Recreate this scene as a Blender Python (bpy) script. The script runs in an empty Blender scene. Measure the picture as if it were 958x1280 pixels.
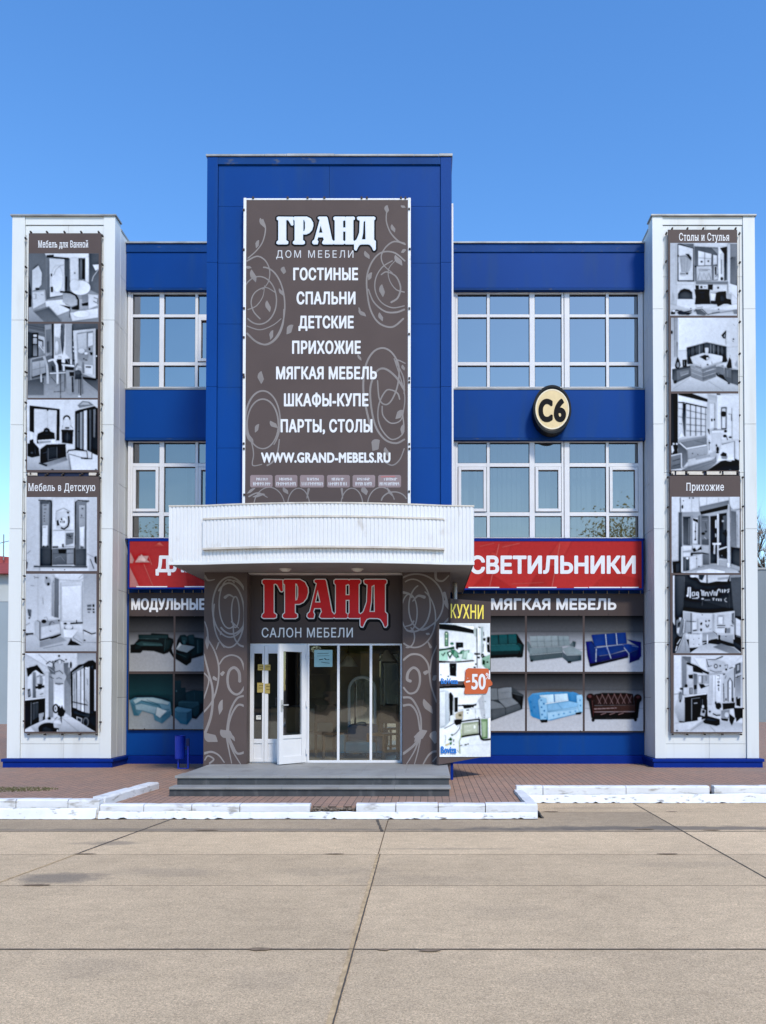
import bpy, bmesh, math, random
import numpy as np
from mathutils import Vector, Matrix
from mathutils.geometry import tessellate_polygon

R = math.radians
random.seed(7)
SC = bpy.context.scene
COL = SC.collection

# ------------------------------------------------------------------ camera
CAM_H, FPX, PITCH = 1.77, 1000.0, R(1.15)
VPX, PPY = 535.0, 840.0
cam_data = bpy.data.cameras.new('camera')
cam = bpy.data.objects.new('camera', cam_data)
COL.objects.link(cam)
cam.location = (0, 0, CAM_H)
cam.rotation_euler = (R(90) + PITCH, 0, 0)
cam_data.sensor_width = 36.0
cam_data.lens = FPX / 1280 * 36.0
cam_data.shift_x = (479 - VPX) / 1280
cam_data.shift_y = (PPY - 640) / 1280
cam_data.clip_start = 0.1
cam_data.clip_end = 2000
SC.camera = cam

# ------------------------------------------------------------------ sky, sun, exposure
SUN_EL, SUN_AZ = R(47), R(25)            # azimuth: to the right of straight behind the camera
world = bpy.data.worlds.new('World')
SC.world = world
world.use_nodes = True
wn = world.node_tree
bg = wn.nodes['Background']
sky = wn.nodes.new('ShaderNodeTexSky')
sky.sky_type = 'NISHITA'
sky.sun_disc = False
sky.sun_elevation = SUN_EL
sky.sun_rotation = math.pi - SUN_AZ
sky.altitude = 100
sky.air_density = 1.3
sky.dust_density = 0.3
sky.ozone_density = 3.5
hsv = wn.nodes.new('ShaderNodeHueSaturation')
hsv.inputs['Saturation'].default_value = 1.26
hsv.inputs['Hue'].default_value = 0.5065
hsv.inputs['Value'].default_value = 1.14
wn.links.new(sky.outputs[0], hsv.inputs['Color'])
wn.links.new(hsv.outputs[0], bg.inputs[0])
bg.inputs[1].default_value = 0.15
sun_data = bpy.data.lights.new('sun', 'SUN')
sun_data.energy = 2.3
sun_data.angle = R(9)
sun_data.color = (1.0, 0.90, 0.75)
sun = bpy.data.objects.new('sun', sun_data)
COL.objects.link(sun)
sdir = Vector((math.sin(SUN_AZ) * math.cos(SUN_EL), -math.cos(SUN_AZ) * math.cos(SUN_EL), math.sin(SUN_EL)))
sun.rotation_euler = sdir.to_track_quat('Z', 'Y').to_euler()
sun.location = sdir * 60
SC.view_settings.view_transform = 'Standard'
SC.view_settings.look = 'None'
SC.view_settings.exposure = 0.56
SC.view_settings.gamma = 1.0

# ------------------------------------------------------------------ where things stand
SP, CP = math.sin(PITCH), math.cos(PITCH)
def ray(px, py):
    u, v = (px - VPX) / FPX, (PPY - py) / FPX
    return Vector((u, CP - v * SP, SP + v * CP))
def P(px, py, D):
    """X, Z of the point seen at px,py on the upright plane Y = D."""
    d = ray(px, py); t = D / d.y
    return d.x * t, CAM_H + d.z * t
def XP(px, D, py=620): return P(px, py, D)[0]
def ZP(py, D, px=480): return P(px, py, D)[1]
def G(px, py, z=0.0):
    """X, Y on the level plane at height z."""
    d = ray(px, py); t = (z - CAM_H) / d.z
    return d.x * t, d.y * t

# ------------------------------------------------------------------ colour and materials
def lin(c):
    return c / 12.92 if c <= 0.04045 else ((c + 0.055) / 1.055) ** 2.4
def rgb(r, g, b): return (lin(r / 255), lin(g / 255), lin(b / 255), 1.0)
def hexc(s): return rgb(int(s[1:3], 16), int(s[3:5], 16), int(s[5:7], 16))
def gray(g):
    g = 100 * (g / 100) ** 1.26
    return rgb(min(255, 1 + g * 2.25), min(255, 7 + g * 2.27), min(255, 14 + g * 2.33))

MATS = {}
def mat(name, color, rough=0.6, spec=0.4, metal=0.0, var=0.0, vscale=(1, 1, 1), bump=0.0, bscale=40.0,
        dirt=None, dirt_scale=(3, 3, 3), dirt_lo=0.58, dirt_hi=0.75, dirt_amt=0.6, attr=None, coat=0.0):
    """Procedural surface: base colour, slow tone variation, an optional dirt mask and fine bump."""
    if name in MATS: return MATS[name]
    m = bpy.data.materials.new(name); m.use_nodes = True
    nt = m.node_tree; N = nt.nodes; L = nt.links
    b = N['Principled BSDF']
    b.inputs['Roughness'].default_value = rough
    b.inputs['Specular IOR Level'].default_value = spec
    b.inputs['Metallic'].default_value = metal
    b.inputs['Coat Weight'].default_value = coat
    tc = N.new('ShaderNodeTexCoord')
    def noise(scale3, sc, detail=5):
        mp = N.new('ShaderNodeMapping'); mp.inputs['Scale'].default_value = scale3
        L.new(tc.outputs['Object'], mp.inputs[0])
        n = N.new('ShaderNodeTexNoise'); n.inputs['Scale'].default_value = sc; n.inputs['Detail'].default_value = detail
        L.new(mp.outputs[0], n.inputs['Vector']); return n.outputs[0]
    if attr:
        a = N.new('ShaderNodeVertexColor'); a.layer_name = attr; cur = a.outputs[0]
    else:
        c = N.new('ShaderNodeRGB'); c.outputs[0].default_value = color; cur = c.outputs[0]
    if var:
        n = noise(vscale, 1.0)
        mr = N.new('ShaderNodeMapRange'); mr.inputs[1].default_value = 0.3; mr.inputs[2].default_value = 0.7
        mr.inputs[3].default_value = 1 - var; mr.inputs[4].default_value = 1 + var * 0.6
        L.new(n, mr.inputs[0])
        mx = N.new('ShaderNodeMix'); mx.data_type = 'RGBA'; mx.blend_type = 'MULTIPLY'; mx.inputs[0].default_value = 1
        L.new(cur, mx.inputs[6]); L.new(mr.outputs[0], mx.inputs[7]); cur = mx.outputs[2]
    if dirt:
        n = noise(dirt_scale, 1.0, 8)
        mr = N.new('ShaderNodeMapRange'); mr.inputs[1].default_value = dirt_lo; mr.inputs[2].default_value = dirt_hi
        mr.inputs[3].default_value = 0; mr.inputs[4].default_value = dirt_amt
        L.new(n, mr.inputs[0])
        mx = N.new('ShaderNodeMix'); mx.data_type = 'RGBA'
        L.new(mr.outputs[0], mx.inputs[0]); L.new(cur, mx.inputs[6]); mx.inputs[7].default_value = dirt; cur = mx.outputs[2]
    L.new(cur, b.inputs['Base Color'])
    if bump:
        n = noise((1, 1, 1), bscale, 3)
        bp = N.new('ShaderNodeBump'); bp.inputs['Strength'].default_value = bump; bp.inputs['Distance'].default_value = 0.01
        L.new(n, bp.inputs['Height']); L.new(bp.outputs[0], b.inputs['Normal'])
    MATS[name] = m
    return m

def glass_mat(name, refl, tint, gl=(0.85, 0.93, 1.0), wav=0.0):
    if name in MATS: return MATS[name]
    m = bpy.data.materials.new(name); m.use_nodes = True
    nt = m.node_tree; N = nt.nodes; L = nt.links
    N.remove(N['Principled BSDF'])
    tr = N.new('ShaderNodeBsdfTransparent'); tr.inputs[0].default_value = (*tint, 1)
    gs = N.new('ShaderNodeBsdfGlossy'); gs.inputs[0].default_value = (*gl, 1); gs.inputs[1].default_value = 0.015
    mx = N.new('ShaderNodeMixShader'); mx.inputs[0].default_value = refl
    if wav:
        tc = N.new('ShaderNodeTexCoord'); n = N.new('ShaderNodeTexNoise'); n.inputs['Scale'].default_value = 1.4
        n.inputs['Detail'].default_value = 1.5
        L.new(tc.outputs['Object'], n.inputs['Vector'])
        bp = N.new('ShaderNodeBump'); bp.inputs['Strength'].default_value = wav; bp.inputs['Distance'].default_value = 0.05
        L.new(n.outputs[0], bp.inputs['Height']); L.new(bp.outputs[0], gs.inputs['Normal'])
    L.new(tr.outputs[0], mx.inputs[1]); L.new(gs.outputs[0], mx.inputs[2])
    L.new(mx.outputs[0], N['Material Output'].inputs[0])
    MATS[name] = m
    return m

# ------------------------------------------------------------------ mesh building
class MB:
    def __init__(s): s.v = []; s.f = []; s.c = []; s.hasc = False
    def face(s, pts, col=None):
        i = len(s.v); s.v += [tuple(p) for p in pts]; s.f.append(tuple(range(i, i + len(pts))))
        if col is None: s.c += [(1, 1, 1, 1)] * len(pts)
        else:
            s.hasc = True
            s.c += list(col) if isinstance(col, list) else [col] * len(pts)
    def box(s, x0, x1, y0, y1, z0, z1):
        x0, x1 = min(x0, x1), max(x0, x1); y0, y1 = min(y0, y1), max(y0, y1); z0, z1 = min(z0, z1), max(z0, z1)
        s.hexa([(x0, y0, z0), (x1, y0, z0), (x1, y1, z0), (x0, y1, z0), (x0, y0, z1), (x1, y0, z1), (x1, y1, z1), (x0, y1, z1)])
        return s
    def hexa(s, p):
        i = len(s.v); s.v += [tuple(q) for q in p]; s.c += [(1, 1, 1, 1)] * 8
        for f in ((0, 3, 2, 1), (4, 5, 6, 7), (0, 1, 5, 4), (1, 2, 6, 5), (2, 3, 7, 6), (3, 0, 4, 7)):
            s.f.append(tuple(i + k for k in f))
    def tube(s, pts, rad, n=8, cap=True):
        pts = [Vector(p) for p in pts]
        rs = rad if isinstance(rad, (list, tuple)) else [rad] * len(pts)
        base = len(s.v); up = None
        for k, p in enumerate(pts):
            t = (pts[min(k + 1, len(pts) - 1)] - pts[max(k - 1, 0)]).normalized()
            a = t.orthogonal().normalized() if up is None else (up - t * up.dot(t)).normalized()
            up = a; b = t.cross(a)
            for j in range(n):
                w = 2 * math.pi * j / n
                s.v.append(tuple(p + (a * math.cos(w) + b * math.sin(w)) * rs[k])); s.c.append((1, 1, 1, 1))
        for k in range(len(pts) - 1):
            for j in range(n):
                a0 = base + k * n + j; a1 = base + k * n + (j + 1) % n
                s.f.append((a0, a1, a1 + n, a0 + n))
        if cap:
            s.f.append(tuple(base + j for j in reversed(range(n))))
            s.f.append(tuple(base + (len(pts) - 1) * n + j for j in range(n)))
        return s
    def lathe(s, cx, cy, prof, n=16):
        base = len(s.v)
        for r, z in prof:
            for j in range(n):
                w = 2 * math.pi * j / n
                s.v.append((cx + r * math.cos(w), cy + r * math.sin(w), z)); s.c.append((1, 1, 1, 1))
        for k in range(len(prof) - 1):
            for j in range(n):
                a0 = base + k * n + j; a1 = base + k * n + (j + 1) % n
                s.f.append((a0, a1, a1 + n, a0 + n))
        return s
    def build_each(s, name, material, parent=None, bevel=0.0):
        """One object per separate block (8 corners each)."""
        out = []
        for k in range(0, len(s.v), 8):
            q = MB(); q.hexa(s.v[k:k + 8]); out.append(q.build(name, material, parent, bevel=bevel))
        return out
    def build(s, name, material, parent=None, bevel=0.0, smooth=False, seg=2):
        off = Vector((0, 0, 0)); q = parent
        while q is not None: off += Vector(q.location); q = q.parent
        me = bpy.data.meshes.new(name)
        me.from_pydata([tuple(Vector(p) - off) for p in s.v], [], s.f)
        if s.hasc:
            ca = me.color_attributes.new('print', 'FLOAT_COLOR', 'POINT')
            ca.data.foreach_set('color', np.array(s.c, dtype=np.float32).ravel())
        if bevel:
            bm = bmesh.new(); bm.from_mesh(me)
            bmesh.ops.bevel(bm, geom=bm.edges[:] , offset=bevel, segments=seg, affect='EDGES', profile=0.6)
            bm.to_mesh(me); bm.free()
        if smooth:
            me.polygons.foreach_set('use_smooth', [True] * len(me.polygons))
        me.materials.append(material); me.update()
        o = bpy.data.objects.new(name, me); COL.objects.link(o)
        if parent is not None: o.parent = parent
        return o

def tag(o, label=None, cat=None, group=None, kind=None):
    if label: o['label'] = label
    if cat: o['category'] = cat
    if group: o['group'] = group
    if kind: o['kind'] = kind
    return o
def thing(name, loc, label, cat, group=None):
    o = bpy.data.objects.new(name, None); o.empty_display_size = 0.2; o.location = loc; COL.objects.link(o)
    return tag(o, label, cat, group)
def children(o): return [c for c in bpy.data.objects if c.parent == o]
def dup(root, loc, rotz=0.0, label=None, scale=None):
    r = root.copy(); COL.objects.link(r); r.location = loc; r.rotation_euler = (0, 0, rotz)
    if scale: r.scale = scale
    if label: r['label'] = label
    for ch in children(root):
        c = ch.copy(); COL.objects.link(c); c.parent = r
        for g in children(ch):
            d = g.copy(); COL.objects.link(d); d.parent = c
    return r

# ------------------------------------------------------------------ flat shapes as clean meshes (lettering, scrollwork)
def sample_text(body, spacing=1.0):
    cu = bpy.data.curves.new('lettering_source', 'FONT'); cu.body = body; cu.space_character = spacing
    ob = bpy.data.objects.new('lettering_source', cu); COL.objects.link(ob)
    dg = bpy.context.evaluated_depsgraph_get()
    cv = ob.evaluated_get(dg).to_curve(dg)
    out = []
    for sp in cv.splines:
        pts = []
        if sp.type == 'BEZIER':
            n = len(sp.bezier_points)
            for i in range(n):
                a, b = sp.bezier_points[i], sp.bezier_points[(i + 1) % n]
                p0, p1, p2, p3 = a.co, a.handle_right, b.handle_left, b.co
                straight = (p1 - p0).cross(p3 - p0).length < 1e-5 and (p2 - p3).cross(p0 - p3).length < 1e-5
                for k in range(1 if straight else 7):
                    t = k / (1 if straight else 7)
                    q = p0 * (1 - t) ** 3 + p1 * (3 * t * (1 - t) ** 2) + p2 * (3 * t * t * (1 - t)) + p3 * t ** 3
                    pts.append((q.x, q.y))
        else:
            pts = [(p.co.x, p.co.y) for p in sp.points]
        if len(pts) > 2: out.append(pts)
    ob.evaluated_get(dg).to_curve_clear()
    bpy.data.objects.remove(ob); bpy.data.curves.remove(cu)
    return out

class Field:
    """A distance field over a rectangle of picture space; below zero is ink."""
    def __init__(s, x0, y0, x1, y1, step):
        s.x0, s.y0, s.step = x0, y0, step
        s.nx, s.ny = int((x1 - x0) / step) + 2, int((y1 - y0) / step) + 2
        s.F = np.full((s.ny, s.nx), 1e3, dtype=np.float64)
    def sub(s, xa, ya, xb, yb):
        i0 = max(0, int((xa - s.x0) / s.step) - 1); i1 = min(s.nx, int((xb - s.x0) / s.step) + 3)
        j0 = max(0, int((ya - s.y0) / s.step) - 1); j1 = min(s.ny, int((yb - s.y0) / s.step) + 3)
        if i1 <= i0 or j1 <= j0: return None
        X, Y = np.meshgrid(s.x0 + np.arange(i0, i1) * s.step, s.y0 + np.arange(j0, j1) * s.step)
        return i0, i1, j0, j1, X, Y
    def contours(s, cs, off=0.0):
        allp = np.array([p for c in cs for p in c])
        pad = off + s.step * 2
        r = s.sub(allp[:, 0].min() - pad, allp[:, 1].min() - pad, allp[:, 0].max() + pad, allp[:, 1].max() + pad)
        if r is None: return
        i0, i1, j0, j1, X, Y = r
        d2 = np.full(X.shape, 1e9); wn_ = np.zeros(X.shape, int)
        for c in cs:
            n = len(c)
            for k in range(n):
                ax, ay = c[k]; bx, by = c[(k + 1) % n]
                ex, ey = bx - ax, by - ay; l2 = ex * ex + ey * ey
                if l2 < 1e-12: continue
                t = np.clip(((X - ax) * ex + (Y - ay) * ey) / l2, 0, 1)
                d2 = np.minimum(d2, (X - ax - t * ex) ** 2 + (Y - ay - t * ey) ** 2)
                left = ex * (Y - ay) - (X - ax) * ey
                wn_ += ((ay <= Y) & (by > Y) & (left > 0)).astype(int) - ((ay > Y) & (by <= Y) & (left < 0)).astype(int)
        d = np.sqrt(d2)
        sd = np.where(wn_ != 0, -d, d) - off
        s.F[j0:j1, i0:i1] = np.minimum(s.F[j0:j1, i0:i1], sd)
    def stroke(s, pts, w0, w1=None):
        w1 = w0 if w1 is None else w1
        n = len(pts) - 1
        for k in range(n):
            (ax, ay), (bx, by) = pts[k], pts[k + 1]
            ra, rb = (w0 + (w1 - w0) * k / n) / 2, (w0 + (w1 - w0) * (k + 1) / n) / 2
            m = max(ra, rb) + s.step * 2
            r = s.sub(min(ax, bx) - m, min(ay, by) - m, max(ax, bx) + m, max(ay, by) + m)
            if r is None: continue
            i0, i1, j0, j1, X, Y = r
            ex, ey = bx - ax, by - ay; l2 = ex * ex + ey * ey + 1e-12
            t = np.clip(((X - ax) * ex + (Y - ay) * ey) / l2, 0, 1)
            d = np.sqrt((X - ax - t * ex) ** 2 + (Y - ay - t * ey) ** 2) - (ra + (rb - ra) * t)
            s.F[j0:j1, i0:i1] = np.minimum(s.F[j0:j1, i0:i1], d)
    def polys(s):
        F, st = s.F, s.step
        F = np.where(np.abs(F) < 1e-6, 1e-6, F)
        ins = F < 0
        n4 = ins[:-1, :-1].astype(int) + ins[:-1, 1:] + ins[1:, :-1] + ins[1:, 1:]
        out = []
        for j in range(s.ny - 1):
            row = n4[j]
            if not row.any(): continue
            i = 0
            y0, y1 = s.y0 + j * st, s.y0 + (j + 1) * st
            nz = np.nonzero(row)[0]; k = 0
            while k < len(nz):
                i = nz[k]
                if row[i] == 4:
                    e = i
                    while e + 1 < s.nx - 1 and row[e + 1] == 4: e += 1
                    xa, xb = s.x0 + i * st, s.x0 + (e + 1) * st
                    out.append([(xa, y0), (xb, y0), (xb, y1), (xa, y1)])
                    while k < len(nz) and nz[k] <= e: k += 1
                else:
                    cs = [(i, j), (i + 1, j), (i + 1, j + 1), (i, j + 1)]; pl = []
                    for q in range(4):
                        (ia, ja), (ib, jb) = cs[q], cs[(q + 1) % 4]
                        fa, fb = F[ja, ia], F[jb, ib]
                        if fa < 0: pl.append((s.x0 + ia * st, s.y0 + ja * st))
                        if (fa < 0) != (fb < 0):
                            t = fa / (fa - fb)
                            pl.append((s.x0 + (ia + (ib - ia) * t) * st, s.y0 + (ja + (jb - ja) * t) * st))
                    if len(pl) > 2: out.append(pl)
                    k += 1
        return out

CAPH = None
def text_contours(body, x0, x1, ytop, ybase, spacing=1.0):
    """Outlines of a line of writing fitted to x0..x1 and ytop..ybase (cap height), in picture space."""
    global CAPH
    if CAPH is None:
        h = sample_text('Н'); CAPH = max(p[1] for c in h for p in c)
    cs = sample_text(body, spacing)
    xs = [p[0] for c in cs for p in c]; a, b = min(xs), max(xs)
    sx, sy = (x1 - x0) / (b - a), (ybase - ytop) / CAPH
    return [[(x0 + (x - a) * sx, ybase - y * sy) for x, y in c] for c in cs]
def groups(cs):
    """Split outlines into letters by horizontal overlap."""
    bb = sorted(((min(p[0] for p in c), max(p[0] for p in c), c) for c in cs), key=lambda t: t[0])
    out, cur, hi = [], [], None
    for a, b, c in bb:
        if cur and a > hi: out.append(cur); cur = []; hi = None
        cur.append(c); hi = b if hi is None else max(hi, b)
    if cur: out.append(cur)
    return out
def field_of(cs, off, step, shift=(0, 0)):
    cs = [[(x + shift[0], y + shift[1]) for x, y in c] for c in cs]
    xs = [p[0] for c in cs for p in c]; ys = [p[1] for c in cs for p in c]
    pad = off + step * 3
    f = Field(min(xs) - pad, min(ys) - pad, max(xs) + pad, max(ys) + pad, step)
    for g in groups(cs): f.contours(g, off)
    return f

def add_serifs(f, cs, reach, thick):
    """Short feet and heads on the upright strokes of each letter."""
    for g in groups(cs):
        ys = [p[1] for c in g for p in c]; xs = [p[0] for c in g for p in c]
        for y, probe in ((max(ys), max(ys) - 0.5), (min(ys), min(ys) + 0.5)):
            j = int(round((probe - f.y0) / f.step)); 
            if not 0 <= j < f.ny: continue
            i0, i1 = max(0, int((min(xs) - f.x0) / f.step) - 2), min(f.nx - 1, int((max(xs) - f.x0) / f.step) + 2)
            row = f.F[j, i0:i1] < 0; k = 0
            while k < len(row):
                if row[k]:
                    e = k
                    while e + 1 < len(row) and row[e + 1]: e += 1
                    if (e - k) * f.step < 2.4:
                        yy = y - thick / 2 if y == max(ys) else y + thick / 2
                        f.stroke([(f.x0 + (i0 + k) * f.step - reach + thick / 2, yy), (f.x0 + (i0 + e) * f.step + reach - thick / 2, yy)], thick)
                    k = e
                k += 1
    return f

class Plane:
    """An upright plane through (X,Y) with direction (dx,dy); maps picture points onto it."""
    def __init__(s, x, y, dx=1.0, dy=0.0):
        s.p = Vector((x, y)); l = math.hypot(dx, dy); s.d = Vector((dx / l, dy / l)); s.n = Vector((s.d.y, -s.d.x))
    def at(s, px, py, out=0.0):
        r = ray(px, py)
        den = r.x * s.n.x + r.y * s.n.y
        t = (s.p.x * s.n.x + s.p.y * s.n.y + 0.0) / den
        return (r.x * t + s.n.x * out, r.y * t + s.n.y * out, CAM_H + r.z * t)
def FP(D): return Plane(0, D)          # facade-parallel plane; n = (0,-1): towards the street

def field_part(name, f, plane, out, material, parent):
    mb = MB()
    for pl in f.polys(): mb.face([plane.at(x, y, out) for x, y in reversed(pl)])
    return mb.build(name, material, parent)
def write(name, body, x0, x1, ytop, ybase, plane, out, material, parent, bold=0.0, step=0.3, spacing=1.0):
    cs = text_contours(body, x0, x1, ytop, ybase, spacing)
    return field_part(name, field_of(cs, bold, step), plane, out, material, parent)

def smooth_path(pts, n=8, closed=False):
    """Catmull-Rom through the points."""
    out = []; m = len(pts)
    rng = range(m) if closed else range(m - 1)
    for i in rng:
        if closed: p0, p1, p2, p3 = pts[i - 1], pts[i], pts[(i + 1) % m], pts[(i + 2) % m]
        else: p0, p1, p2, p3 = pts[max(i - 1, 0)], pts[i], pts[i + 1], pts[min(i + 2, m - 1)]
        for k in range(n):
            t = k / n; t2 = t * t; t3 = t2 * t
            out.append(tuple(0.5 * (2 * p1[q] + (p2[q] - p0[q]) * t + (2 * p0[q] - 5 * p1[q] + 4 * p2[q] - p3[q]) * t2 + (3 * p1[q] - p0[q] - 3 * p2[q] + p3[q]) * t3) for q in (0, 1)))
    out.append(pts[0] if closed else pts[-1])
    return out

# printed pictures: flat coloured patches laid one over another on the sheet
def colour(tok): return hexc(tok) if tok[0] == '#' else gray(float(tok))
def blur(A, r):
    """Soft blur of a 2-D array (three box passes)."""
    r = max(1, int(r))
    for _ in range(3):
        for ax in (0, 1):
            B = np.pad(A, [(r + 1, r) if k == ax else (0, 0) for k in (0, 1)], mode='edge').cumsum(axis=ax)
            A = (np.take(B, range(2 * r + 1, B.shape[ax]), ax) - np.take(B, range(0, B.shape[ax] - 2 * r - 1), ax)) / (2 * r + 1)
    return A
def picture(name, spec, ox, oy, s, plane, out, material, parent, clip=None, cell=0.5, soft=0.42, grain=0.03):
    """A printed picture: the patches are laid on a fine sheet of printed dots, each with its own uneven tone and soft edge."""
    x0, y0, x1, y1 = clip
    ss = 2; nx, ny = int(round((x1 - x0) / cell)), int(round((y1 - y0) / cell))
    hx, hy = (x1 - x0) / (nx * ss), (y1 - y0) / (ny * ss)
    W, H = nx * ss + ss, ny * ss + ss
    XX, YY = np.meshgrid(x0 + (np.arange(W) - 0.5) * hx, y0 + (np.arange(H) - 0.5) * hy)
    I = np.zeros((H, W, 3)); cov = np.zeros((H, W)); prnd = random.Random(len(spec)); rs = np.random.RandomState(len(spec)); first = [True]
    pxs = 1.0 / hx
    def emit(pts, c0, c1=None, axis=1):
        q = [(ox + x / s, oy + y / s) for x, y in pts]
        xs = [p[0] for p in q]; ys = [p[1] for p in q]
        pad = 3.2
        i0, i1 = max(0, int((min(xs) - pad - x0) / hx)), min(W, int((max(xs) + pad - x0) / hx) + 2)
        j0, j1 = max(0, int((min(ys) - pad - y0) / hy)), min(H, int((max(ys) + pad - y0) / hy) + 2)
        if i1 <= i0 or j1 <= j0: return
        X, Y = XX[j0:j1, i0:i1], YY[j0:j1, i0:i1]
        ins = np.zeros(X.shape, bool)
        for k in range(len(q)):
            (ax, ay), (bx, by) = q[k - 1], q[k]
            if ay == by: continue
            c = ((ay > Y) != (by > Y)); ins ^= c & (X < (bx - ax) * (Y - ay) / (by - ay) + ax)
        m = ins.astype(float); area = m.sum() / pxs / pxs
        if not ins.any(): return
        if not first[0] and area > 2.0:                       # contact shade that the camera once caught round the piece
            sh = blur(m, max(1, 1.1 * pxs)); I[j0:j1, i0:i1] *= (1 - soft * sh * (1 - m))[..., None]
        lo, hi = (min(ys), max(ys)) if axis == 1 else (min(xs), max(xs))
        if c1 is None:
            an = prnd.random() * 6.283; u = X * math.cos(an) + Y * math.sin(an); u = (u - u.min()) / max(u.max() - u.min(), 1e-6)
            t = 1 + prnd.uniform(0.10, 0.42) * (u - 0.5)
            if area > 30:
                n = blur(rs.rand(*X.shape), 2.2 * pxs); n = (n - n.mean()) / (n.std() + 1e-6); t = t * (1 + 0.022 * n)
            elif area > 5:
                t = t * (1 + 0.09 * (blur(rs.rand(*X.shape), 1) - 0.5) * 2)
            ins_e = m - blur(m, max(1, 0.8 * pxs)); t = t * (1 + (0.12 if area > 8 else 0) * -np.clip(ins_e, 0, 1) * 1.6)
            col = np.array(c0[:3])[None, None, :] * t[..., None]
        else:
            w = np.clip(((Y if axis == 1 else X) - lo) / max(hi - lo, 1e-6), 0, 1)
            col = np.array(c0[:3]) * (1 - w[..., None]) + np.array(c1[:3]) * w[..., None]
        al = blur(m, 1) if not first[0] else m
        I[j0:j1, i0:i1] = I[j0:j1, i0:i1] * (1 - al[..., None]) + col * al[..., None]
        cov[j0:j1, i0:i1] = np.maximum(cov[j0:j1, i0:i1], m); first[0] = False
    for line in spec.strip().split('\n'):
        for cmd in line.split(';'):
            w = cmd.split()
            if not w: continue
            axis = 1; ct = w[1]
            if '>' in ct: a, b = ct.split('>'); c0, c1 = colour(a), colour(b)
            elif ')' in ct: a, b = ct.split(')'); c0, c1 = colour(a), colour(b); axis = 0
            else: c0, c1 = colour(ct), None
            if w[0] == 'p': emit([tuple(map(float, t.split(','))) for t in w[2:]], c0, c1, axis)
            elif w[0] == 'r':
                xa, ya, xb, yb = map(float, w[2].split(',')); emit([(xa, ya), (xb, ya), (xb, yb), (xa, yb)], c0, c1, axis)
            elif w[0] == 'e':
                cx, cy, rx, ry = map(float, w[2].split(','))
                emit([(cx + rx * math.cos(k * math.pi / 12), cy + ry * math.sin(k * math.pi / 12)) for k in range(24)], c0, c1, axis)
            elif w[0] == 'l':
                wd = float(w[2]); pts = [tuple(map(float, t.split(','))) for t in w[3:]]; L_, R_ = [], []
                for k, p in enumerate(pts):
                    a, b = pts[max(k - 1, 0)], pts[min(k + 1, len(pts) - 1)]
                    tx, ty = b[0] - a[0], b[1] - a[1]; l = math.hypot(tx, ty) or 1
                    nx_, ny_ = -ty / l * wd / 2, tx / l * wd / 2
                    L_.append((p[0] + nx_, p[1] + ny_)); R_.append((p[0] - nx_, p[1] - ny_))
                emit(L_ + R_[::-1], c0, c1, axis)
    J = (I[::2, ::2] + I[1::2, ::2] + I[::2, 1::2] + I[1::2, 1::2]) / 4; C = cov[::2, ::2]
    J = 0.75 * J + 0.25 * np.stack([blur(J[..., k], 1) for k in range(3)], -1)
    wide = np.stack([blur(J[..., k], 3 / cell) for k in range(3)], -1); J = J + 0.24 * (J - wide)
    g = rs.randn(*J.shape[:2]); g = 0.6 * g + 1.2 * (blur(g, 1)); J = np.clip(J * (1 + grain * g)[..., None], 0.002, 0.95)
    ny1, nx1 = J.shape[:2]
    ids = np.arange(ny1 * nx1).reshape(ny1, nx1)
    ok = (C[:-1, :-1] > 0) & (C[1:, :-1] > 0) & (C[:-1, 1:] > 0) & (C[1:, 1:] > 0)
    mb = MB(); mb.hasc = True
    for jj in range(ny1):
        for ii in range(nx1): mb.v.append(plane.at(x0 + ii * hx * ss, y0 + jj * hy * ss, out))
    mb.c = [(*c, 1.0) for c in J.reshape(-1, 3).tolist()]
    jj, ii = np.nonzero(ok)
    mb.f = list(zip(ids[jj, ii].tolist(), ids[jj + 1, ii].tolist(), ids[jj + 1, ii + 1].tolist(), ids[jj, ii + 1].tolist()))
    return mb.build(name, material, parent)
def clip_poly(q, c):
    x0, y0, x1, y1 = c
    for ax, v, sgn in ((0, x0, 1), (0, x1, -1), (1, y0, 1), (1, y1, -1)):
        o = []
        for i in range(len(q)):
            a, b = q[i - 1], q[i]
            ia, ib = (a[ax] - v) * sgn >= 0, (b[ax] - v) * sgn >= 0
            if ia != ib:
                t = (v - a[ax]) / (b[ax] - a[ax]); o.append((a[0] + (b[0] - a[0]) * t, a[1] + (b[1] - a[1]) * t))
            if ib: o.append(b)
        q = o
        if not q: break
    return q
# ------------------------------------------------------------------ depths of the main planes (metres in front of the camera)
D_TOW, D_BAND, D_WIN, D_WALL = 16.4, 17.0, 17.13, 17.2
D_ENT, D_DOOR = 14.1, 14.4
Z_WALK, Z_PLAT = 0.15, 0.43

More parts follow.
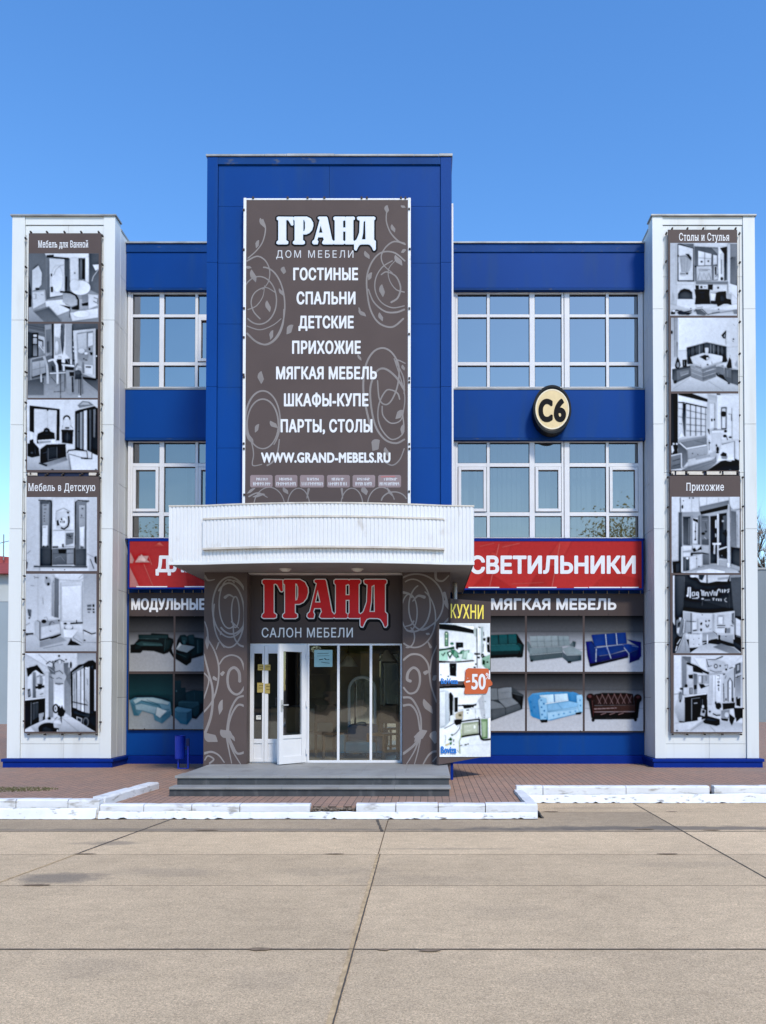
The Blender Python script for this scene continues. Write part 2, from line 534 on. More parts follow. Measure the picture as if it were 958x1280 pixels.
# ------------------------------------------------------------------ materials
M_white = mat('white_cladding', (0.67, 0.705, 0.71, 1), 0.5, 0.25, var=0.06, vscale=(0.8, 0.8, 0.25), dirt=(0.42, 0.41, 0.38, 1), dirt_scale=(3.5, 3.5, 0.4), dirt_lo=0.54, dirt_hi=0.85, dirt_amt=0.5)
M_joint = mat('joint_shadow_gap', (0.16, 0.16, 0.16, 1), 0.9)
M_coping = mat('galvanised_coping', (0.33, 0.34, 0.34, 1), 0.5, 0.5, metal=0.3, var=0.3, vscale=(3, 3, 3))
M_blue = mat('blue_cladding', (0.0005, 0.046, 0.235, 1), 0.5, 0.12, var=0.13, vscale=(0.5, 0.5, 0.3), dirt=(0.012, 0.055, 0.17, 1), dirt_scale=(4, 4, 0.5), dirt_lo=0.52, dirt_hi=0.8, dirt_amt=0.6)
M_bluedull = mat('blue_cladding_weathered', (0.003, 0.045, 0.19, 1), 0.55, 0.12, var=0.15, vscale=(2, 2, 2), dirt=(0.10, 0.11, 0.12, 1), dirt_scale=(5, 5, 9), dirt_lo=0.62, dirt_hi=0.72, dirt_amt=0.6)
M_bluebase = mat('blue_plinth_paint', (0.0006, 0.021, 0.21, 1), 0.5, 0.12, var=0.12, vscale=(2, 2, 2))
M_frame = mat('white_window_plastic', (0.68, 0.69, 0.71, 1), 0.35, 0.45, var=0.04, vscale=(4, 4, 4))
M_glass = glass_mat('window_glass', 0.62, (0.30, 0.36, 0.40), (0.66, 0.61, 0.54), 0.05)
M_glasslow = glass_mat('window_glass_blinds', 0.46, (0.42, 0.48, 0.50), (0.60, 0.54, 0.47), 0.03)
M_shopglass = glass_mat('shop_glass', 0.17, (0.82, 0.86, 0.80), (0.85, 0.82, 0.74), 0.35)
M_doorglass = glass_mat('door_glass', 0.18, (0.5, 0.52, 0.5), (0.85, 0.92, 0.95))
M_brown = mat('brown_vinyl', (0.092, 0.070, 0.066, 1), 0.6, 0.15, var=0.10, vscale=(1.2, 1.2, 1.2), bump=0.05, bscale=3)
M_browndark = mat('dark_brown_vinyl', (0.066, 0.050, 0.048, 1), 0.6, 0.15, var=0.10, vscale=(1.2, 1.2, 1.2))
M_swirl = mat('grey_scroll_print', (0.235, 0.218, 0.215, 1), 0.6, 0.15, var=0.15, vscale=(2, 2, 2))
M_swirlfaint = mat('faint_scroll_print', (0.20, 0.18, 0.18, 1), 0.5, 0.3, var=0.1, vscale=(2, 2, 2))
M_letter = mat('white_lettering', (0.70, 0.72, 0.75, 1), 0.45, 0.3, var=0.03, vscale=(3, 3, 3))
M_letterblue = mat('bluish_white_lettering', (0.60, 0.70, 0.82, 1), 0.45, 0.3, var=0.06, vscale=(2, 2, 2))
M_letterdim = mat('grey_white_lettering', (0.58, 0.60, 0.63, 1), 0.5, 0.3, var=0.06, vscale=(3, 3, 3))
M_black = mat('black_print', (0.004, 0.004, 0.005, 1), 0.6, 0.12)
M_print = mat('printed_vinyl', (1, 1, 1, 1), 0.65, 0.05, attr='print', var=0.07, vscale=(16, 16, 16))
M_red = mat('red_vinyl', (0.30, 0.018, 0.022, 1), 0.55, 0.2, var=0.16, vscale=(1.0, 1, 1.4), bump=0.12, bscale=2.2)
M_redletter = mat('red_letter_film', (0.58, 0.010, 0.016, 1), 0.45, 0.25, var=0.12, vscale=(1, 1, 3))
M_steel = mat('weathered_steel', (0.30, 0.27, 0.24, 1), 0.5, 0.5, metal=0.5, var=0.4, vscale=(9, 9, 9))
M_bolt = mat('rusty_fixing', (0.05, 0.04, 0.036, 1), 0.7, 0.3, var=0.5, vscale=(30, 30, 30))
M_tube = mat('white_steel_tube', (0.72, 0.74, 0.76, 1), 0.45, 0.4, dirt=(0.16, 0.09, 0.05, 1), dirt_scale=(9, 9, 5), dirt_lo=0.62, dirt_hi=0.72, dirt_amt=0.6)
M_ribbed = mat('white_profiled_sheet', (0.68, 0.70, 0.72, 1), 0.4, 0.4, var=0.04, vscale=(2, 2, 2), dirt=(0.42, 0.38, 0.32, 1), dirt_scale=(7, 7, 3), dirt_lo=0.62, dirt_hi=0.78, dirt_amt=0.5)
M_ledge = mat('cream_flashing', (0.60, 0.56, 0.50, 1), 0.5, 0.35, var=0.2, vscale=(5, 5, 5))
M_soffit = mat('soffit_boards', (0.34, 0.32, 0.30, 1), 0.6, 0.3, var=0.12, vscale=(3, 3, 3))
M_granite = mat('dark_granite', (0.055, 0.060, 0.066, 1), 0.55, 0.4, var=0.25, vscale=(6, 6, 1.5), dirt=(0.19, 0.19, 0.19, 1), dirt_scale=(7, 7, 2), dirt_lo=0.55, dirt_hi=0.8, dirt_amt=0.7)
M_tread = mat('grey_stone_tread', (0.27, 0.275, 0.27, 1), 0.55, 0.3, var=0.14, vscale=(1.6, 1.6, 1.6), bump=0.06, bscale=60, dirt=(0.14, 0.135, 0.13, 1), dirt_scale=(2.5, 2.5, 2.5), dirt_lo=0.55, dirt_hi=0.75, dirt_amt=0.5)
M_bin = mat('blue_bin_paint', (0.006, 0.035, 0.42, 1), 0.4, 0.4, var=0.1, vscale=(4, 4, 4))
M_kerb = mat('worn_white_kerb_paint', (0.66, 0.68, 0.70, 1), 0.75, 0.25, var=0.10, vscale=(3, 3, 3), bump=0.25, bscale=25, dirt=(0.27, 0.25, 0.22, 1), dirt_scale=(5, 5, 16), dirt_lo=0.56, dirt_hi=0.70, dirt_amt=0.75)
M_kerbfresh = mat('white_kerb_paint', (0.70, 0.72, 0.74, 1), 0.7, 0.25, var=0.07, vscale=(4, 4, 4), bump=0.35, bscale=18, dirt=(0.10, 0.085, 0.07, 1), dirt_scale=(7, 7, 18), dirt_lo=0.60, dirt_hi=0.70, dirt_amt=0.7)
M_dirt = mat('dark_dirt', (0.075, 0.062, 0.05, 1), 0.95, 0.1, var=0.4, vscale=(12, 12, 12))
M_sand = mat('sandy_joint_filler', (0.52, 0.38, 0.22, 1), 0.95, 0.1, var=0.3, vscale=(14, 14, 14), bump=0.5, bscale=60)
M_tar = mat('tar_joint', (0.10, 0.085, 0.068, 1), 0.8, 0.2, var=0.3, vscale=(10, 10, 10))
M_lamp = mat('lamp_diffuser', (0.62, 0.58, 0.50, 1), 0.4, 0.4)

# concrete apron: tone per slab, mottling, aggregate grain, stains
def concrete():
    m = bpy.data.materials.new('concrete_slabs'); m.use_nodes = True
    nt = m.node_tree; N = nt.nodes; L = nt.links; b = N['Principled BSDF']
    b.inputs['Roughness'].default_value = 0.85; b.inputs['Specular IOR Level'].default_value = 0.2
    tc = N.new('ShaderNodeTexCoord')
    at = N.new('ShaderNodeVertexColor'); at.layer_name = 'print'
    def noise(sc, det, scale3=(1, 1, 1), rough=0.6, dist=0.0):
        mp = N.new('ShaderNodeMapping'); mp.inputs['Scale'].default_value = scale3; L.new(tc.outputs['Object'], mp.inputs[0])
        n = N.new('ShaderNodeTexNoise'); n.inputs['Scale'].default_value = sc; n.inputs['Detail'].default_value = det
        n.inputs['Roughness'].default_value = rough; n.inputs['Distortion'].default_value = dist
        L.new(mp.outputs[0], n.inputs['Vector']); return n.outputs[0]
    def rng(x, a, c, lo, hi):
        mr = N.new('ShaderNodeMapRange'); mr.inputs[1].default_value = a; mr.inputs[2].default_value = c
        mr.inputs[3].default_value = lo; mr.inputs[4].default_value = hi; L.new(x, mr.inputs[0]); return mr.outputs[0]
    def mul(c, f):
        x = N.new('ShaderNodeMix'); x.data_type = 'RGBA'; x.blend_type = 'MULTIPLY'; x.inputs[0].default_value = 1
        L.new(c, x.inputs[6]); L.new(f, x.inputs[7]); return x.outputs[2]
    def mixc(c, f, col):
        x = N.new('ShaderNodeMix'); x.data_type = 'RGBA'; L.new(f, x.inputs[0]); L.new(c, x.inputs[6]); x.inputs[7].default_value = col; return x.outputs[2]
    cur = at.outputs[0]
    cur = mul(cur, rng(noise(0.55, 6), 0.3, 0.7, 0.86, 1.10))
    cur = mul(cur, rng(noise(5, 6, (1, 1.6, 1)), 0.3, 0.7, 0.90, 1.08))
    cur = mul(cur, rng(noise(85, 3, (1, 1, 1), 0.7, 1.2), 0.35, 0.65, 0.58, 1.28))
    cur = mul(cur, rng(noise(34, 4, (1, 1.3, 1), 0.65, 2.0), 0.32, 0.68, 0.82, 1.14))
    cur = mixc(cur, rng(noise(230, 1), 0.66, 0.74, 0, 0.6), (0.70, 0.63, 0.52, 1))
    cur = mixc(cur, rng(noise(170, 1, (1, 1, 1.1)), 0.63, 0.72, 0, 0.65), (0.14, 0.11, 0.08, 1))
    # oil and damp stains with their own outlines
    sx = N.new('ShaderNodeSeparateXYZ'); L.new(tc.outputs['Object'], sx.inputs[0])
    def mth(op, a, bb):
        x = N.new('ShaderNodeMath'); x.operation = op
        for i, q in enumerate((a, bb)):
            if isinstance(q, (int, float)): x.inputs[i].default_value = q
            else: L.new(q, x.inputs[i])
        return x.outputs[0]
    edge = noise(3.2, 5)
    for (px, py, rx, ry, amt) in ((72, 1098, 0.42, 0.22, 0.62), (140, 1054, 0.42, 0.12, 0.5), (205, 1090, 0.6, 0.2, 0.22), (420, 1090, 0.7, 0.2, 0.16), (850, 1080, 0.8, 0.16, 0.14), (640, 1140, 0.5, 0.25, 0.10), (330, 1225, 0.25, 0.2, 0.12), (700, 1225, 0.3, 0.22, 0.10), (240, 1037, 3.2, 0.10, 0.45), (815, 1035, 2.4, 0.16, 0.75), (640, 1037, 1.3, 0.10, 0.55), (560, 1061, 0.8, 0.07, 0.3), (110, 1210, 0.30, 0.22, 0.14), (525, 1100, 0.9, 0.2, 0.14), (740, 1010, 1.0, 0.10, 0.2)):
        x, y = G(px, py)
        dx = mth('DIVIDE', mth('SUBTRACT', sx.outputs[0], x), rx); dy = mth('DIVIDE', mth('SUBTRACT', sx.outputs[1], y), ry)
        d = mth('SQRT', mth('ADD', mth('MULTIPLY', dx, dx), mth('MULTIPLY', dy, dy)), 0)
        d = mth('ADD', d, mth('MULTIPLY', mth('SUBTRACT', edge, 0.5), 1.8))
        cur = mixc(cur, rng(d, 0.55, 1.15, amt, 0), (0.115, 0.105, 0.095, 1))
    L.new(cur, b.inputs['Base Color'])
    h = mth('ADD', mth('MULTIPLY', noise(70, 4, (1, 1, 1), 0.7, 1.2), 1.0), mth('MULTIPLY', noise(9, 3), 0.7))
    bp = N.new('ShaderNodeBump'); bp.inputs['Strength'].default_value = 0.5; bp.inputs['Distance'].default_value = 0.012
    L.new(h, bp.inputs['Height']); L.new(bp.outputs[0], b.inputs['Normal'])
    return m
M_conc = concrete()

def paving():
    m = bpy.data.materials.new('brick_paving'); m.use_nodes = True
    nt = m.node_tree; N = nt.nodes; L = nt.links; b = N['Principled BSDF']
    b.inputs['Roughness'].default_value = 0.85; b.inputs['Specular IOR Level'].default_value = 0.2
    tc = N.new('ShaderNodeTexCoord')
    mp = N.new('ShaderNodeMapping'); mp.inputs['Rotation'].default_value = (0, 0, R(90))
    L.new(tc.outputs['Object'], mp.inputs[0])
    br = N.new('ShaderNodeTexBrick'); br.offset = 0.5
    br.inputs['Scale'].default_value = 1.0; br.inputs['Brick Width'].default_value = 0.20; br.inputs['Row Height'].default_value = 0.105
    br.inputs['Mortar Size'].default_value = 0.006; br.inputs['Mortar Smooth'].default_value = 0.3; br.inputs['Bias'].default_value = 0.0
    br.inputs['Color1'].default_value = (0.36, 0.225, 0.165, 1); br.inputs['Color2'].default_value = (0.29, 0.195, 0.15, 1)
    br.inputs['Mortar'].default_value = (0.10, 0.075, 0.06, 1)
    L.new(mp.outputs[0], br.inputs['Vector'])
    n = N.new('ShaderNodeTexNoise'); n.inputs['Scale'].default_value = 0.8; n.inputs['Detail'].default_value = 7
    L.new(tc.outputs['Object'], n.inputs['Vector'])
    mr = N.new('ShaderNodeMapRange'); mr.inputs[1].default_value = 0.52; mr.inputs[2].default_value = 0.75; mr.inputs[3].default_value = 0; mr.inputs[4].default_value = 0.55
    L.new(n.outputs[0], mr.inputs[0])
    mx = N.new('ShaderNodeMix'); mx.data_type = 'RGBA'; L.new(mr.outputs[0], mx.inputs[0]); L.new(br.outputs[0], mx.inputs[6]); mx.inputs[7].default_value = (0.24, 0.20, 0.165, 1)
    n2 = N.new('ShaderNodeTexNoise'); n2.inputs['Scale'].default_value = 60; n2.inputs['Detail'].default_value = 3
    L.new(tc.outputs['Object'], n2.inputs['Vector'])
    mr2 = N.new('ShaderNodeMapRange'); mr2.inputs[1].default_value = 0.3; mr2.inputs[2].default_value = 0.7; mr2.inputs[3].default_value = 0.82; mr2.inputs[4].default_value = 1.15
    L.new(n2.outputs[0], mr2.inputs[0])
    m2 = N.new('ShaderNodeMix'); m2.data_type = 'RGBA'; m2.blend_type = 'MULTIPLY'; m2.inputs[0].default_value = 1
    L.new(mx.outputs[2], m2.inputs[6]); L.new(mr2.outputs[0], m2.inputs[7])
    L.new(m2.outputs[2], b.inputs['Base Color'])
    bp = N.new('ShaderNodeBump'); bp.inputs['Strength'].default_value = 0.5; bp.inputs['Distance'].default_value = 0.008; bp.invert = True
    L.new(br.outputs['Fac'], bp.inputs['Height']); L.new(bp.outputs[0], b.inputs['Normal'])
    return m
M_pave = paving()

def structure(name, mb, m, **k): return tag(mb.build(name, m, **k), kind='structure')

# ------------------------------------------------------------------ ground, slabs, paving
mb = MB(); mb.face([(-600, -600, -0.03), (600, -600, -0.03), (600, 900, -0.03), (-600, 900, -0.03)])
structure('ground', mb, mat('bare_earth', (0.17, 0.125, 0.09, 1), 0.95, 0.1, var=0.25, vscale=(0.3, 0.3, 0.3)))

Y_KERB = G(480, 1023)[1]; Y_RKERB = G(800, 1003)[1]
rows = [-14.0, -8.0, -4.2, -1.2, 1.2, 3.1] + [G(480, y)[1] for y in (1187, 1107, 1068, 1039.5)] + [G(800, 1015)[1], 13.2]
def jx(k, y):                       # the joints that run away from the camera
    (xa, ya), (xb, yb) = ((G(215, 1024), G(0, 1103)), (G(481, 1040), G(412, 1280)), (G(790, 1003), G(958, 1098)))[k]
    return xa + (xb - xa) * (y - ya) / (yb - ya)
mb = MB(); rnd = random.Random(3)
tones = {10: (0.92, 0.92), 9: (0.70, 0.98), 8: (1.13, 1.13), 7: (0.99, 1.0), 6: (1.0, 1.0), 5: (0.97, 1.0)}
for r in range(len(rows) - 1):
    y0, y1 = rows[r] + 0.005, rows[r + 1] - 0.005
    edges = [lambda y, k=k: jx(0, y) - 3.4 * k for k in (8, 7, 6, 5, 4, 3, 2, 1)] + [lambda y, k=k: jx(k, y) for k in (0, 1, 2)] + [lambda y, k=k: jx(2, y) + 3.4 * k for k in (1, 2, 3, 4, 5, 6, 7, 8)]
    for c in range(len(edges) - 1):
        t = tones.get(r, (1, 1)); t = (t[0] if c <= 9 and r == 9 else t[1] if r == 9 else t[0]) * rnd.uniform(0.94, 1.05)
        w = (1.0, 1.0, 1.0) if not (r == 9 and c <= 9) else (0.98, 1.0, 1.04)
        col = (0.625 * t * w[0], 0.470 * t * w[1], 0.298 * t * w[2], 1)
        a, b_ = edges[c], edges[c + 1]; g = 0.005
        n = 1
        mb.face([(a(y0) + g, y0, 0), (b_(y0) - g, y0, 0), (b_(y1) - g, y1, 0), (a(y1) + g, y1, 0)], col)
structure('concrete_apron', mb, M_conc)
# packed filler lying in the joints
def wobble_strip(mb, pts, w, z, seed, lo=0.5):
    r = random.Random(seed); prev = None
    for k in range(len(pts) - 1):
        (xa, ya), (xb, yb) = pts[k], pts[k + 1]; n = max(2, int(math.hypot(xb - xa, yb - ya) / 0.05))
        tx, ty = xb - xa, yb - ya; l = math.hypot(tx, ty); nx, ny = -ty / l, tx / l
        for i in range(n + 1):
            t = i / n; wa, wb = w * r.uniform(lo, 1), w * r.uniform(lo, 1); x, y = xa + tx * t, ya + ty * t
            cur = ((x + nx * wa, y + ny * wa, z), (x - nx * wb, y - ny * wb, z))
            if prev: mb.face([prev[0], cur[0], cur[1], prev[1]])
            prev = cur
    return mb
mb = MB()
wobble_strip(mb, [(jx(1, 2.0), 2.0), (jx(1, rows[8]), rows[8])], 0.019, 0.004, 1)
wobble_strip(mb, [(jx(0, rows[6]), rows[6]), (jx(0, rows[8]), rows[8])], 0.017, 0.004, 2)
structure('sandy_joint_filler', mb, M_sand)
mb = MB()
wobble_strip(mb, [(jx(1, 2.0) + 0.02, 2.0), (jx(1, rows[8]) + 0.02, rows[8])], 0.007, 0.006, 11)
wobble_strip(mb, [(jx(2, rows[3]), rows[3]), (jx(2, Y_RKERB), Y_RKERB)], 0.010, 0.004, 3)
wobble_strip(mb, [(jx(0, rows[8]), rows[8]), (jx(0, Y_KERB), Y_KERB)], 0.016, 0.004, 4)
wobble_strip(mb, [(G(478, 1040)), (G(471, 1023.5))], 0.022, 0.004, 5)
wobble_strip(mb, [(-14, rows[6]), (14, rows[6])], 0.009, 0.005, 6)
wobble_strip(mb, [(-14, rows[9]), (14, rows[9])], 0.012, 0.005, 7)
structure('tarred_joint', mb, M_tar)
# chipped slab edges
mb = MB(); r = random.Random(5)
for (px, py, a, b_) in ((105, 1068, 0.13, 0.025), (325, 1187.5, 0.085, 0.03), (537, 1189, 0.08, 0.025), (835, 1068, 0.13, 0.03), (480, 1188, 0.04, 0.02), (418, 1068, 0.12, 0.02), (688, 1015, 0.13, 0.03), (840, 1015, 0.1, 0.02), (806, 1037, 0.14, 0.03), (890, 1038, 0.12, 0.03), (258, 1038, 0.16, 0.03), (46, 1107, 0.15, 0.03)):
    x, y = G(px, py)
    mb.face([(x + a * math.cos(k * 0.449) * r.uniform(0.75, 1.1), y + b_ * math.sin(k * 0.449) * r.uniform(0.7, 1.2), 0.0075) for k in range(14)])
structure('chipped_joint_edge', mb, mat('chipped_concrete', (0.25, 0.185, 0.125, 1), 0.95, 0.1, var=0.3, vscale=(20, 20, 20), bump=0.6, bscale=60))

X_RET = G(672, 1023)[0]             # where the kerb steps back on the right
mb = MB()
yk, yr = Y_KERB + 0.10, Y_RKERB + 0.10
def slab(mb, x0, x1, y0, y1, z): mb.face([(x0, y0, z), (x1, y0, z), (x1, y1, z), (x0, y1, z)])
slab(mb, -60, X_RET - 0.05, yk, 45, Z_WALK); slab(mb, X_RET - 0.05, 60, yr, 45, Z_WALK)
mb.face([(-60, yk, -0.03), (X_RET - 0.05, yk, -0.03), (X_RET - 0.05, yk, Z_WALK), (-60, yk, Z_WALK)])
structure('pavement', mb, M_pave)

# ------------------------------------------------------------------ kerbs
def kerb(p, q, ztop, joints, seed, depth=0.15, gaps=(), foot=True, footfrom=0.0):
    """Painted kerbstones from p to q; the road lies on the right-hand side of p->q. joints: distances along."""
    p, q = Vector(p), Vector(q); d = (q - p); Lg = d.length; d /= Lg; n = Vector((d.y, -d.x))
    rr = random.Random(seed)
    def W(s_, o, z): v = p + d * s_ + n * o; return (v.x, v.y, z)
    cuts = [0.0] + sorted(j for j in joints if 0.03 < j < Lg - 0.03) + [Lg]
    st = MB()
    for a, b in zip(cuts[:-1], cuts[1:]):
        if any(g0 < (a + b) / 2 < g1 for g0, g1 in gaps): continue
        a += 0.006; b -= 0.006; dz = rr.uniform(-0.008, 0.006); do = rr.uniform(-0.008, 0.008); c = 0.022
        zt = ztop + dz
        prof = [(do, -0.05), (do, zt - c), (do - c, zt), (-depth, zt), (-depth, -0.05)]
        n_ = max(1, int((b - a) / 0.12)); base = len(st.v)
        for k in range(n_ + 1):
            s_ = a + (b - a) * k / n_
            for o, z in prof:
                jit = rr.uniform(-0.004, 0.004) if 0 < k < n_ else 0
                st.v.append(W(s_, o + jit, z + (jit if z > 0.05 else 0))); st.c.append((1, 1, 1, 1))
        for k in range(n_):
            for j in range(4):
                i0 = base + k * 5 + j; st.f.append((i0, i0 + 5, i0 + 6, i0 + 1))
        st.f.append(tuple(base + j for j in range(5))); st.f.append(tuple(base + n_ * 5 + j for j in reversed(range(5))))
    structure('kerb', st, M_kerb)
    if foot:
        ft = MB(); s_ = footfrom; prev = None; zt, ob = 0.10, 0.05
        while s_ < Lg + 0.001:
            zt += rr.uniform(-0.004, 0.004); zt = min(max(zt, ztop * 0.42), ztop * 0.60)
            ob += rr.uniform(-0.006, 0.006); ob = min(max(ob, 0.03), 0.075)
            zb = 0.004 + max(0, rr.uniform(-0.09, 0.022))
            cur = [W(s_, 0.014, zt), W(s_, 0.022 + ob * 0.25, zt - 0.02), W(s_, 0.02 + ob * 0.8, zb + 0.02), W(s_, 0.02 + ob, zb), W(s_, 0.0, -0.01)]
            if prev:
                for k in range(3): ft.face([prev[k], cur[k], cur[k + 1], prev[k + 1]])
            prev = cur; s_ += 0.045
        structure('kerb_foot', ft, M_kerbfresh, smooth=True)
        dk = MB(); wobble_strip(dk, [(W(footfrom, 0.07, 0)[0], W(footfrom, 0.07, 0)[1]), (W(Lg, 0.07, 0)[0], W(Lg, 0.07, 0)[1])], 0.045, 0.003, seed + 50, 0.25)
        structure('kerb_dirt', dk, M_dirt)
def KX(px, y): return XP(px, y, 1005)
XL = KX(125, Y_KERB)
ks = lambda pxs, x0, y: [KX(p, y) - x0 for p in pxs]
# front run, in front of the steps
kerb((XL, Y_KERB), (X_RET, Y_KERB), 0.195, ks((180, 240, 300, 388, 445, 495, 548, 607), XL, Y_KERB), 21, gaps=((KX(387, Y_KERB) - XL, KX(446, Y_KERB) - XL),))
# left run, higher
kerb((-30, Y_KERB), (XL - 0.004, Y_KERB), 0.255, [KX(p, Y_KERB) + 30 for p in (-260, -150, -50, 20, 85)] , 22, footfrom=0)
# return beside the path to the steps
kerb((XL + 0.0, Y_KERB + 0.16), (XL + 0.14, Y_KERB + 2.0), 0.265, [1.0], 23, depth=0.17, foot=False)
# step back on the right, and the right run
kerb((X_RET, Y_KERB + 0.004), (X_RET, Y_RKERB + 0.02), 0.20, [0.8], 24, foot=True)
kerb((X_RET - 0.12, Y_RKERB), (30, Y_RKERB), 0.255, [KX(p, Y_RKERB) - X_RET + 0.12 for p in (679, 783, 888, 893, 1000, 1110, 1250)], 25, gaps=((KX(887.5, Y_RKERB) - X_RET + 0.12, KX(893.5, Y_RKERB) - X_RET + 0.12),))
# the gap with loose gravel
mb = MB(); rr = random.Random(9)
xa, xb = KX(388, Y_KERB), KX(445, Y_KERB)
mb.box(xa + 0.01, xb - 0.01, Y_KERB + 0.03, Y_KERB + 0.15, -0.05, 0.115)
structure('kerb_gap_fill', mb, M_dirt)
mb = MB()
for k in range(170):
    x, y, s_ = rr.uniform(xa + 0.02, xb - 0.02), Y_KERB + rr.uniform(0.0, 0.14), rr.uniform(0.010, 0.024)
    z = 0.118 + rr.uniform(-0.02, 0.012)
    mb.lathe(x, y, [(0.001, z - s_ * 0.6), (s_, z), (s_ * 0.7, z + s_ * 0.6), (0.001, z + s_ * 0.8)], 5)
tag(mb.build('gravel', mat('pebbles', (0.20, 0.16, 0.125, 1), 0.9, 0.2, var=0.6, vscale=(40, 40, 40))), kind='stuff')
# scrubby growth on the paving at the far left
mb = MB()
for k in range(900):
    a = rr.random() * 6.283; q = rr.random() ** 0.6
    x, y = G(14, 987, Z_WALK); x += math.cos(a) * q * 0.75; y += math.sin(a) * q * 0.30; h = rr.uniform(0.008, 0.03)
    dx, dy = rr.uniform(-0.02, 0.02), rr.uniform(-0.02, 0.02); w = rr.uniform(0.004, 0.010)
    mb.face([(x - w, y, Z_WALK), (x + w, y, Z_WALK), (x + dx, y + dy, Z_WALK + h)])
tag(mb.build('weeds', mat('dry_weeds', (0.13, 0.125, 0.06, 1), 0.9, 0.1, var=0.4, vscale=(20, 20, 20))), kind='stuff')
# ------------------------------------------------------------------ the furniture store
store = thing('furniture_store', (0.0, 17.2, Z_WALK), 'flat-roofed three-storey furniture store in blue and white cladding with a tall blue centre tower', 'store')

XTL0, XTL1 = XP(12, D_TOW), XP(141.5, D_TOW)        # left pylon
XTR0, XTR1 = XP(817.5, D_TOW), XP(946.5, D_TOW)     # right pylon
ZT = ZP(268.5, D_TOW)
XB0, XB1 = XP(257.5, D_ENT), XP(565, D_ENT)          # centre tower
ZB = ZP(194.5, D_ENT)
Z3, Z2B, Z2A, Z1B = ZP(303.5, D_BAND), ZP(362, D_BAND), ZP(486.5, D_BAND), ZP(549, D_BAND)

# shell behind the facade
mb = MB()
BACK = 31.0
mb.box(XTL0 + 0.3, XTL0 + 0.55, 18.6, BACK, 0, Z3 - 0.05)
mb.box(XTR1 - 0.55, XTR1 - 0.3, 18.6, BACK, 0, Z3 - 0.05)
mb.box(XTL0 + 0.55, XTR1 - 0.55, BACK - 0.25, BACK, 0, Z3 - 0.05)
mb.build('shell_wall', M_white, store)
mb = MB()
mb.box(XTL0 + 0.56, XTR1 - 0.56, D_BAND + 0.35, BACK - 0.26, Z3 - 0.35, Z3 - 0.06)
mb.build('roof', mat('roof_felt', (0.08, 0.08, 0.085, 1), 0.9, 0.2), store)
M_room = mat('room_plaster', (0.34, 0.35, 0.36, 1), 0.9, 0.1)
mb = MB()
zf2, zf3 = ZP(690, D_WIN), ZP(500, D_WIN)
for z in (zf2, zf3): mb.box(XTL0 + 0.57, XTR1 - 0.57, D_BAND + 0.42, 24.0, z - 0.2, z)
mb.build('storey_floor', M_room, store)
mb = MB(); mb.box(XTL0 + 0.57, XTR1 - 0.57, 24.02, 24.15, Z_WALK, Z3 - 0.36); mb.build('partition', M_room, store)

# parapet and spandrel bands, ground wall
def band(name, x0, x1, py0, py1, D, D2, m, parent=store, bevel=0.008):
    z0, z1 = ZP(py1, D), ZP(py0, D)
    b = MB(); b.box(x0, x1, D, D2, z0, z1); return b.build(name, m, parent, bevel=bevel)
XWL, XWR = XTL1 - 0.0, XTR0 + 0.0
for (x0, x1) in ((XTL1 + 0.005, XB0 + 0.3), (XB1 - 0.3, XTR0 - 0.005)):
    band('parapet', x0, x1, 315.5, 360, D_BAND, D_BAND + 0.4, M_blue)
    band('parapet_trim', x0 + 0.002, x1 - 0.002, 304, 315, D_BAND - 0.02, D_BAND + 0.41, M_bluedull)
    band('coping', x0 + 0.004, x1 - 0.004, 301.6, 303.6, D_BAND - 0.05, D_BAND + 0.45, M_coping, bevel=0.004)
    band('spandrel', x0, x1, 487, 547.5, D_BAND, D_BAND + 0.4, M_blue)
    band('sill_trim', x0 + 0.003, x1 - 0.003, 485.4, 486.8, D_BAND - 0.012, D_BAND + 0.24, M_coping, bevel=0.003)
    band('drip_trim', x0 + 0.003, x1 - 0.003, 547.7, 550, D_BAND - 0.012, D_BAND + 0.2, M_bluedull, bevel=0.003)
    band('drip_trim', x0 + 0.003, x1 - 0.003, 360.2, 362.4, D_BAND - 0.012, D_BAND + 0.2, M_bluedull, bevel=0.003)
    band('ground_wall', x0, x1, 674.5, 944, D_WALL, D_WALL + 0.4, M_blue)
    band('sill_trim', x0 + 0.003, x1 - 0.003, 673, 674.3, D_BAND + 0.05, D_WALL + 0.2, M_bluebase, bevel=0.003)
    b = MB(); b.box(x0, x1, D_WALL - 0.05, D_WALL + 0.3, 0.05, ZP(944.3, D_WALL)); b.build('plinth', M_bluebase, store, bevel=0.006)
# narrow faced reveals at the ends of the window strips
for (px0, px1) in ((160.3, 163.8), (800.5, 803.6), (566.5, 569.5)):
    for (py0, py1) in ((363, 485), (550.5, 672.8)):
        x0, x1 = XP(px0, D_BAND + 0.08, py0), XP(px1, D_BAND + 0.08, py0)
        b = MB(); b.box(x0, x1, D_BAND + 0.08, D_BAND + 0.45, ZP(py1, D_BAND + 0.08), ZP(py0, D_BAND + 0.08)); b.build('window_reveal', M_frame, store)

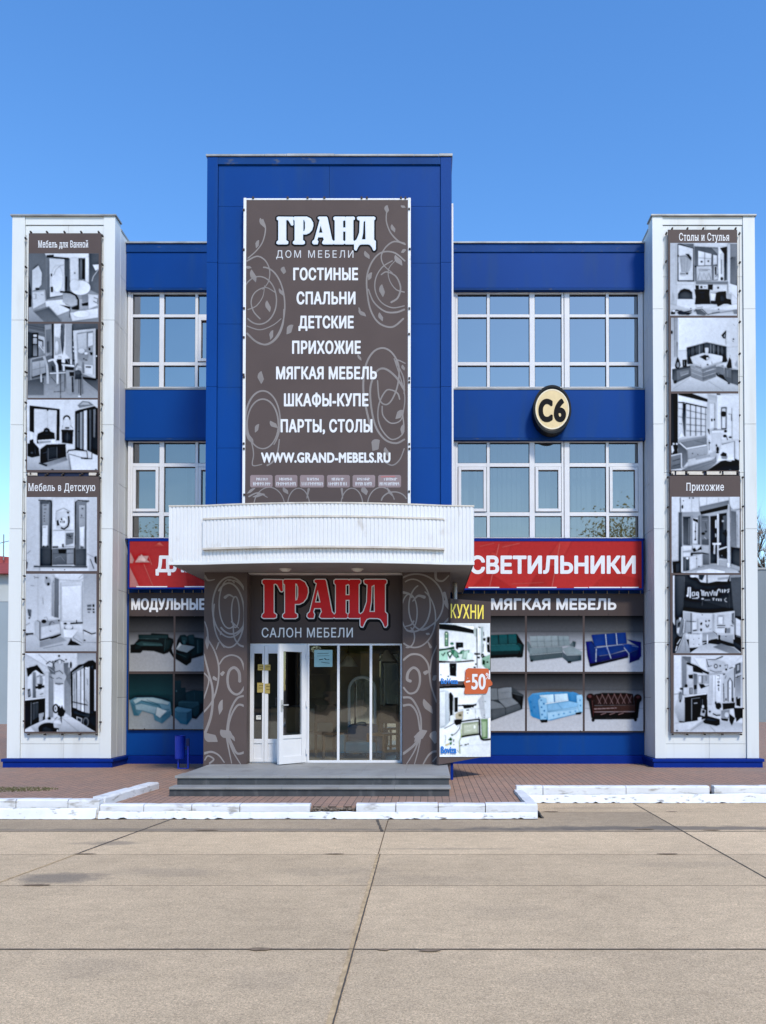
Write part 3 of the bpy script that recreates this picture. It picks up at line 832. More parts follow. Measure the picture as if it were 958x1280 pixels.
# ---------------- windows: frame, glass and opening sashes
def window(cols, rows_, x0, x1, y0, y1, sashes, parent=store, gm=None):
    """cols / rows_: lists of pane limits in the picture; x0..y1: outer limits."""
    D = D_WIN
    f = MB()
    ym = (y0 + y1) / 2
    X = lambda px: XP(px, D, ym)
    Z = lambda py: ZP(py, D)
    vs = [(x0, cols[0][0])] + [(cols[k][1], cols[k + 1][0]) for k in range(len(cols) - 1)] + [(cols[-1][1], x1)]
    hs = [(y0, rows_[0][0])] + [(rows_[k][1], rows_[k + 1][0]) for k in range(len(rows_) - 1)] + [(rows_[-1][1], y1)]
    for a, b in vs: f.box(X(a), X(b), D - 0.035, D + 0.05, Z(y1), Z(y0))
    for a, b in hs:
        for c, d in cols: f.box(X(c) + 0.0005, X(d) - 0.0005, D - 0.032, D + 0.047, Z(b), Z(a))
    win = f.build('window', M_frame, parent, bevel=0.006)
    g = MB(); g.face([(X(x0) + 0.01, D + 0.012, Z(y1) + 0.01), (X(x1) - 0.01, D + 0.012, Z(y1) + 0.01), (X(x1) - 0.01, D + 0.012, Z(y0) - 0.01), (X(x0) + 0.01, D + 0.012, Z(y0) - 0.01)])
    g.build('pane', gm or M_glass, win)
    bd = MB()
    for c, d in cols:                                           # dark rubber gaskets round each light
        for a, b in rows_:
            w = 0.010
            bd.box(X(c), X(c) + w, D - 0.012, D + 0.008, Z(b), Z(a)); bd.box(X(d) - w, X(d), D - 0.012, D + 0.008, Z(b), Z(a))
            bd.box(X(c) + w, X(d) - w, D - 0.0121, D + 0.008, Z(a) - w, Z(a)); bd.box(X(c) + w, X(d) - w, D - 0.0121, D + 0.008, Z(b), Z(b) + w)
    bd.build('gasket', mat('rubber_gasket', (0.05, 0.055, 0.06, 1), 0.6), win)
    for (ci, ri) in sashes:
        c, d = cols[ci]; a, b = rows_[ri]
        sm = MB(); w = 0.062; xa, xb, za, zb = X(c) + 0.012, X(d) - 0.012, Z(b) + 0.012, Z(a) - 0.012
        sm.box(xa, xa + w, D - 0.06, D - 0.013, za, zb); sm.box(xb - w, xb, D - 0.06, D - 0.013, za, zb)
        sm.box(xa + w, xb - w, D - 0.0595, D - 0.013, zb - w, zb); sm.box(xa + w, xb - w, D - 0.0595, D - 0.013, za, za + w)
        sm.build('sash', M_frame, win, bevel=0.006)
    return win
rowsU = [(368.6, 393.8), (397.4, 453.4), (457.6, 484.2)]
rowsL = [(553.6, 579.5), (584, 640.8), (645.5, 672.2)]
for rw, lo, hi, sash in ((rowsU, 366.4, 485.3, 0), (rowsL, 551.3, 673, 1)):
    window([(572.3, 608.7), (612.2, 661.9), (668.4, 701.9)], rw, 569.6, 704.6, lo, hi, [(0, 1), (2, 1)] if sash else [], gm=M_glasslow if sash else M_glass)
    window([(711.9, 757.4), (761, 797.6)], rw, 705.4, 800.4, lo, hi, [(1, 1)] if sash else [], gm=M_glasslow if sash else M_glass)
    window([(166.7, 200), (205.8, 244.7), (248.2, 284)], rw, 163.9, 290, lo, hi, [(0, 1), (2, 1)] if sash else [(2, 1)], gm=M_glasslow if sash else M_glass)
# vertical blinds behind the middle-storey windows
r = random.Random(12)
for (a, b) in ((165, 285), (571, 704), (706, 799)):
    bl = MB()
    x = XP(a, D_WIN + 0.25); xe = XP(b, D_WIN + 0.25)
    while x < xe:
        an = r.uniform(0.35, 0.75); w = 0.055
        if r.random() < 0.86: bl.face([(x - w * math.cos(an), D_WIN + 0.25 - w * math.sin(an), ZP(673, D_WIN) + 0.1), (x + w * math.cos(an), D_WIN + 0.25 + w * math.sin(an), ZP(673, D_WIN) + 0.1), (x + w * math.cos(an), D_WIN + 0.25 + w * math.sin(an), ZP(553, D_WIN)), (x - w * math.cos(an), D_WIN + 0.25 - w * math.sin(an), ZP(553, D_WIN))])
        x += 0.105
    bl.build('vertical_blind', mat('blind_fabric', (0.31, 0.33, 0.34, 1), 0.9, 0.1), store)

# ---------------- the two white pylons
def pylon(x0, x1, inner, pil, seams_pil, seams_mid):
    """inner: +1 when the side that shows faces right, -1 when it faces left. pil: widths of the corner strips (px at the pylon)."""
    D = D_TOW; px = 1 / 61.0
    core = MB(); core.box(x0 + 0.03, x1 - 0.03, D + 0.06, 18.6, 0.3, ZT - 0.10); pyl = core.build('pylon', M_joint, store)
    zb = ZP(948, D)
    def pieces(m, xa, xb, ya, yb, cuts, gap=0.007):
        zs = [zb] + [ZP(c, D) for c in sorted(cuts, reverse=True)] + [None]
        return zs
    # corner strips
    for (xa, xb) in ((x0, x0 + pil[0]), (x1 - pil[1], x1)):
        m = MB(); zs = [zb] + [ZP(c, D) for c in sorted(seams_pil, reverse=True)] + [ZT - 0.03]
        for a, b in zip(zs[:-1], zs[1:]): m.box(xa, xb, D, D + 0.30, a + 0.003, b - 0.003)
        m.build('corner_strip', M_white, pyl, bevel=0.004)
    # recessed field between them
    m = MB(); xa, xb = x0 + pil[0] + 0.004, x1 - pil[1] - 0.004; xc = (xa + xb) / 2 + 0.07
    zs = [zb] + [ZP(c, D) for c in sorted(seams_mid, reverse=True)] + [ZP(281, D)]
    for a, b in zip(zs[:-1], zs[1:]):
        m.box(xa, xc - 0.002, D + 0.035, D + 0.2, a + 0.003, b - 0.003); m.box(xc + 0.002, xb, D + 0.035, D + 0.2, a + 0.003, b - 0.003)
    m.build('front_panel', M_white, pyl, bevel=0.003)
    m = MB(); m.box(xa, xb, D + 0.018, D + 0.2, ZP(280.4, D), ZT - 0.03); m.build('top_panel', M_white, pyl, bevel=0.004)
    # the side that shows, in sheets
    m = MB(); zs = [zb] + [ZP(c, D) for c in (872, 803, 735, 661, 600, 531, 466, 400, 335)] + [ZT - 0.13]
    xs = (x1 - 0.012, x1 + 0.001) if inner > 0 else (x0 - 0.001, x0 + 0.012)
    for a, b in zip(zs[:-1], zs[1:]):
        for (ya, yb) in ((D + 0.305, D + 0.62), (D + 0.627, 18.6)): m.box(xs[0], xs[1], ya, yb, a + 0.0035, b - 0.0035)
    m.build('side_panel', M_white, pyl, bevel=0.003)
    m = MB(); m.box(x0 - 0.03, x1 + 0.03, D - 0.03, D + 0.30, ZT - 0.032, ZT); m.box(x0 - 0.012, x1 + 0.012, D + 0.31, 18.62, ZT - 0.16, ZT - 0.115)
    m.build('coping', M_coping, pyl, bevel=0.004)
    m = MB(); m.box(x0 - 0.05, x1 + 0.05, D - 0.06, 18.65, 0.05, ZP(952, D)); m.box(x0 - 0.075, x1 + 0.075, D - 0.085, 18.68, ZP(951.9, D), ZP(948.2, D))
    m.build('plinth', M_bluebase, pyl, bevel=0.006)
    m = MB(); r = random.Random(int(x0 * 10))
    return pyl
pylon(XTL0, XTL1, 1, (0.262, 0.238), (400, 531, 661, 802), (345, 470, 590, 700, 803, 930))
pylon(XTR0, XTR1, -1, (0.215, 0.245), (386, 530, 661, 803), (345, 470, 590, 700, 803, 930))

# ---------------- the blue centre tower
ZC0 = ZP(704.5, 13.1, 220)                    # underside of the canopy
ctw = MB(); ctw.box(XB0 + 0.02, XB1 - 0.02, D_ENT + 0.03, 18.4, ZC0 + 0.03, ZB - 0.06)
tower = ctw.build('centre_tower', M_blue, store)
m = MB()
zc = [ZC0 + 0.04] + [ZP(p, D_ENT) for p in (560, 484, 405, 329, 258)] + [ZB - 0.07]
xL, xR = XP(271, D_ENT), XP(551, D_ENT)
zt = ZP(206.5, D_ENT)
cut = [ZC0 + 0.04] + [ZP(p, D_ENT) for p in (484, 329)] + [ZB - 0.04]
for a, b in zip(cut[:-1], cut[1:]):
    m.box(XB0, xL - 0.003, D_ENT - 0.03, D_ENT + 0.2, a + 0.002, b - 0.002); m.box(xR + 0.003, XB1, D_ENT - 0.03, D_ENT + 0.2, a + 0.002, b - 0.002)
m.build_each('edge_trim', M_blue, tower, bevel=0.005)
m = MB(); m.box(xL, xR, D_ENT - 0.028, D_ENT + 0.2, zt, ZB - 0.04); m.build('top_trim', M_bluedull, tower, bevel=0.005)
m = MB()
for a, b in zip(zc[:-1], zc[1:]):
    if a > zt: continue
    b = min(b, zt - 0.004)
    xm = (xL + xR) / 2
    m.box(xL + 0.004, xm - 0.002, D_ENT, D_ENT + 0.1, a + 0.002, b - 0.002); m.box(xm + 0.002, xR - 0.004, D_ENT, D_ENT + 0.1, a + 0.002, b - 0.002)
m.build('front_sheet', M_blue, tower, bevel=0.002)
m = MB(); r = random.Random(4); x = XB0 - 0.02
while x < XB1 + 0.02:
    w = min(r.uniform(0.35, 0.9), XB1 + 0.02 - x); dz = r.uniform(-0.006, 0.008)
    m.box(x, x + w - 0.004, D_ENT - 0.05, 18.45, ZB - 0.036, ZB + dz); x += w + 0.0001
m.build('coping', M_coping, tower, bevel=0.003)
m = MB(); m.box(XB1 + 0.003, XB1 + 0.034, D_ENT + 0.10, D_ENT + 0.16, ZC0 + 0.5, ZP(250, D_ENT)); m.build('corner_flashing', M_tube, tower)

# ---------------- entrance: columns, canopy, glazing
m = MB(); xa, xb = XP(255, D_ENT, 830), XP(309, D_ENT, 830)
m.box(xa, xb, D_ENT, 17.3, 0.1, ZC0 + 0.05); colL = m.build('column', M_brown, store, bevel=0.004)
m = MB(); xc_, xd = XP(503.3, D_ENT, 830), XP(563.3, D_ENT, 830)
m.box(xc_, xd, D_ENT, 17.3, 0.1, ZC0 + 0.05); colR = m.build('column', M_brown, store, bevel=0.004)
m = MB(); m.box(xd - 0.2, xd + 0.05, D_ENT + 0.05, 17.15, 0.1, Z_PLAT + 0.05); m.build('side_plinth', M_bluebase, store, bevel=0.005)
zsg0, zsg1 = ZP(804, D_DOOR), ZP(714, D_DOOR)
m = MB(); m.box(xb - 0.02, xc_ + 0.02, D_DOOR + 0.02, D_DOOR + 0.3, zsg0, ZC0 + 0.05); m.build('lintel', M_browndark, store)
m = MB(); m.box(xb + 0.004, xc_ - 0.004, D_ENT + 0.04, D_DOOR + 0.015, ZP(717, D_ENT + 0.04), ZC0 - 0.004); m.build('cornice', M_ledge, store, bevel=0.006)

# canopy with its bowed, ribbed fascia
YC_END, YC_MID = 13.1, 12.86
XC0, XC1 = XP(211.3, YC_END, 665), XP(592.8, YC_END, 665)
XA0, XA1 = XP(255.5, YC_END, 665), XP(555.5, YC_END, 665)
ZCT = ZP(632.5, YC_END, 220)
def canopy_y(x, push=0.0):
    if x <= XA0 or x >= XA1: base = YC_END - 0.03 * (1 - min(1, (XA0 - x if x <= XA0 else x - XA1) / 0.6))
    else:
        t = (x - XA0) / (XA1 - XA0) * 2 - 1
        base = YC_END - 0.03 - (YC_END - 0.03 - YC_MID) * (1 - t * t)
    return base - push
def ribbed(x0, x1, z0, z1, push, pitch=0.062, depth=0.011):
    m = MB(); n = int((x1 - x0) / pitch); w = (x1 - x0) / n; pr = []
    for k in range(n):
        a = x0 + k * w
        pr += [(a, 0), (a + w * 0.58, 0), (a + w * 0.70, depth), (a + w * 0.88, depth)]
    pr.append((x1, 0))
    for (xa_, da), (xb_, db) in zip(pr[:-1], pr[1:]):
        m.face([(xa_, canopy_y(xa_, push) + da, z0), (xb_, canopy_y(xb_, push) + db, z0), (xb_, canopy_y(xb_, push) + db, z1), (xa_, canopy_y(xa_, push) + da, z1)])
    return m
m = ribbed(XC0, XC1, ZC0, ZCT, 0.0)
yb = 17.1
m.face([(XC0, canopy_y(XC0), ZC0), (XC0, yb, ZC0), (XC0, yb, ZCT), (XC0, canopy_y(XC0), ZCT)])
m.face([(XC1, canopy_y(XC1), ZC0), (XC1, yb, ZC0), (XC1, yb, ZCT), (XC1, canopy_y(XC1), ZCT)])
canopy = m.build('canopy', M_ribbed, store)
zr1, zr0 = ZP(650.5, YC_END, 262), ZP(687.5, YC_END, 262)
ribbed(XA0, XA1, zr0 + 0.004, zr1 - 0.004, 0.05).build('raised_band', M_ribbed, canopy)
def curved_strip(x0, x1, z0, z1, push, thick, n=48):
    m = MB()
    xs = [x0 + (x1 - x0) * k / n for k in range(n + 1)]
    for a, b in zip(xs[:-1], xs[1:]):
        ya, yb_ = canopy_y(a, push), canopy_y(b, push)
        for f in (((a, ya, z0), (b, yb_, z0), (b, yb_, z1), (a, ya, z1)), ((a, ya, z1), (b, yb_, z1), (b, yb_ + thick, z1), (a, ya + thick, z1)), ((a, ya, z0), (a, ya + thick, z0), (b, yb_ + thick, z0), (b, yb_, z0))):
            m.face(f)
    for x in (x0, x1): y = canopy_y(x, push); m.face([(x, y, z0), (x, y + thick, z0), (x, y + thick, z1), (x, y, z1)])
    return m
curved_strip(XA0 - 0.003, XA1 + 0.003, zr1 - 0.008, zr1 + 0.022, 0.062, 0.07).build('band_ledge', M_ledge, canopy)
curved_strip(XA0 - 0.003, XA1 + 0.003, zr0 - 0.012, zr0 + 0.020, 0.062, 0.07).build('band_ledge', M_ledge, canopy)
for x in (XA0, XA1):
    m = MB(); y = canopy_y(x); m.face([(x, y - 0.055, zr0), (x, y + 0.01, zr0), (x, y + 0.01, zr1), (x, y - 0.055, zr1)]); m.build('band_end', M_ribbed, canopy)
curved_strip(XC0 - 0.004, XC1 + 0.004, ZC0 - 0.022, ZC0 + 0.022, 0.014, 0.05).build('edge_trim', M_white, canopy)
curved_strip(XC0 - 0.004, XC1 + 0.004, ZCT - 0.012, ZCT + 0.010, 0.008, 0.2).build('edge_trim', M_ledge, canopy)
# soffit in narrow boards, roof sheet above
m = MB(); y = YC_MID + 0.03
k = 0
while y < 17.08:
    y2 = min(y + 0.095, 17.08)
    xs = [XC0 + 0.02 + (XC1 - XC0 - 0.04) * i / 60 for i in range(61)]
    for a, b in zip(xs[:-1], xs[1:]):
        if y > canopy_y((a + b) / 2) + 0.03: m.face([(a, y, ZC0), (b, y, ZC0), (b, y2 - 0.012, ZC0 + 0.002), (a, y2 - 0.012, ZC0 + 0.002)])
    y += 0.10
m.build('soffit', M_soffit, canopy)
m = MB(); xs = [XC0 + 0.005 + (XC1 - XC0 - 0.01) * i / 60 for i in range(61)]
for a, b in zip(xs[:-1], xs[1:]):
    m.face([(a, canopy_y(a) + 0.015, ZC0 + 0.02), (b, canopy_y(b) + 0.015, ZC0 + 0.02), (b, 17.09, ZC0 + 0.02), (a, 17.09, ZC0 + 0.02)])
    m.face([(a, canopy_y(a) + 0.015, ZCT - 0.02), (b, canopy_y(b) + 0.015, ZCT - 0.02), (b, 17.09, ZCT - 0.02), (a, 17.09, ZCT - 0.02)])
m.build('canopy_deck', M_joint, canopy)
# downpipe hidden beside the right column
m = MB(); m.tube([(XP(569, 15.5), 15.5, Z_PLAT), (XP(569, 15.5), 15.5, ZC0)], 0.04, 8); m.build('downpipe', M_ledge, store, smooth=True)

# glazing
def GX(px): return XP(px, D_DOOR, 880)
def GZ(py): return ZP(py, D_DOOR, 400)
ZG0, ZG1 = Z_PLAT, GZ(804.5)
def bars(m, x0, x1, z0, z1, w, d0, d1, wb=None):
    wb = wb or w
    m.box(x0, x0 + w, d0, d1, z0, z1); m.box(x1 - w, x1, d0, d1, z0, z1)
    m.box(x0 + w, x1 - w, d0 + 0.0005, d1 - 0.0005, z1 - w, z1); m.box(x0 + w, x1 - w, d0 + 0.0005, d1 - 0.0005, z0, z0 + wb)
def gpane(name, x0, x1, z0, z1, y, parent, m_=None):
    g = MB(); g.face([(x0, y, z0), (x1, y, z0), (x1, y, z1), (x0, y, z1)]); return g.build(name, m_ or M_shopglass, parent)
m = MB(); bars(m, GX(384.6), GX(503), ZG0, ZG1, 0.034, D_DOOR - 0.04, D_DOOR + 0.02, 0.045)
for px in (423.4, 464): m.box(GX(px) - 0.022, GX(px) + 0.022, D_DOOR - 0.0395, D_DOOR + 0.0195, ZG0 + 0.045, ZG1 - 0.034)
shop = m.build('shop_window', M_frame, store, bevel=0.004)
for a, b in ((386, 422.5), (425, 463), (465.3, 501.5)): gpane('pane', GX(a), GX(b), ZG0 + 0.03, ZG1 - 0.02, D_DOOR - 0.01, shop)
m = MB(); bars(m, GX(310), GX(384.2), ZG0, ZG1, 0.045, D_DOOR - 0.04, D_DOOR + 0.03, 0.03); dframe = m.build('door_frame', M_frame, store, bevel=0.004)
def leaf(name, x0, x1, gx0, gx1, parent, y=D_DOOR - 0.055, loc=None):
    m = MB(); z0, z1 = ZG0 + 0.02, ZG1 - 0.045
    gz1, gz0, pz1, pz0 = GZ(817), GZ(923.5), GZ(929), GZ(948)
    m.box(x0, gx0, y, y + 0.06, z0, z1); m.box(gx1, x1, y, y + 0.06, z0, z1)
    for a, b in ((gz1, z1), (pz1, gz0), (z0, pz0)): m.box(gx0 + 0.0005, gx1 - 0.0005, y + 0.0006, y + 0.0594, a, b)
    m.box(gx0 + 0.001, gx1 - 0.001, y + 0.015, y + 0.045, pz0 - 0.001, pz1 + 0.001)
    o = m.build(name, M_frame, parent, bevel=0.004)
    gpane('pane', gx0, gx1, gz0, gz1, y + 0.03, o, M_doorglass)
    return o
leaf('fixed_leaf', GX(313.5), GX(331), GX(318.2), GX(328.6), dframe)
leaf2 = leaf('fixed_leaf', GX(331.4), GX(352), GX(336), GX(347.7), dframe)
# the open leaf, swung out towards the street on its right-hand hinges
def swung(mb, hx, hy, ang):
    c, s_ = math.cos(ang), math.sin(ang); out = []
    for (x, y, z) in mb.v: out.append((hx + (x - hx) * c - (y - hy) * s_, hy + (x - hx) * s_ + (y - hy) * c, z))
    mb.v = out
hx, hy = GX(383), D_DOOR - 0.05
ANG = R(48); LW = 0.585
def leaf_open():
    y = hy; x0, x1 = hx - LW, hx; gx0, gx1 = x0 + 0.085, x1 - 0.085
    z0, z1 = ZG0 + 0.012, ZG1 - 0.03
    gz1, gz0, pz1, pz0 = z1 - 0.13, z0 + 0.50, z0 + 0.44, z0 + 0.13
    m = MB(); m.box(x0, gx0, y, y + 0.06, z0, z1); m.box(gx1, x1, y, y + 0.06, z0, z1)
    for a, b in ((gz1, z1), (pz1, gz0), (z0, pz0)): m.box(gx0 + 0.0005, gx1 - 0.0005, y + 0.0006, y + 0.0594, a, b)
    m.box(gx0 + 0.001, gx1 - 0.001, y + 0.015, y + 0.045, pz0 - 0.001, pz1 + 0.001)
    swung(m, hx, hy, ANG); o = m.build('door', M_frame, store, bevel=0.004)
    g = MB(); g.face([(gx0, y + 0.03, gz0), (gx1, y + 0.03, gz0), (gx1, y + 0.03, gz1), (gx0, y + 0.03, gz1)]); swung(g, hx, hy, ANG); g.build('pane', M_doorglass, o)
    h = MB(); xx = x0 + 0.045
    h.box(xx - 0.02, xx + 0.02, y - 0.012, y, z0 + 0.92, z0 + 1.12); h.box(xx - 0.012, xx + 0.115, y - 0.05, y - 0.03, z0 + 1.02, z0 + 1.045); h.box(xx - 0.012, xx + 0.012, y - 0.05, y - 0.012, z0 + 1.02, z0 + 1.045)
    h.box(xx - 0.02, xx + 0.02, y + 0.06, y + 0.072, z0 + 0.92, z0 + 1.12)
    swung(h, hx, hy, ANG); h.build('handle', mat('door_handle_metal', (0.55, 0.56, 0.57, 1), 0.3, 0.5, metal=0.6), o, bevel=0.003)
    for zz in (z0 + 0.2, z0 + 1.05, z0 + 1.9): MB().tube([(hx + 0.02, hy - 0.02, zz - 0.05), (hx + 0.02, hy - 0.02, zz + 0.05)], 0.012, 8).build('hinge', M_frame, o)
leaf_open()
m = MB(); m.box(GX(346) - 0.012, GX(346) + 0.012, D_DOOR - 0.075, D_DOOR - 0.055, Z_PLAT + 1.02, Z_PLAT + 1.18); m.build('lock_plate', M_bolt, leaf2)

# showroom behind the glass
m = MB(); xr0, xr1 = -7.5, 4.5; xi0, xi1 = xb + 0.001, xc_ - 0.001; zf = Z_PLAT - 0.004
for x0_, x1_, y0_, y1_ in ((xi0, xi1, D_DOOR + 0.03, 17.65), (xr0, xr1, 17.65, 23.9)):
    m.face([(x0_, y0_, zf), (x1_, y0_, zf), (x1_, y1_, zf), (x0_, y1_, zf)])
m.build('showroom_floor', mat('showroom_tiles', (0.30, 0.245, 0.19, 1), 0.35, 0.5, var=0.15, vscale=(2, 2, 2)), store)
m = MB()
for x0_, x1_, y0_, y1_ in ((xi0, xi1, D_DOOR + 0.31, 17.65), (xr0, xr1, 17.65, 23.9)):
    m.face([(x0_, y0_, 3.3), (x1_, y0_, 3.3), (x1_, y1_, 3.3), (x0_, y1_, 3.3)])
for x in (xr0, xr1): m.face([(x, 17.65, 0.3), (x, 23.9, 0.3), (x, 23.9, 3.3), (x, 17.65, 3.3)])
m.build('showroom_ceiling', mat('warm_showroom_walls', (0.55, 0.42, 0.28, 1), 0.9, 0.1), store)

# ---------------- steps in front of the door
steps = thing('entrance_steps', (XP(390, 13), 13.0, Z_WALK), 'low platform with two dark granite steps and grey stone treads before the shop door', 'steps')
XS0, XS1 = -3.90, XP(563.3, 12.2, 975)
Y1, Y2 = 11.98, 12.26
hz = (Z_PLAT - Z_WALK) / 2
m = MB(); m.box(XS0 + 0.06, XS1 - 0.02, Y2 + 0.03, 14.36, 0.1, Z_PLAT - 0.04); m.box(XS0 + 0.03, XS1 - 0.021, Y1 + 0.03, Y2 + 0.2, 0.1, Z_WALK + hz - 0.035)
m.build('riser', M_granite, steps)
m = MB(); n = 5
for i in range(n):
    a, b = XS0 + 0.03 + (XS1 - XS0 - 0.03) * i / n, XS0 + 0.03 + (XS1 - XS0 - 0.03) * (i + 1) / n
    m.box(a + 0.001, b - 0.001, Y2, Y2 + 0.42, Z_PLAT - 0.04, Z_PLAT); m.box(a + 0.001, b - 0.001, Y1, Y2 + 0.028, Z_WALK + hz - 0.035, Z_WALK + hz)
m.build('tread', M_tread, steps, bevel=0.006)
m = MB()
for i in range(6):
    for j in range(3):
        a, b = XS0 + 0.06 + (XS1 - XS0 - 0.06) * i / 6, XS0 + 0.06 + (XS1 - XS0 - 0.06) * (i + 1) / 6
        c, d = Y2 + 0.424 + (14.35 - Y2 - 0.424) * j / 3, Y2 + 0.424 + (14.35 - Y2 - 0.424) * (j + 1) / 3
        m.box(a + 0.001, b - 0.001, c + 0.001, d - 0.001, Z_PLAT - 0.041, Z_PLAT - 0.001 - 0.0005 * ((i + j) % 2))
m.build('platform_slab', M_tread, steps, bevel=0.003)
# ------------------------------------------------------------------ the printed pictures, as flat patches (p polygon, l line, e ellipse, r rectangle; grey 0..100 or hex, a>b fades downwards, a)b sideways)
ART_L1 = '''
r 58>70 235,245,860,840; p 45>52 240,250 390,250 402,650 240,640; p 28 240,430 268,560 268,712 240,712; p 90 385,252 760,252 760,288 600,295 400,278
p 76>60 240,720 400,650 860,640 860,840 240,840; p 80>86 275,400 330,355 360,420 355,520 320,562 275,572; l 12 5 290,380 328,348; l 30 3 275,400 275,570 320,562; p 25 305,545 335,545 335,565 305,565
p 48 395,280 592,290 602,600 402,645; p 83>88 425,295 552,300 556,605 430,625; e 90 490,470,48,112; l 55 3 460,440 480,390 520,355 548,350; p 10 435,538 456,538 456,584 437,584; p 15 437,424 449,424 449,448 437,448; p 12 400,266 462,262 462,284 400,286; l 18 10 460,285 590,298
p 42 558,300 588,300 588,572 560,580; l 15 10 570,450 568,570; p 86 600,290 672,290 672,548 605,565; p 38 675,295 705,293 705,474 680,470; p 55 690,300 700,300 700,470 690,470; p 10 708,300 729,300 729,474 705,470; p 92 732,285 762,285 762,502 732,492; e 45 642,420,6,8
p 36>48 765,252 860,252 860,605 765,560; p 93 795,350 850,346 847,385 820,400; l 88 4 848,385 800,450 788,490; p 70 275,575 388,562 402,680 280,742; p 84 280,585 380,575 392,670 285,725; l 30 3 290,600 310,600 310,640 290,640; l 40 3 350,600 375,610
p 8 242,600 268,612 268,712 242,705; p 90 390,660 540,645 565,692 605,702 595,742 450,800 395,705; p 66>78 540,588 640,598 662,690 610,702 540,668; l 5 15 515,580 600,585 650,608 672,650 672,732; p 12 505,690 605,706 600,732 545,704; p 25 610,715 670,690 670,735 620,732
p 40>48 285,745 420,705 530,822 520,840 385,840; l 70 3 290,750 420,712 525,820; e 92 690,545,85,62; e 88 640,520,40,45; p 88 755,600 840,608 840,695 760,730; l 25 6 805,630 838,640 836,690; l 20 5 800,660 830,675; p 22 700,680 757,668 757,698 705,702; p 60 705,610 755,610 755,665 705,670; l 20 5 600,730 597,800; p 90 600,760 840,720 840,800 620,830; e 94 700,770,70,28'''
ART_L2 = '''
r 48 40,40,900,940; p 40>62 45,45 345,45 345,425 100,440 45,470; l 30 6 60,60 330,110; l 30 5 60,90 330,140; l 60 6 60,115 300,170; p 66 250,60 332,50 332,392 262,445; p 24 45,140 95,150 100,450 45,470
p 5 95,153 176,155 176,442 95,442; p 84 115,175 156,175 156,202 115,200; p 70 112,215 158,218 158,288 112,285; p 42>58 112,300 160,296 160,432 112,432; p 78 176,185 250,205 255,400 232,400 176,330; p 5 175,225 234,246 234,322 222,318 222,258 175,248; p 60 180,300 230,330 240,420 180,430; l 92 6 180,300 235,370; p 50 262,120 325,110 322,390 280,400; p 38 275,260 300,255 300,380 275,390
p 5 344,45 363,45 363,474 344,474; p 90 363,45 576,45 576,535 363,485; p 50>32 450,45 492,45 484,310 465,420 448,330 436,210; p 72 370,200 436,215 452,400 372,425; e 85 395,330,22,80; l 15 7 452,55 452,120; l 20 6 442,75 465,85; p 74 500,45 576,45 576,480 500,400
p 22>42 578,60 626,60 616,412 578,402; e 80 595,325,10,12; e 84 598,372,9,11; e 60 594,240,10,16; p 40 585,45 895,45 895,130 590,130; p 84 590,128 862,103 862,712 620,645; p 58>74 640,160 832,128 832,655 645,605; p 80 640,172 752,150 752,352 652,362; p 86 770,160 830,150 830,300 770,320
p 10 776,332 798,338 796,368 778,360; p 8 788,385 826,388 822,424 800,418; e 62 710,430,62,56; e 85 690,370,40,30; e 90 745,400,22,14; l 40 4 700,420 730,400; l 12 10 735,478 762,482; e 20 720,465,10,8; p 8 862,110 893,118 893,722 860,712; e 92 870,432,8,8; p 55 700,500 720,500 726,640 700,640; p 87 725,532 826,542 826,658 732,642; p 10 740,555 806,556 806,572 740,570
p 50>70 45,720 360,650 600,600 895,720 895,940 45,940; p 30>50 45,725 240,690 240,900 45,900; p 26>48 700,690 895,720 895,860 760,760; l 75 4 700,710 880,850; l 6 20 85,685 265,640; l 5 22 700,690 872,712; p 66 500,600 600,600 580,900 520,880
p 93 448,528 600,542 612,562 460,547; p 90 468,545 490,545 488,612 470,612; p 8 490,560 602,575 592,602 500,592; p 28 395,470 452,470 452,602 400,605; l 10 8 415,440 450,445; e 85 430,450,16,12; p 40>18 495,470 556,460 556,532 495,526; l 75 3 515,470 540,520; e 15 600,485,9,10
l 70 14 88,470 238,435; l 76 30 240,430 275,540 285,640 288,765; l 66 18 88,468 85,715; l 82 18 205,600 210,745; p 74>62 100,505 250,480 262,632 100,682; l 50 4 190,490 195,655; l 50 5 100,600 260,560; e 55 245,760,14,10
l 90 22 290,495 330,478 362,474; l 88 26 358,468 395,540 405,640 402,765; e 42 348,570,32,54; e 20 348,580,12,30; l 25 4 330,540 365,610; l 86 14 312,640 500,630; l 30 6 325,680 395,760; l 12 7 437,645 442,945; l 24 7 492,645 492,855 360,860; l 60 5 470,660 470,820; p 60 450,650 485,650 485,850 450,850; l 45 4 380,800 480,740
l 58 22 645,520 612,580 603,680 600,890; p 30>20 620,622 690,622 702,712 608,712; e 35 650,625,40,28; l 62 16 640,712 642,895; l 52 14 698,660 706,885; l 14 12 682,712 682,905; l 20 8 660,712 660,880; p 8 545,622 602,622 602,672 550,672; l 20 18 582,680 588,865; e 92 665,915,16,8; l 78 5 685,540 640,560; p 80 640,545 690,555 690,580 640,570'''
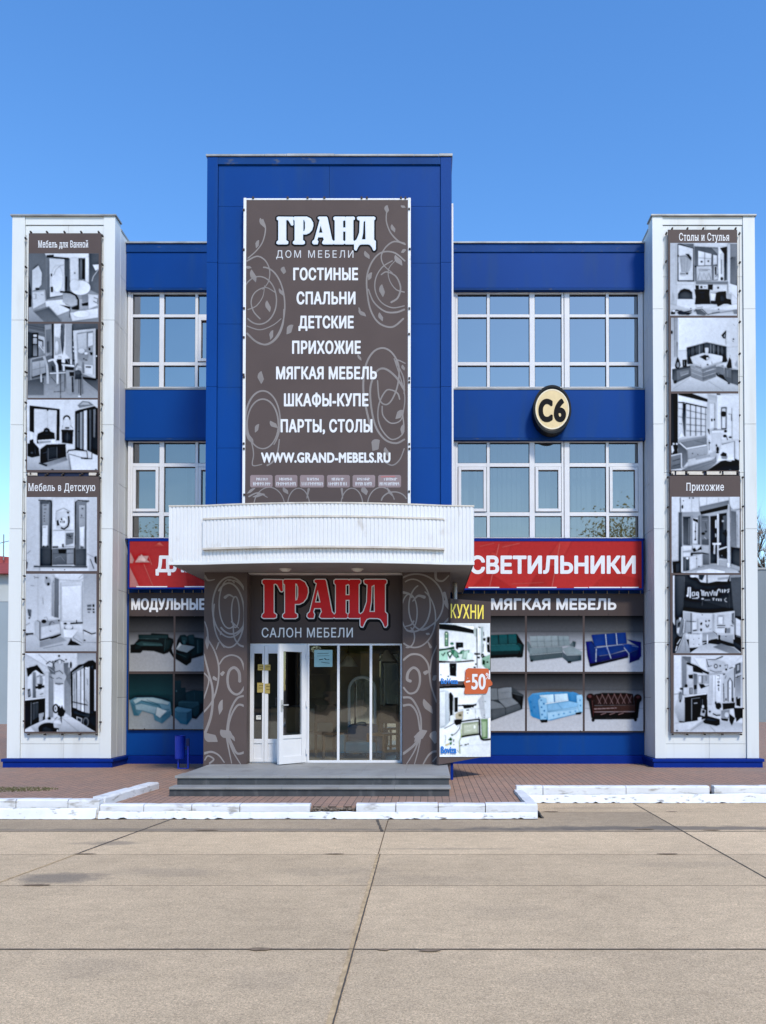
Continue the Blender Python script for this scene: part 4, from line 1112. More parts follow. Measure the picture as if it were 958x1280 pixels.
ART_L3 = '''
r 89 100,445,780,1120; p 84>70 100,990 480,930 780,960 780,1120 100,1120; p 5 130,503 415,538 412,835 380,835 386,550 174,534 172,760 130,745; p 87 176,538 384,554 380,825 176,785; l 72 3 295,550 300,740; e 6 300,548,9,7
p 5 200,800 208,768 260,745 268,722 290,712 316,725 325,748 364,762 372,850 200,862; l 35 3 215,800 260,775 320,775 355,800; e 40 290,740,16,12; p 90 205,830 372,820 378,862 240,905; p 66 220,842 332,835 326,852 222,862
p 5 230,915 290,870 470,865 476,990 290,1072 230,1042; p 16 285,900 390,892 390,1000 290,1030; l 45 4 305,900 305,1015; l 45 4 388,890 388,995; l 35 3 250,955 300,940; l 35 3 320,905 375,900; l 50 4 300,1020 400,1000; l 30 5 240,930 290,890 465,885; p 6 108,862 172,855 218,905 226,980 152,995 108,980; l 35 4 180,870 185,985; e 30 150,950,14,10
p 8 130,832 165,820 170,862 130,866; p 94 135,755 160,755 160,816 135,822; p 14>24 430,732 542,735 537,868 433,856; p 8 430,732 542,735 542,750 430,748; l 45 3 485,750 485,855; e 5 480,627,34,32; e 89 480,650,27,40; p 87 450,640 512,640 514,724 448,722; p 8 465,708 502,708 502,722 465,722; l 55 4 440,690 435,725; l 40 4 515,690 540,720
p 12 558,558 590,545 740,508 772,530 772,972 558,922; p 48)30 575,582 602,575 602,905 575,898; p 70)50 606,570 632,560 632,920 606,912; p 88 640,556 670,548 670,945 640,932; p 20 674,545 690,540 690,940 674,940; p 44)24 692,545 714,540 710,945 694,942; p 48 730,542 752,535 746,805 732,802; l 8 5 582,750 600,748; p 58 583,502 630,460 692,470 738,502 600,528; p 75 600,500 632,470 680,476 700,495
p 90 488,930 670,925 775,982 775,1115 520,1115; l 8 11 485,950 498,926 560,920 668,932 678,1000 615,1000; l 25 5 500,960 640,1000; l 5 10 716,950 716,1005 645,1003; p 86 680,945 712,945 712,1000 680,1000; l 60 10 495,960 520,1110; p 50>66 240,1055 470,985 490,1018 300,1080; p 25 222,1040 300,1062 290,1078 215,1052; e 40 345,1108,12,7; e 45 755,1108,10,7'''
ART_L4 = '''
r 87 95,230,775,945; p 82 95,230 222,230 222,945 95,945; p 90 345,240 550,240 552,545 345,545; p 84>80 690,235 775,235 775,945 690,945; p 50>34 225,268 342,268 338,884 228,884; p 66>58 250,290 312,290 312,702 250,702; p 90 252,505 302,502 298,692 250,700; p 40 232,285 310,285 310,300 232,300; l 5 9 213,266 330,270 336,300 333,884
l 15 6 262,315 290,312; l 15 5 265,350 290,348; l 12 6 265,382 282,382; e 15 268,415,6,5; e 15 268,440,5,5; e 15 270,462,6,4; l 20 5 258,520 285,518; e 20 262,700,9,8; e 25 300,700,8,9; l 10 4 265,760 270,800; l 10 4 258,825 262,850; p 30>26 230,720 330,720 330,884 230,884
p 58>44 560,278 692,272 668,292 664,884 566,884; p 72>66 595,312 652,312 652,722 595,722; p 92 602,520 646,510 642,702 606,692; l 84 4 600,340 620,318 648,330; e 30 628,345,9,6; e 40 620,410,6,10; l 35 3 605,430 645,432; l 30 3 610,512 640,512; l 10 10 692,274 585,268 562,285 558,884; p 36 566,730 664,725 664,884 566,884; e 40 622,712,14,10
p 48>40 345,722 548,715 548,872 345,876; p 8 400,730 476,730 470,767 405,767; p 62 480,732 542,727 542,862 480,866; l 30 4 350,770 540,765; l 60 3 370,810 420,790 460,840; p 10 330,730 345,728 345,880 330,884; p 8 548,715 562,715 562,876 548,876; l 36 15 168,890 672,893; l 70 4 170,905 672,905
l 22 4 378,372 450,340 512,372; l 30 3 380,380 378,470; p 86 385,380 500,380 500,530 385,530; l 6 15 497,415 502,470 490,512 455,538 425,525; p 6 385,460 400,450 412,500 388,508; e 92 445,470,38,42; e 10 430,445,8,8; e 8 422,470,5,9; e 10 455,470,6,12; p 10 478,372 505,375 492,398; l 8 5 430,430 440,480; l 40 3 360,550 545,548
p 55 470,575 546,570 541,672 470,692; l 12 5 480,590 505,610 535,600; l 10 5 500,585 520,620; l 20 4 485,620 540,630; p 92 348,558 466,552 460,702 348,702; p 12 435,680 452,675 452,712 438,708; p 24 345,700 400,698 400,714 345,716; l 30 4 452,705 545,700
p 8 738,800 762,788 764,872 744,850; l 35 8 702,820 736,912; l 55 4 672,770 730,800; p 16 100,840 113,850 107,910 100,912; l 40 4 105,770 140,740; l 50 3 225,890 225,930; e 20 350,920,6,5; e 20 460,920,6,5'''
ART_L5 = '''
r 88 80,-245,725,462; p 72>84 600,-238 725,-238 725,305 600,255; p 80>86 80,-238 200,-238 200,305 80,305; p 84 200,-230 345,-230 345,160 200,200; p 52 344,-200 384,-185 382,160 340,152; p 68 320,-150 344,-190 340,150 318,140; p 86 400,-155 592,-165 592,192 400,192; p 92 410,-120 580,-130 580,185 412,185; l 62 4 400,-155 400,192; l 58 4 592,-165 592,205; l 70 4 330,-215 390,-180 560,-170 640,-215; l 60 4 560,-195 600,-230
p 84>74 80,335 400,262 725,325 725,462 80,462; p 66>78 215,195 392,170 402,302 215,362; p 84 225,240 390,210 398,290 225,345; l 6 12 213,358 330,328 402,306; p 6 300,342 385,310 402,310 330,352; p 78 168,195 190,180 214,192 214,355 172,305; l 20 5 190,182 214,195 214,355; l 6 14 80,303 157,300; l 20 6 90,315 110,312
e 5 250,190,22,17; l 40 4 250,160 275,150 285,190; e 8 440,210,15,9; e 20 383,183,7,7; l 5 13 485,209 595,203; l 8 7 540,178 540,204; l 30 5 300,225 320,190 345,205; l 30 4 295,222 310,190; l 45 4 245,430 420,395; l 20 5 300,275 315,278; e 50 470,250,40,24; e 88 470,240,34,22
l 8 10 598,266 675,302 712,292; l 60 4 600,270 600,375 720,378; e 10 612,358,9,6; p 5 458,402 482,360 490,335 502,362 535,375 582,404; p 80 505,330 545,310 602,380 585,402 540,374; l 35 4 505,305 515,340 590,385; p 65 215,370 400,325 450,360 215,420; p 92 420,260 560,262 500,335 430,330
p 6 682,38 698,38 698,62 682,62; p 6 682,75 698,75 698,90 682,90; p 6 684,100 700,100 700,114 684,114; p 48 635,42 672,40 672,62 635,62; p 45 635,74 672,74 672,90 635,90; p 55 640,102 660,102 660,114 640,114; p 52 103,80 140,86 136,150 112,140; l 30 4 110,90 130,160; l 40 4 85,225 125,205; e 30 120,160,8,8
p 8 264,-208 282,-200 270,-186; e 5 287,-140,11,13; e 70 285,-165,26,34; p 8 266,-206 284,-200 272,-184; e 6 290,-142,12,12; l 40 5 160,-210 175,-200 165,-190; l 40 5 180,-200 205,-198; l 55 4 130,-130 165,-125; l 55 4 240,-20 245,40; l 55 3 330,-170 345,-150'''
ART_L6 = '''
r 82>88 70,468,725,1185; p 88 75,470 725,470 560,605 300,605; p 68>78 545,470 725,470 725,560 545,602; l 60 3 200,480 310,580
p 90 100,590 185,578 270,680 265,870 100,880; p 5 95,605 165,592 188,576 215,608 256,664 222,655 180,622 150,640 118,682 105,680; p 8 110,600 190,580 215,630 150,612; p 88 108,690 130,660 152,670 152,868 106,872; p 58>46 150,640 178,640 180,872 150,872; p 66 182,680 220,660 240,700 240,752 182,752; p 82 185,690 212,680 212,745 185,745; l 5 22 175,778 255,768; p 14 195,748 236,748 226,802 200,802; p 84 182,795 255,790 255,862 182,868; p 10 106,795 128,788 133,858 110,866; p 60 112,805 126,800 128,850 113,855; l 10 5 215,840 245,830; l 8 4 222,680 258,668
p 4 72,890 265,866 262,1062 130,1122 72,1155; p 92 72,884 265,861 265,872 80,893; l 50 6 137,908 136,1112; p 26 150,918 202,905 202,1040 150,1072; l 60 4 150,920 200,908; l 10 4 175,910 175,1060; p 70 205,1012 252,998 245,1062 208,1092; l 12 5 235,900 235,1000; p 8 240,1040 258,1030 256,1062 240,1068
p 62 290,640 334,652 334,1045 290,1042; p 93 340,720 432,720 432,965 340,960; p 84 262,640 290,640 290,1040 262,1060; p 58>66 432,600 488,600 488,1035 432,1000; p 50 440,690 482,640 482,760; l 88 8 490,560 490,1050
e 76 385,640,70,110; l 32 9 270,570 300,545 330,560 345,610; l 40 9 330,600 345,545 390,528 435,548; l 30 7 335,645 390,628 420,655; l 22 5 350,742 385,752 420,742; l 45 6 360,700 385,690 410,702; e 6 385,497,9,10; e 12 490,578,9,30; e 20 447,530,8,6; e 30 330,548,7,7; e 30 355,545,7,9; e 86 390,548,15,18; l 35 4 376,560 376,535 404,535 404,562; p 48 280,585 345,605 352,662 310,655; l 70 4 290,600 340,640; l 25 5 300,680 340,700; p 50 425,560 470,555 455,690 430,640; l 30 4 345,740 425,745
p 8 484,638 560,575 600,568 645,540 685,534 722,565 722,1180 640,1135 494,1055; p 58 500,645 600,580 604,622 500,662; p 76 505,665 538,640 540,965 508,955; p 88>78 546,635 574,620 577,985 546,972; p 90 580,618 604,605 605,995 582,988; p 84>72 612,618 655,592 655,1008 612,1002; l 50 5 520,700 524,940; l 10 8 505,905 640,935; p 92 585,800 602,800 602,880 585,880; p 22 662,590 690,578 690,1010 662,1006; p 80 698,620 716,620 716,985 698,985; e 90 628,605,14,8; l 30 4 635,700 640,760; l 50 4 620,880 640,920
p 22 500,970 660,1010 650,1045 510,1010; p 80 540,1035 590,1052 584,1096 540,1076; p 30 548,1042 584,1056 580,1086 546,1070; e 48 622,1085,27,42; e 20 622,1085,18,32; l 60 4 560,1110 600,1120; p 6 690,1010 722,1010 722,1100 690,1090
p 88>68 262,1062 500,1042 640,1132 722,1180 180,1180 130,1125; l 66 4 400,1040 560,1170; e 10 355,965,28,42; e 86 355,965,15,28; e 8 352,965,5,14; p 5 372,950 392,938 396,962 412,935 425,970 442,985 428,1030 400,1042 372,1020; l 8 9 402,1025 404,1092; l 20 5 370,1040 345,1062; e 8 298,1053,15,13; e 10>24 292,1142,92,52; e 88 370,1092,34,26; p 78 335,1100 400,1105 390,1140 340,1135; l 5 9 280,1128 360,1148; e 90 368,1160,8,10; l 40 5 380,1060 410,1050; p 14 205,1145 370,1145 360,1180 205,1180'''
ART_R1 = '''
r 86 60,185,745,922; p 80 60,190 128,190 128,800 60,860; p 88 128,192 305,192 305,600 128,600; p 34 135,195 168,195 302,236 304,577 136,574; p 87 146,208 292,246 292,563 148,563; p 50 130,195 300,195 300,240 215,208; p 72 155,322 215,312 280,362 265,440 238,500 180,512; l 40 4 150,325 215,318 278,362; p 30 215,300 250,300 280,340 270,365; e 78 190,498,30,20; e 30 190,498,30,3; e 8 233,496,9,10; e 10 143,318,8,10; l 58 3 175,340 180,470; l 58 3 205,335 205,470; l 58 3 240,340 225,480
p 42>56 303,222 540,236 540,565 308,575; p 88 345,268 476,300 472,412 345,416; l 50 6 410,282 410,415; l 50 4 345,338 472,348; e 35 378,378,12,10; e 35 445,372,10,10; p 84 493,308 532,316 532,402 495,408; p 80 328,425 476,420 482,562 330,567; p 78 500,420 538,425 542,552 500,562; l 44 6 340,560 360,482 382,560 402,490 428,556 452,490 472,556; l 30 4 345,452 465,458; l 30 4 350,470 440,465; p 14 510,430 526,430 526,508 512,508; l 40 8 515,530 540,500 550,540; e 8 318,425,8,9
p 92 545,230 602,230 602,562 548,562; p 62 480,240 545,245 545,310; p 22>42 560,240 634,224 632,562 602,572 600,300; p 84 565,300 595,290 592,530 570,540; e 5 580,548,14,17; l 20 6 578,355 578,500; p 58>50 640,195 745,195 745,625 640,592; p 84 640,200 665,200 665,600 640,592; p 42>54 668,340 718,328 718,612 668,590; l 20 6 665,350 690,330; p 90 640,590 745,622 745,760 690,700 640,660
p 52>62 318,574 642,574 642,604 320,606; p 86 305,606 640,606 640,700 305,690; p 5 314,612 352,612 352,652 318,652; p 5 440,605 492,605 488,662 440,652; p 90 355,612 437,612 437,646 355,646; e 5 375,631,14,13; l 20 7 400,628 428,630; p 86 495,610 632,610 632,672 495,672; e 5 543,638,10,11; l 40 4 640,600 640,690
p 14>40 140,700 165,662 205,645 255,655 285,682 290,755 140,752; p 90 130,752 312,752 322,865 130,865; p 76 85,680 100,720 100,860 80,860; p 5 306,655 320,650 462,652 455,700 468,802 310,804 318,730; p 16 330,672 448,668 448,690 330,695; l 30 3 325,720 330,795; p 76>60 465,675 532,690 522,802 465,792; p 30 470,765 530,770 525,806 465,800; p 5 520,690 545,678 622,672 626,742 672,752 678,812 640,800 600,800 540,828 515,780; p 18 560,690 615,685 610,780 570,790; p 74 630,692 678,702 672,752 632,747; p 90 465,690 520,700 505,765 470,765
p 86 60,800 310,865 745,800 745,890 60,890; p 76>86 60,860 745,860 745,922 60,922; l 24 12 80,880 130,862 190,885 280,868; l 40 9 300,872 380,850 440,905 560,882; p 32 130,885 170,862 205,880 285,885 250,912 150,908; p 45 310,850 372,860 432,902 405,915 332,905; l 55 6 560,887 735,862; p 16 70,880 112,878 115,902 70,905; e 90 100,870,14,10; l 30 4 330,840 390,830; e 10 270,845,6,5; e 15 548,853,8,6; l 45 5 480,890 560,882; p 60 690,860 730,855 735,900 700,900'''
ART_R2 = '''
r 86 62,-262,715,452; p 72>82 62,-255 128,-255 124,185 62,225; l 58 7 100,-250 104,120; l 66 5 116,-250 120,120; p 90 135,-255 700,-255 700,20 135,60; p 20 540,-82 588,-132 582,-50 560,-52; p 70 562,-70 576,-100 574,-58; l 45 4 582,-55 586,5; e 8 75,-110,9,18; e 30 655,-45,8,8; l 40 4 640,-30 660,-20; l 50 3 650,-190 670,-170
p 86>74 62,345 250,300 500,290 715,385 715,452 62,452; l 66 3 90,420 240,320; l 66 3 420,350 560,440; p 38>26 214,36 405,-14 590,26 590,172 220,192; l 18 8 250,30 250,150; l 16 8 290,20 296,125; l 56 9 335,8 336,100; l 20 8 375,0 376,95; l 58 8 440,0 440,88; l 60 5 470,5 470,90; l 18 8 495,12 496,100; l 14 8 530,20 532,110; l 50 6 512,15 512,104; l 18 8 565,25 568,155; l 12 4 214,36 405,-14 590,26; e 85 403,55,14,18; p 84 388,35 420,35 418,95 390,92
p 87 250,124 368,85 448,92 556,115 547,168 365,226 275,188; p 76 275,185 365,222 545,162 545,180 365,240 272,200; p 26 335,120 388,100 432,128 397,157; p 12 370,112 420,106 422,140 382,142; p 88 400,125 430,130 400,150; l 50 4 345,195 350,215; e 20 412,195,10,7; l 25 5 295,208 355,225; l 30 4 450,165 455,190
p 64>58 250,192 366,236 371,344 254,304; p 56>50 366,236 492,196 492,302 371,344; l 80 4 254,225 368,268 490,232; l 78 4 254,264 369,308 490,270; l 35 4 366,236 371,344; l 15 5 254,306 371,350 492,304; l 84 3 290,225 350,248; l 84 3 395,255 470,232
p 32>44 78,240 250,205 256,300 106,372 78,330; p 48 120,252 250,222 250,292 126,342; p 56 150,262 235,245 235,280 155,310; l 72 5 162,298 230,275; l 20 5 78,240 250,205; p 12 90,350 120,342 118,370 95,372; p 14 104,205 120,142 130,122 146,152 159,202 140,234 110,230; e 60 132,195,14,26; l 20 4 125,-20 126,130; p 5 174,150 216,145 216,216 177,220; l 60 5 190,160 194,205; l 12 4 205,150 240,195 240,120
p 52 490,215 562,200 572,302 490,292; p 22 490,272 560,292 622,372 500,302; p 32>44 570,215 648,232 712,242 712,395 610,362 570,322; l 78 6 495,202 640,237 712,240; p 46 578,232 636,236 636,322 575,312; l 30 4 640,240 644,372; l 60 3 600,250 600,310; e 20 612,370,12,8; p 5 588,210 608,155 618,124 634,152 642,226 600,230; p 10 548,100 590,130 602,168 560,152; l 60 4 625,120 622,100; p 70 668,200 690,150 700,230; e 45 515,280,10,14'''
ART_R3 = '''
r 86 60,462,718,1196; p 8>16 60,465 133,465 133,985 60,985; p 92 133,468 412,520 410,600 133,560; p 4 135,465 265,465 413,520 413,547 240,505 135,480; l 4 11 133,549 200,553; l 4 12 203,556 406,602; p 86 135,556 402,605 398,872 133,892; p 24>50 178,556 210,562 205,872 190,868 172,700; l 34 7 250,570 250,866; l 24 8 301,580 301,866; l 34 7 350,590 350,862; l 34 5 210,622 402,664; l 34 5 210,692 398,712; l 34 5 210,757 397,772; l 34 5 210,817 396,827; l 45 5 135,607 180,612; l 45 5 135,682 180,692; e 25 150,750,5,5; e 25 165,752,5,5; p 92 135,890 170,820 192,872; l 40 6 393,600 393,870
p 64>74 140,905 402,862 412,1032 160,1085; p 56 150,930 400,880 400,945 215,985; l 44 4 290,910 380,930; p 74>64 215,992 407,966 407,1042 220,1092; e 40 270,1030,7,6; e 40 320,1040,6,5; p 84 220,1092 432,1040 452,1087 230,1152; p 70 300,1060 432,1040 440,1060 300,1090; p 36>56 133,940 165,928 200,965 218,1010 222,1110 180,1165 130,1065; l 90 13 150,930 212,985 402,952; l 40 4 222,1000 222,1110; l 60 6 180,1165 235,1150
p 5 64,942 128,925 132,1042 64,1055; p 90 70,962 84,950 96,1002 75,1035; e 85 92,940,9,9; e 85 122,940,9,9; p 56>44 64,1042 170,1030 172,1168 64,1185; l 88 11 68,1052 165,1030 167,1165; l 22 6 80,1102 155,1080; l 22 5 80,1150 155,1130; p 66>50 170,1185 230,1152 450,1092 492,1062 492,1122 400,1196 170,1196; l 45 3 220,1170 460,1100; l 45 3 280,1185 480,1110
p 4 395,1196 480,1140 562,1084 602,1102 632,1106 662,1074 712,1096 712,1196; p 82 412,540 482,552 482,802 415,835; p 88 430,560 475,565 475,790 430,800; l 62 4 480,552 480,802; p 72>80 412,470 500,490 522,550 420,530; p 4 492,466 532,470 532,507 512,495; e 6 452,715,8,14; e 6 475,712,7,10; p 90 500,480 712,480 712,900 500,900
p 46 538,595 592,592 590,802 540,802; p 86 548,608 582,605 580,792 548,792; e 4 560,658,22,25; p 12 540,640 582,638 580,684 540,678; l 25 5 540,800 590,798; l 38 6 608,660 637,660 637,722; l 40 4 640,600 642,900; e 8 580,820,15,13; e 6 574,866,18,14; e 18 625,878,15,9; l 10 7 590,870 600,905; p 92 450,810 570,806 560,842 455,842; l 50 6 448,812 572,806; p 84 455,840 540,840 540,1020 455,1010; l 40 7 470,800 500,798
p 90 540,940 667,908 667,1095 600,1090 500,1105; l 42 7 545,945 665,915 665,1092; p 5 530,1045 556,1016 590,1030 592,1062 545,1057; p 62 540,1060 600,1055 590,1085 545,1080; p 76 430,1032 492,1010 502,1062 440,1062; l 25 6 418,800 430,850; l 40 5 425,900 428,1000; e 12 430,930,9,7; e 20 506,990,14,24; e 25 495,955,7,12; p 10 412,798 430,808 426,848; e 12 505,1020,14,9; l 40 5 490,1060 492,1110; e 30 625,1185,10,6'''
ART_R4 = '''
r 74 66,258,700,965; p 86 68,262 148,262 148,842 68,846; l 40 5 149,270 152,405; p 88 156,268 322,268 322,402 160,402; e 18 170,355,8,18; e 30 180,300,6,6; l 74 4 255,270 255,402; p 88 325,268 600,262 592,300 330,352; l 72 4 392,270 392,340; l 66 4 500,270 500,315; p 88 600,262 700,262 700,372 640,382 606,352; l 60 4 640,380 700,372; e 10 268,275,9,6; e 25 235,275,7,7
p 44>36 134,405 166,405 166,862 134,852; p 68 166,410 330,405 330,450 166,450; p 26>42 174,445 246,445 241,708 177,702; p 50 225,460 240,460 236,700 222,700; p 62 246,432 263,432 259,702 246,702; p 88 264,458 313,458 307,692 264,692; p 8 264,458 313,472 313,502 292,492 268,482; l 25 6 292,500 289,655; e 8 288,580,8,7; e 5 287,655,9,8; p 50>40 313,440 336,430 331,702 313,702
p 52>60 325,355 592,295 592,332 330,398; p 4 330,398 592,335 582,377 340,428; p 46>54 338,430 416,440 416,702 342,702; l 15 6 350,452 400,446; l 60 4 350,480 400,478; e 12 360,600,17,13; e 25 385,580,12,9; l 75 6 370,630 392,655; l 25 5 380,500 390,560; p 40 350,655 410,650 410,705 350,700; p 72 414,440 426,434 426,884 414,884; p 18>26 424,440 490,434 490,874 424,874; p 90 488,420 501,420 501,892 488,892; p 20>28 505,418 577,408 580,832 505,822; p 40 540,440 575,430 575,560 545,570; l 84 9 582,398 586,842 500,836
p 88 470,480 483,470 483,552 470,546; p 74 470,600 481,600 481,632 470,632; e 72 540,485,10,9; e 5 570,602,9,24; l 5 8 540,590 560,610; p 94 444,687 522,684 522,702 450,704; l 86 12 464,700 462,785; l 30 7 480,700 480,790; l 90 11 500,746 582,720; p 6 500,762 577,742 577,802 505,802; e 45 530,800,8,6
p 82 585,325 607,340 613,905 585,915; l 40 5 606,345 612,900; p 48>56 612,390 662,400 692,722 612,722; p 78 662,390 700,380 700,735 666,722; l 55 4 670,420 676,700; p 20>30 612,720 700,732 700,905 612,874; p 94 578,868 602,868 600,918 582,912
p 90 168,712 257,712 252,747 172,762; p 86 264,700 338,705 338,762 270,762; p 8 260,738 285,730 300,755 340,712 348,745 272,768; l 20 13 180,785 350,778 412,790; p 88 172,772 247,770 242,808 172,812; e 20 255,790,10,14; p 42>34 176,815 232,820 232,942 176,942; l 55 5 195,830 195,935; e 92 215,825,12,10; p 86 235,815 352,785 352,902 240,948; l 55 3 300,800 300,925; e 10 322,905,10,9; e 25 300,828,5,5; p 50>42 355,790 416,790 416,887 358,887
p 12 78,855 162,848 162,962 84,962; p 26 110,870 150,865 150,950 110,955; p 88 160,720 172,720 172,950 160,950; p 62>82 160,962 360,890 430,882 602,912 690,945 690,966 160,966; p 92 300,940 420,920 560,945 560,962 300,962; l 50 3 200,955 370,900; e 40 690,948,9,8'''
ART_R5 = '''
r 20 95,164,885,1072; p 90 102,178 122,178 126,745 102,705; p 32>22 122,184 232,184 228,645 150,692 122,645; l 45 4 235,190 236,420; p 86 290,170 492,170 492,262 420,252 385,202 340,190; p 86 496,170 752,170 720,246 600,242 500,264; e 94 330,185,30,12; p 68 610,205 742,190 736,217 620,228; e 95 850,176,10,6; p 58>70 752,170 880,165 880,192 750,242; p 30 395,165 470,165 440,235 400,220; l 15 8 490,165 490,262; p 36 760,200 880,195 880,640 800,640
p 12 228,430 500,482 760,562 540,607 440,602 222,577; p 17 238,250 420,255 500,266 750,246 752,420 240,420; l 8 4 430,450 432,530; l 10 4 300,430 300,560; l 26 4 700,480 730,560; l 32 4 745,380 748,560; p 10 222,540 440,580 760,555 800,580 550,607 430,606 220,580
l 90 14 275,410 280,312 300,312 300,432; l 90 11 322,405 325,370 350,365 352,405 322,410; l 90 11 372,370 392,365 396,428 372,432; l 90 11 372,370 370,400 394,400; l 90 11 420,345 436,350 438,408; l 90 12 455,350 458,408; l 90 11 476,408 478,368 500,370 508,412; l 90 11 522,362 540,406 560,346; l 88 10 572,406 574,362 592,362 594,406; l 90 9 600,408 614,345 632,330; l 90 8 622,345 642,335 644,368; l 90 9 668,335 668,372; l 90 9 692,372 692,336 712,346 694,356; l 90 8 748,332 724,340 742,354 726,372; p 94 258,400 275,395 278,418 262,418
l 82 8 322,437 390,436; e 84 442,442,14,8; l 55 10 462,456 528,456; l 82 7 555,437 580,437; l 84 10 566,440 566,462; l 84 10 600,440 600,464; l 84 10 625,444 626,466; l 84 10 652,446 652,468; l 70 5 600,442 660,447; l 82 6 712,433 692,452 700,470 720,478; l 40 4 440,470 436,520
p 84 218,580 430,607 552,607 806,580 806,905 218,905; p 58 300,598 322,606 322,842 300,842; p 74>66 226,592 300,602 300,832 232,832; l 35 8 258,697 368,704; p 88 326,712 376,706 376,802 326,812; l 8 13 330,806 377,799; l 6 10 272,835 312,830; p 74 378,670 392,670 392,812 380,812; e 4 425,728,10,15; e 10 432,720,6,10; e 4 425,796,12,17; e 4 480,698,9,11; e 4 516,692,9,11; l 5 10 478,732 485,755 494,768; l 5 10 514,735 500,768; l 40 5 520,790 540,785; e 40 438,625,8,6; p 68>76 555,612 577,622 572,822 553,805; p 74 612,640 682,642 682,732 612,732; l 60 4 610,630 690,632; p 90 620,650 670,650 670,735 620,735
l 15 9 605,747 702,747; l 22 7 612,772 692,772; p 88 588,782 692,777 692,834 588,832; p 8 700,775 716,775 712,837 698,832; p 60 716,782 757,772 757,832 718,837; l 8 7 560,815 600,840 610,870; p 42>54 775,610 802,600 797,742 775,722; l 6 7 762,745 792,755; l 30 5 770,690 800,720; p 86 815,658 878,690 878,905 815,882; l 40 5 815,660 815,880; p 56 140,690 200,655 248,702 242,852 188,882 148,842; p 20 160,720 190,700 178,762 162,762; p 84 150,780 180,770 170,840 150,830; l 90 8 238,672 225,830; l 30 5 150,760 190,720; l 35 5 190,850 220,740; p 88 175,660 200,655 185,700
p 86 288,850 442,842 442,992 288,1002; l 35 5 330,840 412,843; e 35 400,895,6,6; e 35 400,962,6,6; e 40 340,905,5,5; e 50 340,960,5,5; p 66>76 442,832 562,820 622,872 552,902 442,962; l 94 14 497,850 497,960; l 6 14 440,931 490,926; l 6 14 512,927 590,905 612,900; p 72>60 640,860 792,850 792,952 652,912; p 5 620,853 642,855 642,915 700,938 800,975 795,985 700,958 622,925; p 6 806,850 878,872 878,975 812,935; l 60 5 820,870 870,880; e 40 708,872,8,6
p 74>86 290,1065 430,972 520,952 800,992 878,1055 878,1070 290,1070; p 46>62 560,992 652,952 800,1002 880,1066 755,1068; p 78>62 145,1045 232,830 292,1002 302,1068 125,1068; l 50 4 170,1040 235,860; l 50 4 250,1040 240,880; p 5 122,900 160,872 202,880 150,985 142,1035 122,1010; l 90 6 150,960 190,900; l 88 8 135,1040 150,980'''
